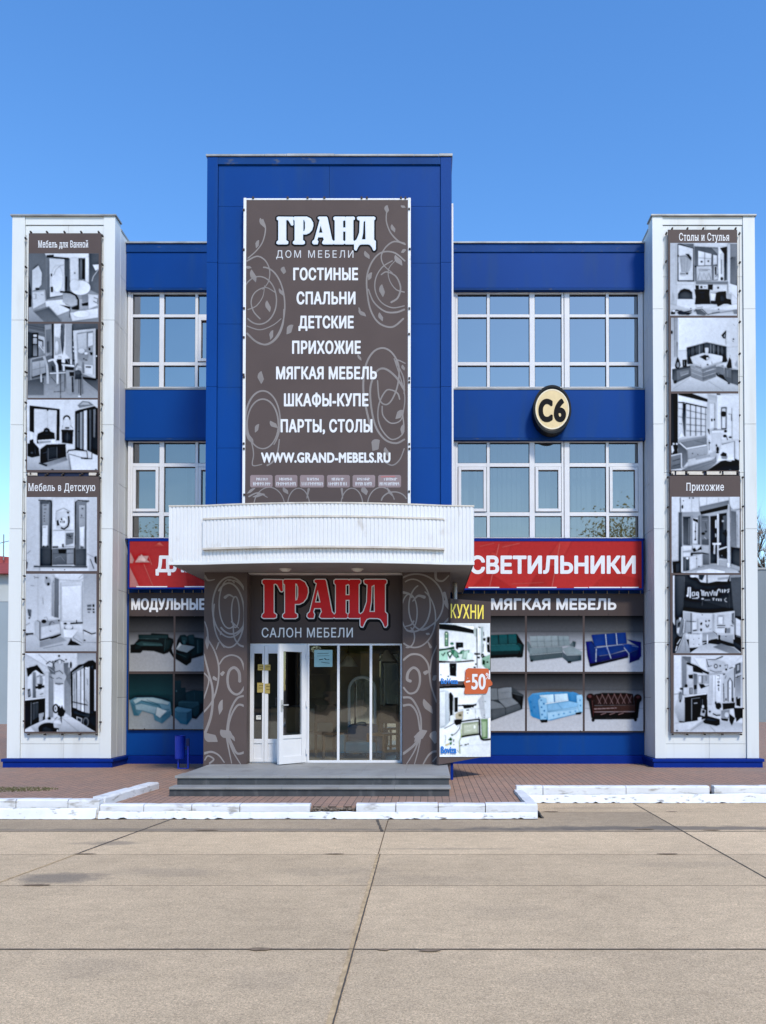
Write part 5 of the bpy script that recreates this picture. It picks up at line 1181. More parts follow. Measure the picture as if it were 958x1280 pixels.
ART_R6 = '''
r 86 86,498,728,1222; p 90 92,505 160,505 160,880 92,1000; p 62>54 163,518 207,518 207,862 168,872; p 86 205,508 708,508 560,665 402,672 250,582; p 52 168,518 248,518 246,592 212,562; p 92 280,530 390,530 400,660 330,610; l 4 20 208,576 300,610 362,652 412,672; p 5 262,608 328,624 362,672 268,656; p 82 215,600 262,610 262,780 215,790; p 8 224,685 267,680 267,720 230,717
p 48>60 270,670 306,676 302,872 272,872; p 10 275,778 302,778 302,812 275,817; p 68 308,688 414,688 412,764 308,762; p 86 315,695 345,695 345,757 315,757; l 22 5 350,690 350,762; l 35 4 385,690 388,740; p 8 320,768 362,768 384,792 340,812; l 28 5 360,797 418,780; e 6 205,785,13,15; e 6 160,812,15,10; p 42 234,800 263,800 263,862 234,862; p 70 242,806 256,806 256,855 242,855; p 84 180,800 230,800 230,865 180,865
p 86>66 160,860 202,900 197,1112 140,1118 95,1002; e 58 152,880,18,44; l 40 4 92,862 160,855; e 25 150,925,8,12; p 4 190,888 300,870 372,858 396,862 402,1082 270,1108 192,1118; l 92 10 190,884 300,867 388,857; l 62 5 254,902 254,1102; l 55 5 254,903 332,893; l 78 5 275,945 306,941; l 35 3 337,898 337,1000; l 45 3 354,905 354,985; p 72 344,990 386,1010 372,1064 334,1052; e 84 358,975,10,15; e 20 362,1020,14,16; l 5 10 140,1112 192,1118; p 84 310,1075 345,1068 345,1110 310,1110
p 82 414,690 442,690 432,962 414,962; p 92 450,688 522,688 522,932 450,942; l 60 3 470,690 470,930; l 30 6 488,692 512,692 512,722 488,722; e 25 500,750,10,11; e 86 500,750,5,5; e 12 500,780,10,8; l 18 7 500,800 502,832; l 55 4 400,680 545,670
e 80 480,600,90,50; l 40 7 390,540 400,585 412,612; l 36 6 400,545 470,545 540,515; l 10 6 480,540 540,516; e 32 475,605,17,21; e 84 475,605,9,12; e 20 515,602,8,8; l 30 5 400,610 440,600; l 40 6 555,600 585,590 582,622; e 6 570,635,10,10; e 6 553,680,13,7; l 40 5 420,640 470,660 530,655; l 8 8 598,627 632,615
p 76>82 545,690 728,560 728,965 545,945; l 32 7 545,762 550,932; l 25 8 588,928 588,745 605,712 624,745 624,925; p 90 595,750 605,728 617,750 617,920 595,920; l 50 4 600,800 605,815; l 24 7 648,620 646,952; l 40 5 560,720 570,690; p 42 652,590 702,570 702,662 655,682; p 70 670,595 690,588 690,640 670,650; l 6 8 655,712 705,690; l 20 5 675,690 675,720; p 56>70 655,720 702,700 702,882 660,882; p 5 618,900 642,893 647,935 622,930; p 5 660,892 672,880 676,905 700,890 700,975 662,965; e 8 568,910,6,14; l 92 8 645,800 645,950
p 72>86 215,1200 360,1095 728,1130 728,1222 215,1222; l 55 3 240,1200 370,1110; l 55 3 420,1150 480,1215; p 86 95,1132 282,1110 352,1100 242,1182 95,1212; p 84 400,960 545,950 545,1040 430,1060; e 4 500,970,27,31; l 5 8 472,935 478,960; p 86 510,990 545,985 540,1020; p 4 535,945 652,938 648,990 702,1000 722,1062 662,1118 648,990 540,1004; l 88 4 580,1000 615,1012; p 5 640,985 725,985 725,1082 650,1075; p 62 525,1010 602,1000 602,1082 525,1078; e 84 575,1050,20,24; p 4 600,1040 652,1080 622,1148 598,1105; l 74 5 585,1030 602,1030; p 8 520,1080 590,1085 585,1110 530,1100
p 10>16 358,1110 402,1060 512,1090 512,1140 482,1152 372,1128; p 24 375,1100 405,1068 500,1095 490,1110; l 5 11 448,1038 480,1055 517,1052; e 12 420,1020,10,9; e 10 475,940,7,14; e 5 120,1195,9,6; e 90 405,1212,8,6'''
SOFA_BG = 'r #030304>#4a4d52 {0},{1},{2},{3}; r #4a4d52>#a8aeb8 {0},{3},{2},{4}; r #a8aeb8>#b9bec6 {0},{4},{2},{5}; '
def sofa_bg(x0, y0, x1, y1): h = y1 - y0; return SOFA_BG.format(x0, y0, x1, y0 + h * 0.28, y0 + h * 0.60, y1)
SOFA_A = sofa_bg(-160, 158, 262, 480) + '''
p #07181a -160,300 -60,275 212,262 252,325 244,392 -100,410 -160,400; p #123f44 -60,272 52,268 54,325 -60,330; p #134247 54,268 104,267 108,322 56,326; p #134449 108,266 158,265 160,320 110,323; p #14454a 160,264 208,263 211,318 163,320; l #061416 2 106,266 110,324; l #061416 2 159,264 161,322; p #15484d -60,330 205,320 236,332 230,358 -60,366; p #0a2629 -60,366 230,358 218,392 -60,398; p #0d3236 210,312 236,318 252,326 243,392 226,392 232,345; p #061315 -40,398 -10,398 -10,412 -38,412; l #2c6a6e 2 -60,331 205,321; p #081d1f 212,388 240,388 240,396 214,396'''
SOFA_B = sofa_bg(262, 158, 590, 480) + '''
p #5f6d73 268,305 278,305 300,345 296,395 272,352; p #7f8d93 284,275 445,272 450,334 292,340; p #77868c 446,274 506,274 517,328 452,333; l #5d6a70 2 325,275 330,338; l #5d6a70 2 366,274 370,337; l #5d6a70 2 407,273 410,336; l #56646a 3 446,273 451,334; l #5d6a70 2 475,274 482,330; l #606e74 2 287,306 448,302; l #606e74 2 449,302 512,300; p #6d7c82 282,342 470,334 474,366 284,384; p #48555b 282,384 472,366 472,397 288,419; p #7d8c92 470,345 520,331 585,365 578,383 494,383; p #45525a 470,362 495,383 580,382 580,413 506,426 472,398; p #58666c 512,328 530,303 547,308 542,338 525,332; p #3e4a50 530,303 547,308 542,338 536,336; l #94a2a8 2 284,384 472,366; l #94a2a8 2 495,383 580,382; p #10161a 290,412 302,410 302,420 292,421; p #10161a 500,420 520,418 520,428 502,428; l #56646a 3 380,338 384,374'''
SOFA_C = sofa_bg(590, 158, 945, 480) + '''
p #0a1c50 604,306 640,302 668,340 690,420 628,450 612,385; p #0f2864 636,268 832,254 840,318 652,335; p #133072 640,268 712,262 718,326 656,333; p #123070 722,262 774,258 781,322 727,326; p #123070 780,257 828,255 835,316 787,320; p #122e6c 656,342 812,322 842,350 752,378 664,390; p #0a1f56 664,390 752,377 848,352 858,386 760,406 666,426; p #0e2762 606,308 634,305 662,342 668,424 632,444 618,385; p #102a66 836,292 920,308 922,388 904,412 898,332; p #15347a 812,322 846,318 898,330 906,352 852,372; p #0b2158 852,370 904,350 910,408 850,430; p #071236 628,432 846,386 848,397 632,450; l #b9c6dc 3 717,262 723,328 748,402; l #b9c6dc 3 777,258 783,322; l #b9c6dc 3 664,346 662,420; l #a9b8d2 3 822,340 850,374 852,428; l #7f92ba 2 868,330 905,336; l #7f92ba 2 655,341 812,322; l #42599a 3 720,340 745,380'''
SOFA_D = sofa_bg(-160, 486, 262, 822) + '''
p #3a4147 -160,600 -60,578 100,572 182,565 250,612 240,692 70,756 -160,800; p #636b72 -60,578 98,572 104,636 -60,645; p #747c84 102,575 140,568 180,566 185,626 106,639; p #6b737b -60,660 70,642 132,664 146,684 -60,705; p #727a82 108,642 186,628 226,656 148,684; p #4b5259 -60,705 146,684 216,664 240,662 234,690 70,752 -60,770; l #2c3238 3 104,640 146,684 148,722; l #2c3238 2 70,690 72,750; l #383f45 2 -60,720 70,700; p #1c2024 182,594 248,610 241,692 226,662 186,626; p #3a4046 182,594 248,610 245,618 186,604; l #8a9299 2 108,641 186,627; l #5b636a 2 120,600 170,592'''
SOFA_E = sofa_bg(262, 486, 590, 822) + '''
p #4f92c4 274,628 300,602 360,594 500,592 552,598 586,622 592,690 580,712 402,756 345,752 290,728; p #b5d3e6 340,612 420,606 424,655 372,662; p #b9d6e8 424,606 500,602 506,640 428,652; p #3c7fb4 500,598 530,592 552,600 562,656 506,642; p #8fbfdf 552,612 582,608 592,640 588,705 570,716 556,700; p #86b8db 330,642 352,622 380,630 388,705 378,754 345,750; p #3d80b6 274,630 300,606 340,612 332,642 345,748 300,736; p #7cb0d6 384,662 510,646 562,656 550,690 390,708; p #98c3e0 386,708 556,680 568,712 388,754; l #2c6ea8 3 424,606 428,652; l #5b9bca 3 388,708 552,688; l #4a8cc0 2 440,655 470,690
e #2f72a8 350,640,5,4; e #2f72a8 365,660,5,5; e #2f72a8 352,680,5,5; e #2f72a8 368,700,5,5; e #2f72a8 355,722,5,5; e #2f72a8 372,738,4,4; e #4b8cc0 420,728,5,4; e #4b8cc0 450,722,5,4; e #4b8cc0 480,716,5,4; e #4b8cc0 515,708,5,4; e #4b8cc0 545,702,5,4; e #2a6aa2 290,650,5,5; e #2a6aa2 310,680,5,5; e #2a6aa2 295,700,5,5; e #4588ba 572,640,4,5; e #4588ba 574,670,4,5; p #101820 342,752 386,750 386,766 350,768; p #101820 546,712 580,706 576,720 548,722; l #dcebf4 3 372,661 506,641'''
SOFA_F = sofa_bg(590, 486, 945, 822) + '''
p #1a0e0d 652,606 700,598 830,598 874,604 882,668 648,670; p #251615 660,612 868,606 876,664 655,666; l #7d6668 2 665,612 690,662; l #7d6668 2 695,604 725,662; l #7d6668 2 730,602 760,662; l #7d6668 2 765,602 795,662; l #7d6668 2 800,602 830,660; l #7d6668 2 835,604 862,655; l #6d5658 2 700,606 675,662; l #6d5658 2 735,602 708,662; l #6d5658 2 770,602 742,662; l #6d5658 2 805,602 778,662; l #6d5658 2 840,602 812,660; l #6d5658 2 866,612 848,658; e #211211 632,625,25,24; e #4c3032 626,618,12,9; p #20110f 618,632 652,640 656,742 636,742; e #211211 900,630,24,25; e #4c3032 904,622,12,9; p #20110f 878,636 914,640 902,742 884,746; p #33211e 650,670 882,666 888,704 646,706; p #1c0e0c 645,708 890,706 886,742 644,744; l #9a8486 3 652,690 780,684; l #6d5254 3 650,707 886,705; l #806a6c 3 690,722 720,712; l #806a6c 3 740,722 770,712; l #806a6c 3 790,722 820,712; l #5d4446 2 640,640 648,735; l #4a2f31 2 768,670 770,705; e #130a0a 646,752,9,11; e #130a0a 888,750,9,11; p #140a0a 640,742 892,740 890,748 642,750'''
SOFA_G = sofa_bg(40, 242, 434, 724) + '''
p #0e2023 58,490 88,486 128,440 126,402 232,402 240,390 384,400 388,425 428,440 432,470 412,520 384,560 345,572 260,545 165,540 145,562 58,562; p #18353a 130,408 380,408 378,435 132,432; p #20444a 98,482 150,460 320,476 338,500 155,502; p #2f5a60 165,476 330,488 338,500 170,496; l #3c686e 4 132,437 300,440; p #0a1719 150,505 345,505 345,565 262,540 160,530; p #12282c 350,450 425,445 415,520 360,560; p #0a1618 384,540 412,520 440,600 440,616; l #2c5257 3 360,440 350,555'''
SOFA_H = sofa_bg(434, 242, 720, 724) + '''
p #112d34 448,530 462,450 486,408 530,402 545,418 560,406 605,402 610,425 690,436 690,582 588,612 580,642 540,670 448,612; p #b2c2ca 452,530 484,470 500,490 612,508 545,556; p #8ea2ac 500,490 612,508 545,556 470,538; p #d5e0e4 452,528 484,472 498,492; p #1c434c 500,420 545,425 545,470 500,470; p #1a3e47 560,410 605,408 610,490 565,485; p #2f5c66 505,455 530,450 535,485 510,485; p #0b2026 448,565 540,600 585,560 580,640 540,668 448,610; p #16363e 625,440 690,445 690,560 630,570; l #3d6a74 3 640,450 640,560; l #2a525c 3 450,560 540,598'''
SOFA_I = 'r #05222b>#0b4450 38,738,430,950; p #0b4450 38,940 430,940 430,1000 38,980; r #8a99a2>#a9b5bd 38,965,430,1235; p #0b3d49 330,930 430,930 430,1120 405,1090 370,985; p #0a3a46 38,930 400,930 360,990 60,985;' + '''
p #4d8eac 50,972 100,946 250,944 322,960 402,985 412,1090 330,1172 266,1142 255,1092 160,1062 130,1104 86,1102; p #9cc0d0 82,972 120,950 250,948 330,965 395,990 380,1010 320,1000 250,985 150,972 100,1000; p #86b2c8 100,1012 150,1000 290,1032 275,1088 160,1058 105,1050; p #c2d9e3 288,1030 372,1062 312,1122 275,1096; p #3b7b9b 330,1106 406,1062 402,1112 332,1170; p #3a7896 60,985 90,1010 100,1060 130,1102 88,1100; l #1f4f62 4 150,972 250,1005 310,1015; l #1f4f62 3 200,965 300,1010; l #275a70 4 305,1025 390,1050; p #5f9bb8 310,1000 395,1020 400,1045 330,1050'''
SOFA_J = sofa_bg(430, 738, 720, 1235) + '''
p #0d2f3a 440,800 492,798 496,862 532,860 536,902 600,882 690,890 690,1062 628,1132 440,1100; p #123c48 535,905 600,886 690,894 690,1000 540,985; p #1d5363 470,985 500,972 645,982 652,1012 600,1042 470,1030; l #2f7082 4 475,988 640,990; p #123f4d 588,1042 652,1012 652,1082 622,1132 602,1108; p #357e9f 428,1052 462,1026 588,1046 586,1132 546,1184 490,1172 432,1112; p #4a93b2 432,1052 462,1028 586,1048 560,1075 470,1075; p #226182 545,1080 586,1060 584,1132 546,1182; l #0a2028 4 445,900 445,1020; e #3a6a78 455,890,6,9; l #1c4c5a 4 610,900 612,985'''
KITCHEN_A = '''
r #dfe6ea 90,440,860,1300; p #20302a 100,462 345,480 480,512 612,548 612,606 400,576 100,540; p #e9eef0 345,480 612,500 612,548 480,512; p #aebab8 606,545 628,528 655,524 655,655 620,640; l #152019 12 655,535 660,1105; p #e6ecef 668,520 712,530 712,1110 668,1110; p #2a3430 670,505 712,510 700,530; p #a8b6b8 714,512 746,508 738,905 716,900; l #7f8e90 4 690,540 692,900
p #587563 184,602 194,574 226,574 242,602 240,792 186,790; p #7fa08c 196,615 228,615 226,770 198,770; e #d6e4c8 212,606,11,11; e #e8efd2 212,680,10,12; l #39523f 4 186,740 240,738; p #18211f 350,732 456,735 456,808 382,812 376,842 350,822; p #2c3a3a 366,748 440,748 436,790 372,792; l #7e9090 4 385,770 420,768
p #345546 100,830 200,820 262,805 325,790 332,832 240,842 105,862; p #a2cbb8 105,862 238,842 232,900 235,996 105,998; p #1c3a2e 216,882 266,850 308,890 262,978; p #b4dac8 238,890 266,868 288,892 260,938; e #e4f2ea 264,900,12,14; p #44705c 265,832 335,840 392,892 432,850 475,840 442,922 362,972 308,925; p #6f9c86 335,845 385,900 360,960 312,922; p #bcdccc 325,1002 372,955 445,982 402,1006; p #86aa98 440,862 552,842 512,985 432,972; p #b0ccc0 470,870 530,850 510,960 450,960; p #d2e4dc 520,880 600,900 580,985 500,985; e #63897a 292,752,28,20; e #3b5f50 295,745,14,9; l #16281f 15 142,898 160,928 194,880; l #dceae4 6 520,985 565,850; p #c4d6ce 380,905 450,900 440,950 400,950
p #0e1613 100,1000 330,1012 600,990 628,1006 400,1026 100,1030; p #0a1010 255,1036 358,1036 355,1228 262,1216; p #222c2c 270,1050 345,1050 343,1080 272,1080; l #7c8a88 4 288,1090 328,1086; p #0c1212 225,1222 250,1216 250,1236 230,1236; p #101817 616,888 702,892 702,914 616,912; p #101817 662,940 700,940 698,966 662,966; p #0a1010 800,662 820,650 845,656 842,760 848,885 808,872 800,800; p #dfe6e8 806,735 826,740 824,765 806,762; p #14201c 744,672 782,670 778,714 744,706; l #1a2422 9 752,580 756,640; l #1a2422 9 750,755 745,870; p #14201c 718,900 752,898 760,930 788,942 795,972 735,966 715,935; e #b8c4bc 738,930,8,8; p #86a896 728,965 848,905 850,1130 780,1110 728,1055; p #2f4a3c 740,985 775,1000 770,1060 735,1050; e #14201a 808,1020,16,12; e #14201a 640,1050,13,12; p #1a2420 605,1085 640,1088 640,1110 610,1108; e #14201a 832,1130,12,12; l #5f7f6e 5 780,990 840,960; e #101413 132,1205,7,9'''
KITCHEN_B = '''
p #dfe6ea 95,225 835,205 835,1180 95,1185; p #0e1a16 95,196 435,176 440,214 95,230; p #c4ced4>#b0bcc4 100,262 160,250 222,262 240,330 236,700 165,770 104,782; p #d2dade 104,282 180,272 180,740 108,765; p #111919 234,300 256,278 292,332 286,602 246,612 236,500; p #33403f 256,320 276,335 272,560 256,565; l #161e1c 7 242,600 240,685; p #d5dde0 250,612 310,590 305,690 250,700; p #0b1010 308,354 358,354 356,552 310,562; l #4a5654 4 300,360 300,600
p #e4eaee 360,310 680,310 690,355 640,392 600,440 360,452; p #b4bac0 640,390 700,320 820,300 820,640 690,640; p #c2cad0 700,230 835,210 835,640 740,640; e #7c8a8a 735,410,9,7; e #7c8a8a 700,412,6,5; e #6c7a7a 722,600,9,7; e #6c7a7a 722,630,9,6; l #8e9a9c 4 540,515 720,505; l #6e7a7a 4 600,520 604,650; p #0e1414 355,462 430,456 570,452 618,440 612,468 582,470 574,496 540,488 440,508 428,472 358,476; p #3a4444 450,480 540,476 540,500 450,506; p #aca692 320,582 360,555 432,540 424,662 325,652; e #6f6c5a 385,600,22,18; e #3c3c30 390,605,7,7; l #44524c 5 365,530 430,525; p #2a3430 470,525 515,520 510,535 475,538; e #2f3a36 490,570,11,6
p #0b110f 305,668 340,655 415,655 402,722 335,745 308,715; l #0d1411 20 310,692 400,690 520,672 650,656; p #0d1411 636,640 648,620 658,650; l #111815 9 312,708 250,745 168,786; p #96a18c>#a6ae9a 412,712 642,690 640,865 412,894; p #b3bba8 436,735 622,712 622,852 436,874; p #8d987f 420,715 640,693 640,704 420,728; e #e6ece8 588,765,14,26; l #d5dcd0 5 480,752 540,745; l #d5dcd0 5 478,815 545,806; l #7c886f 5 436,860 622,838; p #789070>#5d7a56 676,652 772,650 772,922 690,934; p #94ab8a 690,690 755,685 755,900 700,908; l #a9bda0 5 720,700 724,900; l #101713 24 398,902 520,880 662,862; l #101713 26 655,650 660,865 682,930 712,945 760,942 832,928; p #eef2f2 782,640 812,636 812,915 784,922
l #141c18 9 388,722 382,780 340,840 298,872; l #2a332e 6 350,770 365,740; p #486a4e 220,945 255,905 282,940 262,960; p #35543a 255,862 302,870 272,892; p #5f8464 240,980 275,965 270,1010 245,1015; p #c4b890 180,1010 240,985 235,1015 185,1030; l #3f5545 5 172,880 188,890 178,990; l #2f3f36 12 300,935 296,970; e #4a5f50 300,1010,9,8; l #95a676 12 400,790 406,900 375,960 385,1135; p #c9d2a8 405,720 412,720 408,850 400,850; l #1e2824 9 382,1028 420,1015; l #2a3430 6 440,1016 505,1000; e #222c28 465,1012,14,8; e #222c28 500,1000,7,9; l #5f7a5a 6 345,1085 370,1120; l #c0ccd0 3 400,1040 830,990'''

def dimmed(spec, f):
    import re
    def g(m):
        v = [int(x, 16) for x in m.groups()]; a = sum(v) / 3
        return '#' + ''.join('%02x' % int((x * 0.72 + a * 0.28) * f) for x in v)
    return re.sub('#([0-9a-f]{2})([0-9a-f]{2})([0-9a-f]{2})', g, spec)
SOFA_G, SOFA_H, SOFA_I, SOFA_J = (dimmed(s_, 0.80) for s_ in (SOFA_G, SOFA_H, SOFA_I, SOFA_J))  # left prints darkened and greyed, the shade on that wall put into them
# ------------------------------------------------------------------ signs and banners
M_lace = M_bolt
def fixings(name, plane, pts, parent, out=0.03, s=0.014, m=None):
    mb = MB()
    for px, py in pts:
        x, y, z = plane.at(px, py, out)
        mb.box(x - s, x + s, y - 0.012, y + 0.05, z - s * 1.1, z + s * 1.1)
    return mb.build_each(name, m or M_bolt, parent)
def board(name, plane, x0, y0, x1, y1, th, material, parent, bevel=0.0):
    """Upright sheet on a facade-parallel plane, picture limits x0..x1, y0..y1; front face on the plane."""
    D = plane.p.y; ym = (y0 + y1) / 2
    mb = MB(); mb.box(XP(x0, D, ym), XP(x1, D, ym), D, D + th, ZP(y1, D, (x0 + x1) / 2), ZP(y0, D, (x0 + x1) / 2))
    return mb.build(name, material, parent, bevel=bevel)
def base_of(plane, x, y): p = plane.at(x, y); return (p[0], p[1], p[2])
def jit(r, a): return r.uniform(-a, a)

def pylon_banner(header, label, x0, y0, x1, y1, hy, hx0, hx1, hyt, hyb, pics, cols, seed, frame_y=None):
    pl = FP(D_TOW - 0.05)
    t = thing('wall_banner', base_of(pl, (x0 + x1) / 2, y1), label, 'banner', 'picture banners on the white pylons')
    board('sheet', pl, x0, y0, x1, y1, 0.03, M_brown, t)
    cs = text_contours(header, hx0, hx1, hyt, hyb, 1.12)
    field_part('lettering', add_serifs(field_of(cs, 0.10, 0.13), cs, 0.62, 0.55), pl, 0.002, M_letter, t)
    for spec, ox, oy, s, clip in pics:
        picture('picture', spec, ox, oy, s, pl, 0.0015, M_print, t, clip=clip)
    r = random.Random(seed); pts = []
    y = y0 + 4
    while y < y1 - 3:
        pts.append((x0 - 2.6 + jit(r, 0.5), y + jit(r, 3))); pts.append((x1 + 2.2 + jit(r, 0.5), y + jit(r, 3))); y += 37 + jit(r, 5)
    for k in range(5): pts.append((x0 + 3 + (x1 - x0 - 6) * k / 4 + jit(r, 1.5), y0 - 1.7)); pts.append((x0 + 2 + (x1 - x0 - 4) * k / 4 + jit(r, 2), y1 + 1.6))
    fixings('lacing_hook', pl, pts, t, 0.0)
    # thin steel cords beside the sheet
    for xx in (x0 - 2.4, x1 + 2.0):
        mb = MB(); a, b = pl.at(xx, y0 + 2, -0.02), pl.at(xx, y1 - 2, -0.02); mb.tube([a, b], 0.006, 6).build('side_cord', M_steel, t)
    return t
bann = []
bann.append(pylon_banner('Мебель для Ванной', 'upper brown banner on the left pylon with bathroom, dining room and bedroom pictures', 34.8, 291.5, 125.3, 590.5, 0, 48.3, 110.2, 300.8, 309.3,
    [(ART_L1, 0, 280, 6.843, (36, 316.8, 123.6, 402.2)), (ART_L2, 30, 400, 9.58, (35, 404.6, 122.6, 497.4)), (ART_L3, 20, 440, 7.533, (34.2, 499.6, 122.3, 587.4))], 0, 1))
bann.append(pylon_banner('Мебель в Детскую', 'lower brown banner on the left pylon with pale children\'s room pictures under its heading', 32.2, 595.5, 123.2, 916.5, 0, 36, 119.2, 604.3, 613.6,
    [(ART_L4, 20, 590, 7.533, (33.4, 621.4, 121.6, 713.8)), (ART_L5, 20, 750, 7.11, (32.6, 717.3, 120.8, 814)), (ART_L6, 20, 750, 7.11, (31.6, 816.6, 120.2, 914.6))], 0, 2))
bann.append(pylon_banner('Столы и Стулья', 'upper brown banner on the right pylon with a dining room, corner bench and bunk bed', 836.3, 287, 922.8, 588.8, 0, 849.2, 911.4, 291.4, 300.8,
    [(ART_R1, 830, 280, 8.0, (838, 303.7, 921.5, 394.5)), (ART_R2, 830, 430, 7.527, (839, 397.3, 923, 489.2)), (ART_R3, 830, 430, 7.527, (839, 492, 924, 588))], 0, 3))
bann.append(pylon_banner('Прихожие', 'lower brown banner on the right pylon with hallway wardrobe and living room pictures', 838.2, 594.6, 927, 916.5, 0, 858.4, 905, 603.6, 613.2,
    [(ART_R4, 830, 585, 7.314, (839.8, 621, 924.8, 716.2)), (ART_R5, 830, 700, 9.12, (841, 718.6, 926.5, 816.4)), (ART_R6, 830, 750, 7.314, (842.4, 819, 928.5, 915))], 0, 4))
# steel rail and clamps under each upper banner
def clamps(t, x0, x1, y0, y1, spots):
    D = D_TOW - 0.02; pl = FP(D)
    m = MB(); m.box(XP(x0, D, y0), XP(x1, D, y0), D, D + 0.02, ZP(y1, D), ZP(y0, D)); m.build('rail', M_railblue, t)
    m = MB()
    for a, b in spots: m.box(XP(a, D, y0), XP(b, D, y0), D - 0.03, D - 0.002, ZP(y1 - 0.4, D), ZP(y0 + 0.5, D))
    m.build_each('clamp', M_ledge, t, bevel=0.004)
M_railblue = mat('dark_rail', (0.010, 0.016, 0.05, 1), 0.5, 0.3)
clamps(bann[0], 34, 123, 590.8, 595.2, ((35.5, 47.5), (112, 121.5)))
clamps(bann[2], 837.5, 925, 589.2, 594.3, ((839, 843), (845, 856), (859, 879), (883, 902), (904, 920)))
# ---------------- the tall banner on the blue tower
DB = D_ENT - 0.16
pl = FP(DB)
mb_ = thing('main_banner', base_of(pl, 409, 627), 'tall brown banner on the blue tower with a long white list and a web address', 'banner')
board('sheet', pl, 307.2, 250, 510.2, 640, 0.03, M_brown, mb_)
m = MB(); D = DB
for px in (305.6, 511.8): m.box(XP(px, D, 440) - 0.026, XP(px, D, 440) + 0.026, D - 0.005, D + 0.055, ZP(640, D), ZP(247.2, D))
m.box(XP(305.6, D, 440) + 0.0265, XP(511.8, D, 440) - 0.0265, D - 0.004, D + 0.05, ZP(250.2, D), ZP(247.8, D))
m.build('tube_frame', M_tube, mb_, bevel=0.01)
m = MB()
for py in (300, 420, 540):
    for px in (305.6, 511.8): m.box(XP(px, D, 440) - 0.02, XP(px, D, 440) + 0.02, D + 0.056, D_ENT - 0.001, ZP(py, D) - 0.02, ZP(py, D) + 0.02)
m.build_each('stand_off', M_tube, mb_)
r = random.Random(8); pts = []
for y in (260, 314, 386, 420, 470, 474, 554, 560, 618):
    pts += [(305.4 + jit(r, .4), y + jit(r, 3)), (512 + jit(r, .4), y + jit(r, 4))]
for x in (315, 360, 386, 404, 452, 458, 500, 508): pts.append((x + jit(r, 2), 247.6))
fixings('lacing_hook', pl, pts, mb_, 0.008, 0.016)
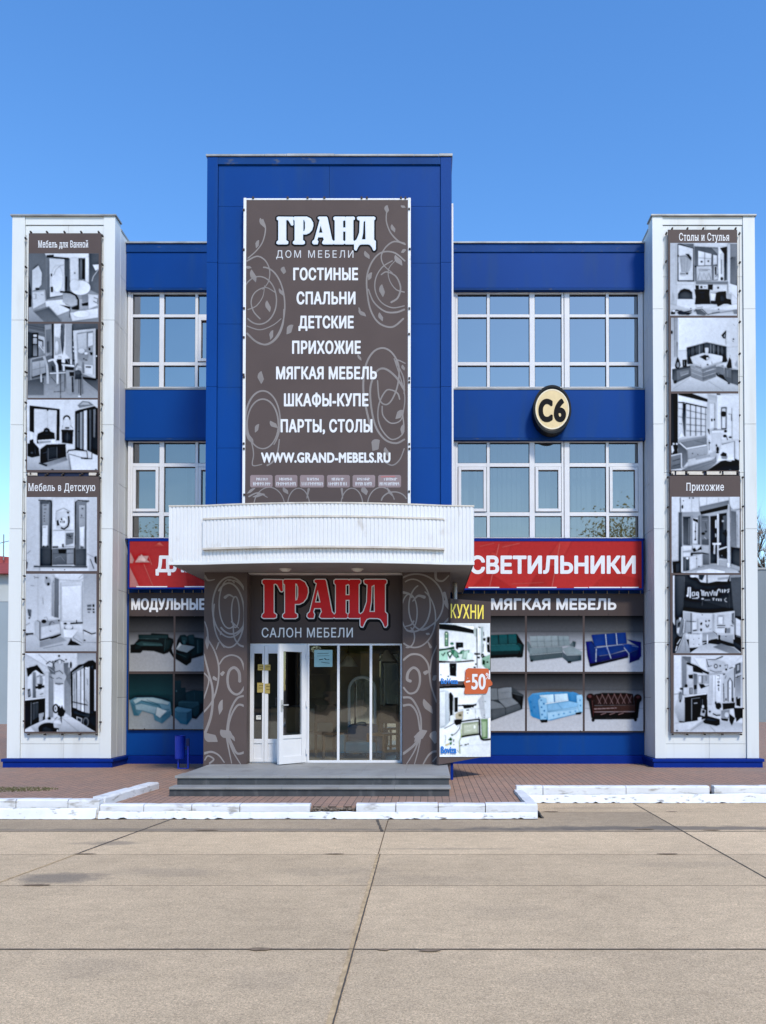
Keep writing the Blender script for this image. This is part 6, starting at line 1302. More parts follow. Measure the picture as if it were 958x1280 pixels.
# scrollwork
f = Field(307.4, 250.4, 510, 628, 0.5)
o1 = lambda L: [(300 + x / 4.3545, 240 + y / 4.3545) for x, y in L]
o2 = lambda L: [(300 + x / 4.3545, 430 + y / 4.3545) for x, y in L]
def ring(cx, cy, rx, ry, a0=0, a1=360, rot=0):
    c, s_ = math.cos(R(rot)), math.sin(R(rot)); n = 40
    return [(cx + rx * math.cos(R(a0 + (a1 - a0) * k / n)) * c - ry * math.sin(R(a0 + (a1 - a0) * k / n)) * s_, cy + rx * math.cos(R(a0 + (a1 - a0) * k / n)) * s_ + ry * math.sin(R(a0 + (a1 - a0) * k / n)) * c) for k in range(n + 1)]
for tr, pts, w0, w1 in (
    (o1, smooth_path([(40, 375), (95, 350), (140, 375), (163, 430), (155, 490), (125, 530)]), 2.0, 1.0),
    (o1, smooth_path([(125, 150), (140, 200), (125, 270), (90, 320), (45, 360)]), 1.6, 1.4),
    (o1, ring(130, 620, 115, 210, -90, 120), 1.9, 1.6), (o1, smooth_path([(45, 640), (90, 620), (125, 570), (135, 510)]), 1.5, 0.8),
    (o1, ring(105, 590, 95, 130, -150, 130), 1.5, 1.7), (o1, smooth_path([(110, 690), (75, 650), (62, 595), (85, 545), (140, 520), (190, 545)]), 1.7, 1.2),
    (o1, smooth_path([(40, 770), (90, 815), (150, 830), (205, 790), (235, 720), (240, 640)]), 2.4, 1.5),
    (o1, smooth_path([(40, 730), (110, 750), (180, 725), (225, 690)]), 1.5, 1.0),
    (o1, smooth_path([(800, 100), (798, 160), (820, 220), (860, 265), (900, 285)]), 1.4, 2.0),
    (o1, smooth_path([(895, 280), (840, 270), (795, 300), (770, 350), (785, 400), (830, 440)]), 2.2, 1.0),
    (o1, smooth_path([(898, 375), (840, 330), (770, 330), (720, 380), (692, 460), (695, 560), (715, 650), (760, 715), (830, 735), (890, 690)]), 1.8, 2.2),
    (o1, smooth_path([(830, 375), (775, 410), (740, 470), (738, 540), (770, 600), (830, 630), (895, 620)]), 1.4, 1.4),
    (o1, smooth_path([(700, 530), (730, 600), (790, 650), (850, 655), (895, 640)]), 1.6, 2.4),
    (o1, smooth_path([(825, 600), (860, 575), (875, 520), (850, 460), (800, 435), (770, 450)]), 2.4, 1.4),
    (o1, smooth_path([(895, 545), (850, 530), (815, 480), (810, 420), (850, 370)]), 1.6, 0.8),
    (o2, ring(125, 420, 95, 165, -215, 50), 2.6, 1.4), (o2, ring(125, 435, 85, 135, 0, 360), 1.5, 2.0),
    (o2, smooth_path([(40, 470), (65, 540), (75, 600), (70, 660), (120, 655)]), 1.6, 1.2), (o2, smooth_path([(215, 520), (205, 590), (180, 640), (150, 660)]), 1.4, 2.2),
    (o2, smooth_path([(720, 480), (690, 360), (672, 240), (685, 120), (725, 45), (780, 22), (830, 50), (865, 120), (860, 220), (830, 300), (795, 330), (760, 300), (750, 200)]), 2.6, 1.6),
    (o2, smooth_path([(895, 270), (890, 180), (850, 90), (900, 105)]), 1.6, 1.4),
    (o2, smooth_path([(895, 250), (850, 180), (790, 135), (745, 150), (712, 230), (715, 340), (740, 450), (790, 520), (850, 540), (895, 520)]), 2.6, 2.2),
    (o2, smooth_path([(870, 300), (860, 270), (830, 252), (795, 255), (760, 320), (752, 400), (775, 470), (830, 520), (890, 480), (885, 370)]), 1.8, 1.6),
    (o2, smooth_path([(775, 340), (780, 390), (820, 430), (870, 420), (890, 370), (895, 260), (840, 80)]), 1.8, 1.2),
    (o2, smooth_path([(785, 640), (830, 660), (870, 630), (895, 570)]), 1.6, 1.4),
    (o2, ring(160, 890, 85, 110, -170, -10), 1.2, 1.2), (o2, ring(320, 880, 60, 95, -170, -10), 1.3, 1.3), (o2, ring(610, 880, 60, 95, -170, -10), 1.3, 1.3), (o2, ring(770, 880, 75, 100, -170, -20), 1.3, 1.3), (o2, ring(840, 860, 70, 55, -170, -20), 1.8, 1.4),
    (o2, smooth_path([(50, 830), (100, 810), (150, 835)]), 2.0, 1.0), (o2, smooth_path([(375, 790), (365, 840)]), 3.0, 1.0), (o2, smooth_path([(555, 790), (560, 840)]), 3.0, 1.0)):
    f.stroke(tr(pts), w0 * 1.02, w1 * 1.05)
def leaf_shape(x, y, a, l, w):
    c, s_ = math.cos(R(a)), math.sin(R(a)); out = []
    for k in range(17):
        t = k / 8 - 1 if k <= 8 else 1 - (k - 8) / 8
        h = w * (1 - t * t) ** 0.75 * (1 - 0.35 * t) * (1 if k <= 8 else -1); u = t * l
        out.append((x + u * c - h * s_, y + u * s_ + h * c))
    return out[:-1]
for tr, L in ((o1, [(123, 170, 70, 32, 12), (95, 285, 115, 26, 11), (238, 428, 100, 22, 16), (75, 460, 75, 40, 16), (48, 410, 20, 20, 9), (155, 625, 80, 36, 14), (228, 548, 60, 28, 10), (270, 750, 130, 34, 18), (172, 780, 110, 30, 12), (800, 95, 100, 24, 14), (835, 200, 75, 26, 12), (693, 345, 65, 28, 13), (708, 460, 120, 26, 12), (775, 540, 90, 38, 16), (865, 375, 60, 38, 16), (890, 322, 160, 18, 10), (768, 682, 75, 28, 12), (668, 662, 45, 30, 12), (652, 640, 75, 14, 5), (890, 80, 30, 16, 8)]),
              (o2, [(115, 185, 95, 38, 18), (92, 460, 120, 28, 12), (185, 440, 50, 30, 15), (60, 520, 70, 34, 13), (738, 552, 130, 38, 28), (800, 590, 75, 30, 14), (868, 385, 140, 36, 18), (890, 130, 80, 18, 10), (886, 470, 100, 34, 12), (652, 75, 65, 22, 8), (250, 800, 60, 26, 12), (680, 800, 80, 28, 18), (60, 800, 150, 30, 8), (820, 810, 60, 34, 8), (100, 825, 170, 40, 9)])):
    for x, y, a, l, w in L: f.contours([tr(leaf_shape(x, y, a, l, w))])
field_part('scrollwork', f, pl, 0.0012, M_swirl, mb_)
# wordmark outlines, traced once
GRAND = [
 [[(92, 54), (102, 48), (218, 50), (220, 100), (221, 118), (214, 123), (206, 120), (196, 100), (186, 80), (174, 73), (163, 77), (163, 258), (180, 270), (178, 287), (165, 291), (100, 291), (89, 284), (92, 269), (104, 258), (104, 80), (92, 70)]],
 [[(224, 54), (232, 48), (330, 48), (360, 65), (378, 100), (380, 128), (370, 165), (350, 190), (325, 202), (297, 202), (297, 258), (312, 268), (312, 285), (300, 292), (232, 292), (221, 284), (222, 270), (235, 258), (235, 80), (224, 70)], [(300, 72), (300, 180), (312, 176), (318, 150), (318, 95), (310, 74)]],
 [[(420, 54), (428, 48), (488, 48), (494, 58), (530, 250), (546, 270), (543, 288), (534, 291), (465, 291), (454, 282), (460, 264), (468, 252), (462, 228), (420, 228), (412, 252), (420, 268), (415, 291), (385, 291), (375, 280), (378, 265), (392, 252), (436, 72), (422, 64)], [(441, 112), (424, 192), (459, 192)]],
 [[(546, 54), (554, 48), (632, 48), (640, 54), (641, 66), (630, 78), (618, 82), (618, 146), (642, 146), (642, 82), (634, 76), (640, 54), (645, 48), (704, 48), (712, 54), (712, 68), (700, 78), (700, 258), (712, 268), (714, 284), (704, 291), (642, 291), (632, 284), (634, 268), (642, 258), (642, 176), (618, 176), (618, 258), (630, 268), (630, 284), (622, 291), (552, 291), (543, 284), (545, 269), (556, 258), (556, 80), (546, 70)]],
 [[(733, 54), (742, 48), (868, 48), (876, 54), (876, 68), (866, 78), (866, 252), (880, 266), (880, 335), (872, 347), (864, 346), (854, 320), (838, 298), (820, 291), (768, 291), (750, 298), (738, 318), (726, 346), (716, 345), (711, 335), (711, 268), (730, 252), (740, 225), (752, 190), (756, 80), (738, 72)], [(800, 80), (782, 90), (778, 190), (768, 252), (802, 252)]],
]
def wordmark(x0, x1, y0, ybase, plane, mats, parent, offs, shift):
    sx, sy = (x1 - x0) / (882 - 88), (ybase - y0) / (292 - 48)
    tr = lambda c: [(x0 + (x - 88) * sx, y0 + (y - 48) * sy) for x, y in c]
    LT = [[tr(c) for c in letter] for letter in GRAND]
    for k, (name, m_, off) in enumerate(zip(('shadow_outline', 'outline', 'lettering'), mats, offs)):
        if m_ is None: continue
        sh = shift if k == 0 else (0, 0)
        xs = [p[0] for L in LT for c in L for p in c]; ys = [p[1] for L in LT for c in L for p in c]; pad = off + 1.5
        f = Field(min(xs) - pad + sh[0], min(ys) - pad + sh[1], max(xs) + pad + sh[0], max(ys) + pad + sh[1], 0.22)
        for L in LT:
            g = Field(f.x0, f.y0, f.x0 + (f.nx - 2) * 0.22, f.y0 + (f.ny - 2) * 0.22, 0.22); g.nx, g.ny = f.nx, f.ny; g.F = np.full(f.F.shape, 1e3)
            out_ = [(x + sh[0], y + sh[1]) for x, y in L[0]]
            if off: g.contours([out_], off)
            else: g.contours([out_], 0)
            for hole in L[1:]:
                h = Field(0, 0, 1, 1, 0.22); h.x0, h.y0, h.nx, h.ny = f.x0, f.y0, f.nx, f.ny; h.F = np.full(f.F.shape, 1e3)
                h.contours([[(x + sh[0], y + sh[1]) for x, y in hole]], 0)
                hf = np.where(h.F > 900, 1e3, h.F)
                g.F = np.maximum(g.F, -(hf + off))
            f.F = np.minimum(f.F, g.F)
        field_part(name, f, plane, 0.0016 + 0.0008 * k, m_, parent)
wordmark(346, 470, 271.2, 305.3, pl, (M_black, M_letterblue, M_letter), mb_, (2.5, 0.45, -0.35), (0.0, 0.35))
write('lettering', 'ДОМ МЕБЕЛИ', 345.6, 442, 313, 322.2, pl, 0.0018, M_letterdim, mb_, 0.0, 0.18, 1.35)
for s_, a, b, y0, y1 in (('ГОСТИНЫЕ', 367.4, 447.2, 335.3, 349.8), ('СПАЛЬНИ', 371.6, 444, 365.2, 380), ('ДЕТСКИЕ', 374, 441.8, 395.3, 410), ('ПРИХОЖИЕ', 366, 450.6, 426.5, 441.8),
                         ('МЯГКАЯ МЕБЕЛЬ', 346, 470.8, 458.8, 473.6), ('ШКАФЫ-КУПЕ', 355.8, 460.2, 492.3, 507.4), ('ПАРТЫ, СТОЛЫ', 351.7, 465.2, 524.6, 539.9), ('WWW.GRAND-MEBELS.RU', 327.2, 487.7, 565.6, 577.8)):
    write('lettering', s_, a, b, y0, y1, pl, 0.0030, M_letter, mb_, 0.62, 0.24, 1.08)
M_plaque = mat('pinkish_plaque', (0.26, 0.20, 0.205, 1), 0.5, 0.3, var=0.15, vscale=(4, 4, 4))
M_plaquered = mat('plaque_red', (0.40, 0.16, 0.16, 1), 0.5, 0.3)
for k, (a, b) in enumerate(((313, 341), (344, 372), (375.2, 405.4), (409, 437.6), (441, 469.2), (473, 501.6))):
    cs = [[(a + 1.5, 593.8), (b - 1.5, 593.8), (b, 595.3), (b, 607.8), (b - 1.5, 609.3), (a + 1.5, 609.3), (a, 607.8), (a, 595.3)]]
    q = field_part('plaque', field_of(cs, 0.0, 0.3), pl, 0.0020, M_plaque, mb_)
    r = random.Random(k); f = Field(a, 593, b, 610, 0.2)
    w = (b - a)
    for (ya, yb, xa, xb) in ((597.6, 600.4, 0.25, 0.75), (603.0, 606.6, 0.10, 0.90)):
        x = a + w * (xa + jit(r, 0.06)); xe = a + w * (xb + jit(r, 0.04))
        while x < xe:
            ww = r.uniform(0.9, 2.0); f.stroke([(x, ya + jit(r, 0.3)), (x + r.uniform(-0.2, 0.5), yb)], 0.75)
            if r.random() < 0.6: f.stroke([(x, ya + jit(r, 0.8) + 1), (x + ww, ya + 1 + jit(r, 0.8))], 0.65)
            x += ww + 0.45
    field_part('small_print', f, pl, 0.0028, M_letterdim, q)
    if k == 5:
        f = Field(a, 593, b, 610, 0.3); f.stroke([(a + 4, 596), (b - 8, 595.6)], 1.6); field_part('stripe', f, pl, 0.0029, M_plaquered, q)

# ---------------- scrolls printed on the entrance columns
pe = FP(D_ENT)
def scroll(sp, lim, parent, name='scrollwork'):
    f = Field(*lim, 0.42)
    for k in sp[0]: f.stroke(k[0], k[1] * 1.08, k[2] * 1.12)
    for c in sp[1]: f.contours([c])
    field_part(name, f, pe, 0.0015, M_swirl, parent)
c1 = lambda L: [(240 + x / 4.92, 700 + y / 4.92) for x, y in L]
c2 = lambda L: [(490 + x / 4.571, 700 + y / 4.571) for x, y in L]
S = smooth_path
scroll(([(c1(ring(235, 290, 108, 185, 30, 360)), 1.5, 2.2), (c1(ring(228, 340, 95, 198, -130, 200)), 2.0, 1.6), (c1(ring(230, 270, 62, 150, 60, 300)), 1.6, 1.4), (c1(ring(268, 320, 24, 95, 0, 360)), 1.5, 1.5), (c1(ring(245, 290, 100, 165, -100, 130)), 1.4, 2.0),
         (c1(S([(255, 390), (260, 470), (290, 520), (330, 535)])), 1.3, 2.2), (c1(S([(80, 100), (100, 125), (140, 120)])), 3.0, 1.0), (c1(S([(205, 230), (230, 215), (262, 232)])), 3.4, 1.2), (c1(S([(245, 380), (290, 420)])), 2.0, 0.6), (c1(S([(165, 510), (150, 550)])), 2.2, 0.8), (c1(S([(185, 520), (200, 540)])), 1.6, 0.6),
         (c1(S([(100, 490), (140, 560), (165, 650), (160, 760), (125, 870), (60, 950)])), 1.8, 2.0), (c1(S([(75, 580), (100, 680), (128, 800), (120, 950), (80, 1070)])), 1.8, 3.2), (c1(S([(75, 850), (105, 740), (70, 690)])), 1.6, 1.6),
         (c1(S([(170, 640), (200, 600), (250, 585), (300, 610), (325, 680), (330, 760), (300, 815), (265, 825), (230, 790), (220, 730), (232, 680), (262, 662), (290, 690), (295, 745)])), 1.6, 3.4),
         (c1(S([(330, 835), (280, 850), (240, 920), (222, 1000), (215, 1060)])), 2.4, 2.0), (c1(S([(335, 905), (290, 890), (255, 930), (230, 1000), (225, 1060)])), 2.6, 1.6),
         (c1(S([(225, 1080), (250, 1140), (280, 1190), (330, 1180)])), 2.2, 2.6), (c1(S([(215, 1090), (225, 1150), (245, 1250)])), 2.6, 1.0), (c1(S([(225, 1100), (255, 1180), (300, 1255)])), 2.2, 1.0),
         (c1(S([(75, 1190), (120, 1180), (165, 1200), (200, 1245)])), 3.0, 1.2), (c1(S([(80, 1230), (100, 1205), (135, 1225), (110, 1250)])), 1.6, 2.0), (c1(S([(80, 380), (95, 430), (100, 490)])), 1.2, 2.2)],
        [c1(leaf_shape(190, 697, 0, 16, 16)), c1(leaf_shape(143, 730, 65, 20, 13)), c1(leaf_shape(177, 908, 105, 52, 16)), c1(leaf_shape(120, 1095, 40, 52, 32)), c1(leaf_shape(215, 1070, 35, 48, 30)), c1(leaf_shape(250, 1090, 65, 34, 12)), c1(leaf_shape(178, 452, 120, 14, 8)), c1(leaf_shape(95, 510, 95, 48, 12))]),
       (255.4, 711, 304.6, 955.5), colL)
scroll(([(c2(ring(140, 240, 155, 160, -120, 75)), 2.0, 1.6), (c2(ring(120, 260, 100, 150, -115, 110)), 1.6, 2.0), (c2(ring(175, 270, 78, 130, 60, 250)), 1.6, 1.6), (c2(ring(100, 300, 45, 105, -150, 150)), 1.5, 1.5), (c2(ring(130, 330, 120, 170, -60, 120)), 1.4, 1.9), (c2(ring(90, 440, 40, 60, -60, 100)), 1.6, 1.6),
         (c2(S([(250, 70), (255, 110), (290, 120), (325, 90)])), 3.2, 1.4), (c2(S([(120, 235), (150, 205), (185, 212)])), 1.2, 3.6), (c2(S([(65, 185), (100, 195), (115, 215)])), 3.0, 1.4), (c2(S([(75, 380), (110, 370), (125, 350)])), 1.2, 2.0), (c2(S([(205, 465), (222, 497)])), 1.0, 3.0),
         (c2(S([(68, 570), (110, 540), (165, 545), (205, 590), (215, 650), (225, 720), (255, 810)])), 2.4, 1.8), (c2(S([(262, 480), (230, 560), (218, 640)])), 1.4, 1.8),
         (c2(S([(68, 730), (100, 762), (140, 750), (160, 700), (155, 640), (125, 615), (95, 640), (88, 680), (105, 692)])), 2.0, 3.4),
         (c2(S([(68, 785), (110, 790), (145, 840), (165, 900), (168, 970)])), 2.6, 1.8), (c2(S([(66, 832), (110, 830), (145, 880), (160, 970)])), 2.8, 1.6),
         (c2(S([(160, 1010), (125, 1060), (68, 1105)])), 2.4, 3.0), (c2(S([(158, 1015), (130, 1090), (85, 1165)])), 2.4, 1.0), (c2(S([(165, 1010), (150, 1090), (130, 1165)])), 2.0, 1.0),
         (c2(S([(180, 1165), (215, 1110), (260, 1095), (320, 1150)])), 1.6, 3.0), (c2(S([(235, 1150), (265, 1120), (300, 1140), (285, 1165)])), 1.4, 2.2), (c2(S([(330, 330), (300, 360), (270, 390)])), 2.6, 1.2), (c2(S([(300, 190), (325, 270)])), 3.6, 1.6)],
        [c2(leaf_shape(197, 642, 10, 18, 15)), c2(leaf_shape(245, 672, -40, 20, 14)), c2(leaf_shape(208, 840, 62, 54, 20)), c2(leaf_shape(168, 995, -20, 46, 26)), c2(leaf_shape(145, 1010, 125, 40, 12)), c2(leaf_shape(245, 1015, 100, 40, 30)), c2(leaf_shape(207, 422, 20, 14, 8)), c2(leaf_shape(315, 260, 70, 34, 10))]),
       (503.8, 711, 562.8, 955.5), colR)

# ---------------- sign over the door
ds = FP(D_DOOR - 0.05)
t = thing('entrance_sign', base_of(ds, 406, 805), 'dark brown sign over the shop door with big red letters edged in white', 'sign')
board('sheet', ds, 310.5, 717.2, 503, 804.3, 0.04, M_browndark, t)
wordmark(327.5, 484.6, 724.6, 772.8, ds, (M_black, M_letter, M_redletter), t, (3.3, 1.2, 0.0), (0.9, 1.5))
write('lettering', 'САЛОН МЕБЕЛИ', 327.6, 441.2, 784.8, 796.6, ds, 0.003, M_letter, t, 0.12, 0.2, 1.1)

# ---------------- red signs
D = D_BAND - 0.06; rp = FP(D)
def red_sign(label, x0, y0, x1, y1, body, bx0, bx1, by0, by1, bold, fold_sheen):
    t = thing('red_sign', base_of(rp, (x0 + x1) / 2, y1), label, 'sign')
    board('sheet', rp, x0, y0, x1, y1, 0.02, M_red, t)
    m = MB(); ym = (y0 + y1) / 2; xa, xb, za, zb = XP(x0, D, ym), XP(x1, D, ym), ZP(y1, D, (x0 + x1) / 2), ZP(y0, D, (x0 + x1) / 2); w = 0.035
    m.box(xa - w, xa, D - 0.01, D + 0.14, za - w, zb + w); m.box(xb, xb + w, D - 0.01, D + 0.14, za - w, zb + w)
    m.box(xa, xb, D - 0.0095, D + 0.14, zb, zb + w); m.box(xa, xb, D - 0.0095, D + 0.14, za - w, za); m.build('frame', M_bluebase, t, bevel=0.004)
    r = random.Random(5); m = MB(); x = xa + 0.15                     # the white hem that curls out along the lower edge
    while x < xb - 0.3:
        l = r.uniform(0.3, 0.9); l = min(l, xb - 0.05 - x); m.box(x, x + l - 0.02, D - 0.006, D - 0.001, za + 0.004, za + r.uniform(0.016, 0.03)); x += l + r.choice((0, 0, 0.35))
    m.build_each('hem', M_letter, t)
    if fold_sheen: picture('fold_sheen_print', fold_sheen, 0, 0, 1, rp, 0.0016, M_print, t, clip=(x0 + 0.5, y0 + 0.5, x1 - 0.5, y1 - 0.5), grain=0.02)  # red ground with the light reflected by the sheet's folds painted in
    if body: write('lettering', body, bx0, bx1, by0, by1, rp, 0.0045, M_letter, t, bold, 0.28, 1.0)
    return t
red_sign('long red sign with white lettering under the right middle-storey windows, partly behind the canopy', 577, 676.5, 802.3, 735.3, 'СВЕТИЛЬНИКИ', 588.5, 793.8, 695.6, 716.2, 1.1,
    'r #a32b2b>#ad302e 570,670,810,740; p #a8302e 612,700 625,680 640,679 632,700; p #ab3531 600,716 615,690 622,692 612,716; p #a02827 660,735 690,690 700,692 690,735; p #a93330 675,712 700,676 715,676 700,705; p #9d2625 590,735 610,715 640,735; p #a12a28 740,735 760,715 800,725 801,735; l #c4706a .5 612,735 624,680; l #c4726a .5 690,735 700,680; l #bf625c .5 628,684 650,679; l #b5504a .5 640,730 680,728; l #b5504a .6 600,683 618,679')
red_sign('red sign at the left of the canopy with one white letter showing beside it', 162.2, 676.5, 262, 734.3, 'ДЛЯ', 195.8, 245, 695.4, 714.4, 1.0,
    'r #982a2c>#a43030 155,670,270,740; p #a87672 162,702 163,690 168,700 166,704 162,704; p #a8706e 162,708 170,724 175,735 162,735; p #b48c88 169,703 174,695 186,695 184,700 188,703; p #c8a8a4 173,700 177,693 183,700 181,702; p #a83a36 192,683 200,677 206,683; p #b05850 196,680 200,678 204,682; l #c09088 .6 174,703 178,694; l #b06860 .5 180,705 192,734; l #b06860 .5 186,695 190,706; p #952626 230,690 250,680 255,735 235,735')

# ---------------- sofa poster walls
D = D_WALL - 0.06; sp_ = FP(D)
def poster_wall(label, x0, x1, y0, yh, y1, cells, body, bx0, bx1, art):
    t = thing('poster_wall', base_of(sp_, (x0 + x1) / 2, y1), label, 'poster wall')
    board('sheet', sp_, x0, y0, x1, y1, 0.04, M_browndark, t)
    write('lettering', body, bx0, bx1, 748.7, 761.7, sp_, 0.002, M_letter, t, 0.7, 0.25, 1.05)
    for (c, spec, tr) in cells:
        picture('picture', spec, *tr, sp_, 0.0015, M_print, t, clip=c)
    m = MB(); r = random.Random(3)
    x = x0
    while x < x1:
        p = sp_.at(x, y0 - 2.2, 0.0); m.box(p[0] - 0.008, p[0] + 0.008, D + 0.004, D + 0.02, p[2] - 0.06, p[2] + 0.05); x += 14 + jit(r, 3)
    m.build_each('tie', M_steel, t)
    fixings('fixing', sp_, [(x0 + 4 + jit(r, 2) + (x1 - x0 - 8) * k / 6, y + jit(r, 1)) for k in range(7) for y in (yh - 0.5, y1 - 1.0)], t, 0.0, 0.009)
    return t
TR = (600, 735, 4.562); TL = (155, 735, 6.914)
poster_wall('wall of six sofa pictures in a brown frame between the kitchen sign and the right pylon', 566, 805.4, 742, 768.5, 915.5,
    [((566, 769.8, 656.4, 839.6), SOFA_A, TR), ((659, 769.8, 728.6, 839.6), SOFA_B, TR), ((731.2, 769.8, 804.2, 839.6), SOFA_C, TR),
     ((566, 842, 656.4, 913.6), SOFA_D, TR), ((659, 842, 728.6, 913.6), SOFA_E, TR), ((731.2, 842, 804.2, 913.6), SOFA_F, TR)], 'МЯГКАЯ МЕБЕЛЬ', 614.8, 770, None)
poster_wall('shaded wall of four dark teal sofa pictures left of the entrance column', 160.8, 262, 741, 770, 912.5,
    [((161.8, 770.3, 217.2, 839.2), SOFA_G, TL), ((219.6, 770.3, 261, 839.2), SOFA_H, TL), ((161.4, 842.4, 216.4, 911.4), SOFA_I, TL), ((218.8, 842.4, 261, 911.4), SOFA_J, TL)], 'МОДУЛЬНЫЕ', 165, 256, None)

# ---------------- the kitchen sign swung out from the right column
xa, xb = XP(548.5, 13.86), XP(613.4, 14.72)
kp = Plane(xa, 13.86, xb - xa, 14.72 - 13.86)
t = thing('kitchen_sign', kp.at(580, 946), 'kitchen advertisement with an orange discount tag, angled out from the right entrance column', 'sign')
def ksheet(name, q, out, back, m_, parent):
    mb = MB(); a = [kp.at(x, y, out) for x, y in q]; b = [kp.at(x, y, back) for x, y in q]
    # same points pushed straight back along the sheet's own normal
    nrm = Vector((kp.n.x, kp.n.y, 0)); b = [tuple(Vector(p) + nrm * (back - out)) for p in a]
    mb.hexa([a[3], a[2], b[2], b[3], a[0], a[1], b[1], b[0]]); return mb.build(name, m_, parent)
ksheet('backing', [(548.5, 779.6), (613.6, 781.5), (613.8, 944.5), (548.5, 956)], 0.0, -0.05, M_brown, t)
ksheet('header', [(563.4, 748.3), (613.6, 752.0), (613.6, 781.0), (563.4, 779.2)], 0.0, -0.05, M_browndark, t)
M_yellow = mat('yellow_lettering', (0.80, 0.66, 0.10, 1), 0.45, 0.3)
cs = text_contours('КУХНИ', 563.8, 604.3, 755, 772.3, 1.05)
cs = [[(x, y + (x - 563.8) * 0.035) for x, y in c] for c in cs]
field_part('lettering', field_of(cs, 0.22, 0.22), kp, 0.003, M_yellow, t)
pc = picture('picture', KITCHEN_A, 540, 740, 11.64, kp, 0.0015, M_print, t, clip=(549.2, 779, 612.8, 946))
picture('picture', KITCHEN_B, 540, 840, 11.125, kp, 0.012, M_print, t, clip=(549.2, 779, 612.8, 946))
k1 = lambda L: [(540 + x / 5.953, 740 + y / 5.953) for x, y in L]
tagm = mat('orange_tag_print', (0.50, 0.105, 0.032, 1), 0.45, 0.3, var=0.06, vscale=(3, 3, 3))
tg = field_part('discount_tag', field_of([k1([(243, 580), (262, 566), (300, 568), (405, 570), (416, 580), (418, 640), (441, 675), (441, 692), (414, 706), (405, 742), (396, 756), (240, 760), (232, 748), (240, 705), (228, 676), (240, 648)])], 0.0, 0.25), kp, 0.032, tagm, t)
for s_, a, b, y0, y1, bd in (('50', 288, 388, 606, 722, 0.55), ('%', 392, 424, 600, 648, 0.1)):
    q0, q1 = k1([(a, y0)])[0], k1([(b, y1)])[0]
    cs = text_contours(s_, q0[0], q1[0], q0[1], q1[1], 1.0); field_part('lettering', field_of(cs, bd, 0.2), kp, 0.034, M_letter, tg)
f = Field(*k1([(240, 640)])[0], *k1([(280, 690)])[0], 0.25); f.stroke(k1([(250, 668), (270, 664)]), 2.2); f.stroke(k1([(254, 640), (268, 637)]), 1.0); field_part('minus', f, kp, 0.034, M_letter, tg)
M_logo = mat('blue_logo_print', (0.02, 0.16, 0.50, 1), 0.45, 0.3)
for s_, a, b, y0, y1 in (('BoVeza', 60, 184, 642, 682), ('Boviza', 60, 172, 1146, 1198)):
    q0, q1 = k1([(a, y0)])[0], k1([(b, y1)])[0]
    cs = text_contours(s_, q0[0], q1[0], q0[1], q1[1], 1.0); field_part('logo_lettering', field_of(cs, 0.35, 0.2), kp, 0.034, M_logo, t)
m = MB()
for zz in (1.2, 2.0, 2.8): m.box(XP(563.3, D_ENT) - 0.001, XP(563.3, D_ENT) + 0.30, D_ENT + 0.22, D_ENT + 0.26, zz, zz + 0.04)
m.build_each('bracket', M_steel, t)

# ---------------- round building number sign
D = D_BAND - 0.30; cp = FP(D)
t = thing('number_sign', base_of(cp, 690.6, 541), 'black-rimmed oval sign with C6 on cream, fixed to the right blue band', 'sign')
cx, cz = XP(690.6, D, 511), ZP(511.4, D, 690)
rx, rz = 24.2 * D / 1000, 31.2 * D / 1000
def oval(mb, prof, n=56):
    """prof: (scale, Y); the cream oval is a little flatter than its casing"""
    base = len(mb.v)
    for s_, y in prof:
        for j in range(n): w = 2 * math.pi * j / n; mb.v.append((cx + rx * s_ * math.cos(w), y, cz + rz * s_ * (0.935 if s_ < 0.9 else 1.0) * math.sin(w))); mb.c.append((1, 1, 1, 1))
    for k in range(len(prof) - 1):
        for j in range(n):
            a0 = base + k * n + j; a1 = base + k * n + (j + 1) % n; mb.f.append((a0, a1, a1 + n, a0 + n))
    return base
mb = MB(); n = 56
oval(mb, [(0.001, D + 0.28), (0.97, D + 0.28), (1.0, D + 0.24), (1.0, D + 0.02), (0.985, D), (0.90, D), (0.885, D + 0.012), (0.001, D + 0.012)])
mb.build('casing', mat('black_sign_casing', (0.005, 0.008, 0.010, 1), 0.5, 0.2), t)
mb = MB(); oval(mb, [(0.878, D + 0.004), (0.84, D + 0.002), (0.82, D + 0.006)]); mb.build('rim', mat('cream_rim', (0.78, 0.70, 0.52, 1), 0.4), t)
mb = MB(); oval(mb, [(0.822, D + 0.0062), (0.001, D + 0.0060)]); mb.build('face', mat('cream_acrylic', (0.74, 0.58, 0.30, 1), 0.35, 0.5, var=0.10, vscale=(4, 4, 4)), t)
for ch, a, b in (('C', 674.3, 690.2), ('6', 693.6, 706.8)):
    cs = text_contours(ch, a + 0.6, b - 0.6, 498.6, 525.6, 1.0); field_part('lettering', field_of(cs, 1.65, 0.22), cp, 0.0, M_black, t)

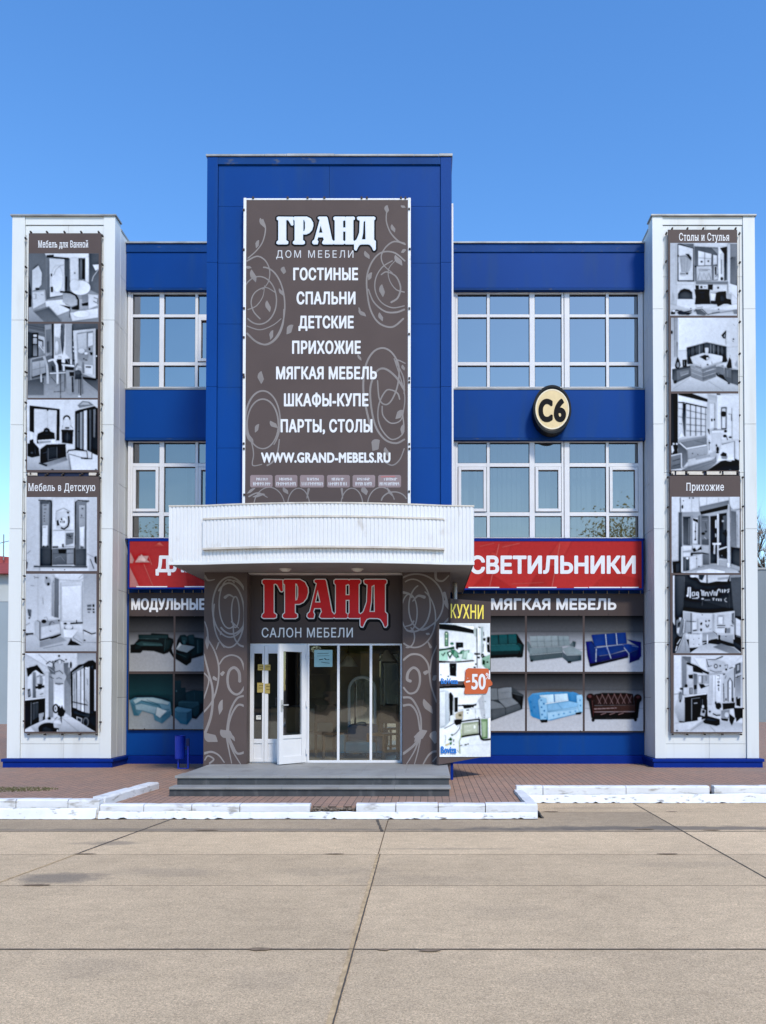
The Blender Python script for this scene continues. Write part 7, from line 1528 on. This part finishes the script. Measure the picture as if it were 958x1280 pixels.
# ---------------- small notices on the glass
def note(px0, py0, px1, py1, m_, label, name='paper_notice', cat='notice', y=D_DOOR - 0.062, marks=None, rot=0.0, group=None):
    mb = MB(); xa, xb, za, zb = GX(px0), GX(px1), GZ(py1), GZ(py0)
    mb.box(xa, xb, y - 0.0015, y, za, zb); o = mb.build(name, m_, None); tag(o, label, cat, group)
    if marks:
        f = Field(px0, py0, px1, py1, 0.2)
        for pts, w in marks: f.stroke(pts, w)
        field_part('printing', f, FP(y - 0.003), 0.0, M_black if cat == 'notice' else M_black, o)
    return o
M_ynote = mat('yellow_paper', (0.36, 0.28, 0.09, 1), 0.8, 0.2, var=0.1, vscale=(9, 9, 9))
M_tnote = mat('pale_teal_paper', (0.25, 0.42, 0.43, 1), 0.7, 0.3, var=0.12, vscale=(6, 6, 6))
M_wnote = mat('white_paper', (0.60, 0.60, 0.56, 1), 0.8, 0.2)
note(323.2, 830.5, 330.4, 838, M_ynote, 'upper yellow paper on the glass of the narrow left door leaf', marks=[([(324.5, 833), (329, 832.8)], .5), ([(324.5, 835.5), (328.6, 835.5)], .5)])
note(322.6, 853.4, 330.2, 865.6, M_ynote, 'lower yellow paper on the glass of the narrow left door leaf', marks=[([(324, 857), (329, 856.8)], .5), ([(324, 860), (328.6, 860)], .5)])
note(331.8, 830.8, 339, 838.2, M_ynote, 'upper yellow paper on the closed door leaf left of the open door', marks=[([(333, 833.5), (337.5, 833.5)], .5)])
note(332.2, 854.5, 338.4, 866.8, M_ynote, 'lower yellow paper on the closed door leaf left of the open door', marks=[([(333.2, 858), (337.2, 858)], .5), ([(333.2, 862), (337, 862)], .5)])
note(321.5, 894, 327.5, 899.2, M_wnote, 'small pale paper low on the glass of the narrow left door leaf', marks=[([(322.6, 896), (326.5, 896)], .5)])
note(393, 812.4, 415.8, 833.6, M_tnote, 'pale teal notice stuck high on the left shop window pane', y=D_DOOR - 0.014, marks=[([(399.5, 824.6), (404, 823.9)], 1.0), ([(406, 823.2), (408, 824.4)], 1.2), ([(409.5, 824.6), (411.6, 824.2)], .8), ([(402, 827.6), (412, 829)], .6), ([(397, 817), (411, 816.6)], .5), ([(396.5, 820), (412, 819.6)], .4)])

# ---------------- lamps under the canopy
def canopy_lamp(px, label):
    y = 13.7; x = XP(px, y, 710)
    t = thing('ceiling_lamp', (x, y, ZC0), label, 'ceiling lamp', 'lamps under the canopy')
    m = MB(); m.lathe(x, y, [(0.001, ZC0 - 0.012), (0.10, ZC0 - 0.012), (0.105, ZC0 - 0.004), (0.105, ZC0 + 0.004)], 24); m.build('rim', M_ledge, t)
    m = MB(); m.lathe(x, y, [(0.001, ZC0 - 0.05), (0.04, ZC0 - 0.047), (0.075, ZC0 - 0.033), (0.088, ZC0 - 0.013)], 24); m.build('diffuser', M_lamp, t, smooth=True)
canopy_lamp(357, 'round lamp under the canopy above the door, the left one')
canopy_lamp(447, 'round lamp under the canopy above the shop window, the right one')

# ---------------- litter bin
bx, by = XP(225.3, 16.1, 935), 16.1
t = thing('litter_bin', (bx, by, Z_WALK), 'blue metal litter bin on a post frame by the blue wall left of the entrance', 'litter bin')
z = lambda py: ZP(py, 16.1, 225)
m = MB(); w = 0.098; zb, zt = z(948.5), z(919.5)
m.lathe(bx, by, [(0.001, zb), (w * 0.94, zb), (w, zb + 0.03), (w * 1.03, zt - 0.015), (w * 1.06, zt), (w * 0.98, zt), (w * 0.95, zt - 0.02), (w * 0.9, zb + 0.05), (0.001, zb + 0.04)], 20); m.build('bucket', M_bin, t, smooth=False)
m = MB(); px_ = XP(235.6, 16.1, 940); m.box(px_ - 0.018, px_ + 0.018, by - 0.02, by + 0.02, Z_WALK, z(927)); m.box(XP(223.3, 16.1, 955) - 0.016, XP(223.3, 16.1, 955) + 0.016, by - 0.02, by + 0.02, Z_WALK, zb)
m.box(XP(223.3, 16.1, 955) - 0.016, px_ + 0.018, by - 0.03, by - 0.0205, Z_WALK, Z_WALK + 0.02)
m.build_each('stand', M_bin, t, bevel=0.004)
m = MB(); m.box(px_ - 0.035, px_ + 0.03, by - 0.05, by - 0.021, z(932), z(923)); m.box(bx + w * 0.97, px_ - 0.02, by - 0.01, by + 0.01, z(937), z(934)); m.build('swivel', mat('dark_blue_bracket', (0.004, 0.012, 0.09, 1), 0.5), t, bevel=0.004)
# ------------------------------------------------------------------ neighbours, trees
M_pale = mat('pale_blue_render', (0.30, 0.36, 0.40, 1), 0.85, 0.2, var=0.08, vscale=(0.5, 0.5, 0.5))
M_cream = mat('pale_gable', (0.46, 0.50, 0.50, 1), 0.85, 0.2, var=0.1, vscale=(0.7, 0.7, 0.7))
D = 36.0
x1 = XP(16, D); xw0 = x1 - 16
t = thing('neighbour_house', (xw0 + 8, D, 0.15), 'pale house with a red tiled roof just past the left pylon', 'house')
zr, zc = ZP(717, D, 5), ZP(752, D, 5)
m = MB(); m.box(xw0, x1 + 1.2, D, D + 12, 0.0, zc); m.build('wall', M_pale, t)
m = MB(); m.box(xw0 - 0.01, x1 + 1.21, D - 0.02, D + 12.02, zc, zr); m.build('upper_wall', M_cream, t)
m = MB(); za = ZP(690, D + 1.6, 5)
m.hexa([(xw0 - 0.4, D - 0.4, zr - 0.05), (x1 + 1.6, D - 0.4, zr - 0.05), (x1 + 1.6, D + 12.4, zr - 0.05), (xw0 - 0.4, D + 12.4, zr - 0.05), (xw0 - 0.4, D + 5, za + 1.6), (x1 - 0.3, D + 5, za + 0.1), (x1 - 0.3, D + 7, za + 0.1), (xw0 - 0.4, D + 7, za + 1.6)])
m.build('roof', mat('red_roof_tiles', (0.30, 0.055, 0.04, 1), 0.7, 0.2, var=0.2, vscale=(2, 2, 2)), t)
m = MB(); xx = XP(5.5, D + 4); m.tube([(xx, D + 4, za), (xx, D + 4, za + 1.3)], 0.03, 6); m.tube([(xx - 0.4, D + 4, za + 0.8), (xx + 0.4, D + 4, za + 1.0)], 0.02, 6); m.build('aerial', M_steel, t)
m = MB()
for xx in (-28.6, -24.2, -21.0): m.box(xx, xx + 1.1, D - 0.03, D - 0.004, 1.2, 2.6)
m.build('window', mat('dark_panes', (0.03, 0.04, 0.05, 1), 0.15, 0.6), t)

# metal-clad wall on the right
D = 38.0; x0 = XP(938, D)
t = thing('boundary_wall', (x0 + 8, D, 0.15), 'tall blue-grey metal wall behind the right pylon', 'wall')
m = MB(); zt = ZP(712, D, 952); x = x0
while x < x0 + 26: m.box(x, x + 1.19, D, D + 0.08, 0.1, zt); m.box(x + 1.0, x + 1.06, D - 0.02, D - 0.0005, 0.1, zt - 0.01); x += 1.2
m.build('sheet', mat('blue_grey_sheet', (0.20, 0.235, 0.26, 1), 0.6, 0.3, var=0.12, vscale=(0.5, 0.5, 0.3)), t)
m = MB(); m.box(x0 - 0.02, x0 + 26, D - 0.05, D + 0.12, zt + 0.001, zt + 0.09); m.build('cap_rail', M_coping, t)

M_bark = mat('bark', (0.085, 0.062, 0.048, 1), 0.95, 0.1, var=0.3, vscale=(8, 8, 3))
def grow(rnd, h, levels, spread, r0):
    """Trunk and limbs as tapered tubes; returns the mesh and the twig ends."""
    mb = MB(); ends = []
    def limb(p, d, l, r, lev):
        pts = [p]; q = Vector(p); dd = Vector(d)
        for k in range(4):
            dd = (dd + Vector((rnd.uniform(-1, 1), rnd.uniform(-1, 1), rnd.uniform(-0.3, 0.7))) * 0.14).normalized(); q = q + dd * l / 4; pts.append(tuple(q))
        mb.tube(pts, [r * (1 - 0.16 * k) for k in range(5)], 7 if lev < 2 else 4, cap=False)
        if lev >= levels: ends.append((tuple(q), dd)); return
        for k in range(rnd.randint(3, 4) if lev else 6):
            f = rnd.uniform(0.35, 1.0) if lev else rnd.uniform(0.40, 1.0)
            i = min(3, int(f * 4)); a, b = Vector(pts[i]), Vector(pts[i + 1]); s_ = a.lerp(b, f * 4 - i)
            nd = (dd * 0.75 + Vector((rnd.uniform(-1, 1), rnd.uniform(-1, 1), rnd.uniform(-0.1, 0.7))) * spread).normalized()
            limb(tuple(s_), nd, l * rnd.uniform(0.45, 0.68), r * 0.5, lev + 1)
    limb((0, 0, 0), (0, 0, 1), h * 0.55, r0, 0)
    return mb, ends
def twigs(rnd, ends, n, l):
    mb = MB()
    for p, d in ends:
        for k in range(n):
            nd = (d + Vector((rnd.uniform(-1, 1), rnd.uniform(-1, 1), rnd.uniform(-0.6, 0.9))) * 0.9).normalized(); q = Vector(p) + nd * l * rnd.uniform(0.5, 1.2)
            s_ = nd.orthogonal().normalized() * 0.022
            mb.face([tuple(Vector(p) - s_), tuple(Vector(p) + s_), tuple(q)])
    return mb
def leaves(rnd, ends, n, rad, size):
    mb = MB()
    for p, d in ends:
        for k in range(n):
            o = Vector((rnd.gauss(0, 1), rnd.gauss(0, 1), rnd.gauss(0, 0.8))) * rad * 0.5; q = Vector(p) + o
            a = Vector((rnd.uniform(-1, 1), rnd.uniform(-1, 1), rnd.uniform(-1, 1))).normalized(); b = a.orthogonal().normalized(); s_ = size * rnd.uniform(0.6, 1.3)
            mb.face([tuple(q - a * s_), tuple(q + b * s_ * 0.55), tuple(q + a * s_), tuple(q - b * s_ * 0.55)])
    return mb
def moved(mb, loc):
    mb.v = [(x + loc[0], y + loc[1], z + loc[2]) for x, y, z in mb.v]; return mb
rnd = random.Random(31)
xb = XP(962, 58); loc = (xb, 58.0, 0.0)
t = thing('bare_tree', loc, 'leafless brown trees showing over the blue-grey wall at the right edge', 'tree', 'bare trees beyond the right wall')
mbt, ends = grow(rnd, 14.0, 3, 0.85, 0.24)
moved(mbt, loc).build('trunk', M_bark, t); moved(twigs(rnd, ends, 16, 1.3), loc).build('crown', mat('twigs', (0.24, 0.19, 0.15, 1), 0.95, 0.1, var=0.2, vscale=(1, 1, 1)), t)  # twig colour lightened to put the distant haze into it
for k, (dx, dy, sc, rz) in enumerate(((2.6, 1.5, 0.95, 1.3), (-1.3, 3.0, 0.88, 2.4), (5.4, -0.5, 1.05, 4.0), (0.8, 4.5, 0.92, 5.2), (3.6, 4.0, 0.9, 0.5))): dup(t, (xb + dx, 58 + dy, 0), rz, scale=(sc, sc, sc * (0.95 if k else 1)))

def leaf_mat():
    m = mat('spring_leaves', (0.30, 0.26, 0.09, 1), 0.8, 0.1, var=0.3, vscale=(0.8, 0.8, 0.8))
    nt = m.node_tree; N = nt.nodes; tr = N.new('ShaderNodeBsdfTranslucent'); tr.inputs[0].default_value = (0.42, 0.37, 0.10, 1)
    mx = N.new('ShaderNodeMixShader'); mx.inputs[0].default_value = 0.5
    nt.links.new(N['Principled BSDF'].outputs[0], mx.inputs[1]); nt.links.new(tr.outputs[0], mx.inputs[2]); nt.links.new(mx.outputs[0], N['Material Output'].inputs[0])
    return m
# what stands across the forecourt, seen in the window reflections
rnd = random.Random(77)
loc = (13.6, -24.0, 0.0)
mbt, ends = grow(rnd, 14.5, 3, 0.8, 0.26)
t = thing('budding_tree', loc, 'yellow-green tree across the forecourt, mirrored in the right windows', 'tree', 'trees across the forecourt')
moved(mbt, loc).build('trunk', M_bark, t); moved(leaves(rnd, ends, 260, 2.3, 0.11), loc).build('crown', leaf_mat(), t)
for k, (x, y, sc, rz) in enumerate(((-14.0, -34.0, 0.95, 1.1), (-5.5, -36.0, 0.8, 2.2), (3.0, -38.0, 0.85, 3.7), (19.5, -30.0, 0.8, 5.0), (-22.0, -30.0, 1.0, 0.4))): dup(t, (x, y, 0), rz, scale=(sc, sc, sc))
t = thing('brick_block', (-4.0, -46.0, 0.0), 'low buff brick building across the forecourt, mirrored in the shop window', 'building')
m = MB(); m.box(-26, 14, -56, -46, -0.02, 6.2); m.build('wall', mat('buff_brick', (0.24, 0.185, 0.13, 1), 0.9, 0.2, var=0.15, vscale=(0.6, 0.6, 0.6)), t)
m = MB(); m.box(-26.4, 14.4, -56.4, -45.6, 6.21, 6.6); m.build('roof', M_coping, t)
m = MB()
for k in range(11): m.box(-24.5 + k * 3.5, -22.6 + k * 3.5, -45.99, -45.95, 1.2, 4.2)
m.build('window', mat('dark_panes', (0.03, 0.04, 0.05, 1), 0.15, 0.6), t)

# ------------------------------------------------------------------ furniture standing in the showroom
M_wood = mat('pale_wood', (0.42, 0.31, 0.19, 1), 0.5, 0.35, var=0.15, vscale=(3, 3, 0.6))
M_teal = mat('blue_upholstery', (0.008, 0.085, 0.17, 1), 0.85, 0.2, var=0.1, vscale=(4, 4, 4))
M_ivory = mat('ivory_upholstery', (0.55, 0.48, 0.38, 1), 0.8, 0.2, var=0.08, vscale=(4, 4, 4))
M_mirror = mat('mirror', (0.7, 0.74, 0.76, 1), 0.04, 0.5, metal=1.0)
Z0 = Z_PLAT
def at_px(px, D): return XP(px, D, 900)
x = at_px(452, 15.4)
t = thing('armchair', (x, 15.4, Z0), 'low blue upholstered armchair just inside the middle shop window pane', 'armchair')
m = MB(); m.box(x - 0.30, x + 0.30, 15.2, 15.75, Z0 + 0.10, Z0 + 0.32); m.build('seat', M_teal, t, bevel=0.05)
m = MB(); m.box(x - 0.30, x + 0.30, 15.751, 15.95, Z0 + 0.10, Z0 + 0.62); m.build('backrest', M_teal, t, bevel=0.06)
for s_ in (-1, 1):
    m = MB(); m.box(x + s_ * 0.301, x + s_ * 0.42, 15.2, 15.95, Z0 + 0.10, Z0 + 0.45); m.build('armrest', M_teal, t, bevel=0.04)
m = MB()
for sx in (-0.36, 0.36):
    for yy in (15.25, 15.85): m.box(x + sx - 0.03, x + sx + 0.03, yy, yy + 0.06, Z0, Z0 + 0.099)
m.build_each('foot', M_bolt, t)
x = at_px(400, 16.2)
t = thing('sofa', (x, 16.2, Z0), 'ivory sofa behind the left shop window pane', 'sofa')
m = MB(); m.box(x - 0.75, x + 0.75, 15.9, 16.6, Z0 + 0.1, Z0 + 0.45); m.build('seat', M_ivory, t, bevel=0.05)
m = MB(); m.box(x - 0.75, x + 0.75, 16.61, 16.85, Z0 + 0.1, Z0 + 0.92); m.build('backrest', M_ivory, t, bevel=0.06)
for s_ in (-1, 1):
    m = MB(); m.box(x + s_ * 0.76, x + s_ * 0.95, 15.9, 16.85, Z0 + 0.1, Z0 + 0.66); m.build('armrest', M_ivory, t, bevel=0.05)
m = MB()
for sx in (-0.85, 0.85):
    for yy in (15.95, 16.75): m.box(x + sx - 0.03, x + sx + 0.03, yy, yy + 0.06, Z0, Z0 + 0.099)
m.build('foot', M_bolt, t)
x = at_px(443, 17.6)
t = thing('arched_cabinet', (x, 17.6, Z0), 'pale wood arch-topped cabinet behind the middle shop window pane', 'cabinet')
m = MB(); base = [(-0.5, 0), (0.5, 0), (0.5, 1.7)] + [(0.5 * math.cos(R(a)), 1.7 + 0.4 * math.sin(R(a))) for a in range(15, 180, 15)] + [(-0.5, 1.7)]
f_ = [(x + a, 17.35, Z0 + b) for a, b in base]; bk = [(x + a, 17.85, Z0 + b) for a, b in base]
m.face(f_); m.face(bk[::-1])
for i in range(len(base)): j = (i + 1) % len(base); m.face([f_[i], bk[i], bk[j], f_[j]])
m.build('body', M_wood, t)
for s_ in (-1, 1):
    m = MB(); m.box(x + s_ * 0.02, x + s_ * 0.46, 17.32, 17.349, Z0 + 0.12, Z0 + 1.65); d = m.build('door', M_wood, t, bevel=0.008)
    m = MB(); m.box(x + s_ * 0.06, x + s_ * 0.08, 17.295, 17.319, Z0 + 0.85, Z0 + 1.0); m.build('handle', M_steel, d)
x = at_px(452, 15.9)
t = thing('floor_mirror', (x, 16.0, Z0), 'tall standing mirror with an arched white frame by the right mullion of the shop window', 'mirror')
m = MB(); pts = [(x - 0.26, 16.05, Z0 + 0.05), (x - 0.26, 16.05, Z0 + 1.3)] + [(x + 0.26 * math.cos(R(a)), 16.05, Z0 + 1.3 + 0.26 * math.sin(R(a))) for a in range(165, 0, -15)] + [(x + 0.26, 16.05, Z0 + 1.3), (x + 0.26, 16.05, Z0 + 0.05)]
m.tube(pts, 0.03, 8); m.box(x - 0.3, x + 0.3, 15.95, 16.2, Z0, Z0 + 0.05); m.build('frame', M_frame, t, smooth=False)
m = MB(); m.face([(p[0], 16.06, p[2]) for p in pts]); m.build('glass', M_mirror, t)
x = at_px(487, 16.4)
t = thing('wardrobe', (x, 16.4, Z0), 'grey and wood wardrobe behind the right shop window pane', 'wardrobe')
m = MB(); m.box(x - 0.6, x + 0.6, 16.4, 17.0, Z0, Z0 + 2.1); m.build('body', mat('grey_board', (0.26, 0.25, 0.24, 1), 0.5), t, bevel=0.006)
for k in range(3):
    m = MB(); m.box(x - 0.595 + k * 0.4, x - 0.21 + k * 0.4, 16.375, 16.398, Z0 + 0.08, Z0 + 2.05); d = m.build('door', M_wood if k != 1 else M_mirror, t, bevel=0.004)
    m = MB(); m.box(x - 0.24 + k * 0.4, x - 0.225 + k * 0.4, 16.35, 16.374, Z0 + 0.95, Z0 + 1.15); m.build('handle', M_steel, d)
x = at_px(340, 16.0)
t = thing('counter', (x, 16.6, Z0), 'dark wood counter inside behind the door leaves', 'counter')
m = MB(); m.box(x - 0.7, x + 0.5, 16.3, 16.8, Z0, Z0 + 0.95); m.build('body', M_wood, t, bevel=0.006)
m = MB(); m.box(x - 0.75, x + 0.55, 16.25, 16.85, Z0 + 0.951, Z0 + 0.99); m.build('worktop', M_granite, t, bevel=0.006)

# more furniture deeper in the showroom
M_dark = mat('dark_walnut', (0.10, 0.06, 0.035, 1), 0.5, 0.35, var=0.2, vscale=(3, 3, 0.7))
def shelf_unit(px, y, w, h, n, m_, label):
    x = at_px(px, y); t = thing('shelf_unit', (x, y, Z0), label, 'shelves')
    m = MB()
    m.box(x - w / 2, x - w / 2 + 0.03, y, y + 0.35, Z0, Z0 + h); m.box(x + w / 2 - 0.03, x + w / 2, y, y + 0.35, Z0, Z0 + h); m.build_each('side_panel', m_, t)
    m = MB()
    for k in range(n): z_ = Z0 + 0.05 + (h - 0.09) * k / (n - 1); m.box(x - w / 2 + 0.031, x + w / 2 - 0.031, y + 0.002, y + 0.34, z_, z_ + 0.03)
    m.build_each('shelf', m_, t)
    m = MB(); m.box(x - w / 2 + 0.031, x + w / 2 - 0.031, y + 0.341, y + 0.352, Z0, Z0 + h); m.build('back_panel', m_, t)
shelf_unit(402, 17.7, 1.1, 2.2, 5, M_wood, 'pale wood open shelves deep behind the left shop window pane')
shelf_unit(476, 18.2, 0.9, 2.0, 4, M_dark, 'dark open shelves deep behind the right shop window pane')
def chair(px, y, rz, label):
    x = at_px(px, y); t = thing('dining_chair', (x, y, Z0), label, 'chair')
    mk = lambda nm, m_: m_
    parts = [('seat', [(-0.21, 0.21, -0.21, 0.21, 0.44, 0.48)], M_dark), ('backrest', [(-0.2, 0.2, 0.18, 0.205, 0.66, 1.0)], M_dark)] + [('leg', [(a - 0.02, a + 0.02, b - 0.02, b + 0.02, 0, 0.439 if b < 0 else 1.02)], M_dark) for a in (-0.19, 0.19) for b in (-0.19, 0.23)]
    for nm, bx_, m_ in parts:
        m = MB()
        for q in bx_: m.box(x + q[0], x + q[1], y + q[2], y + q[3], Z0 + q[4], Z0 + q[5])
        m.build(nm, m_, t)
    t.rotation_euler = (0, 0, rz)
chair(412, 15.5, 0.5, 'dark dining chair just inside the left shop window pane')
chair(478, 15.3, -0.6, 'dark dining chair just inside the right shop window pane')
def pendant(px, y, z1, label):
    x = at_px(px, y); t = thing('pendant_lamp', (x, y, 3.3), label, 'lamp')
    MB().tube([(x, y, 3.3), (x, y, z1 + 0.22)], 0.008, 6).build('cord', M_bolt, t)
    MB().lathe(x, y, [(0.03, z1 + 0.22), (0.05, z1 + 0.2), (0.17, z1 + 0.02), (0.175, z1)], 16).build('lamp_shade', M_ledge, t, smooth=True)
pendant(398, 15.6, 2.35, 'cream pendant lamp high behind the left shop window pane')
pendant(436, 16.0, 2.2, 'cream pendant lamp high behind the middle shop window pane')
pendant(484, 15.7, 2.3, 'cream pendant lamp high behind the right shop window pane')
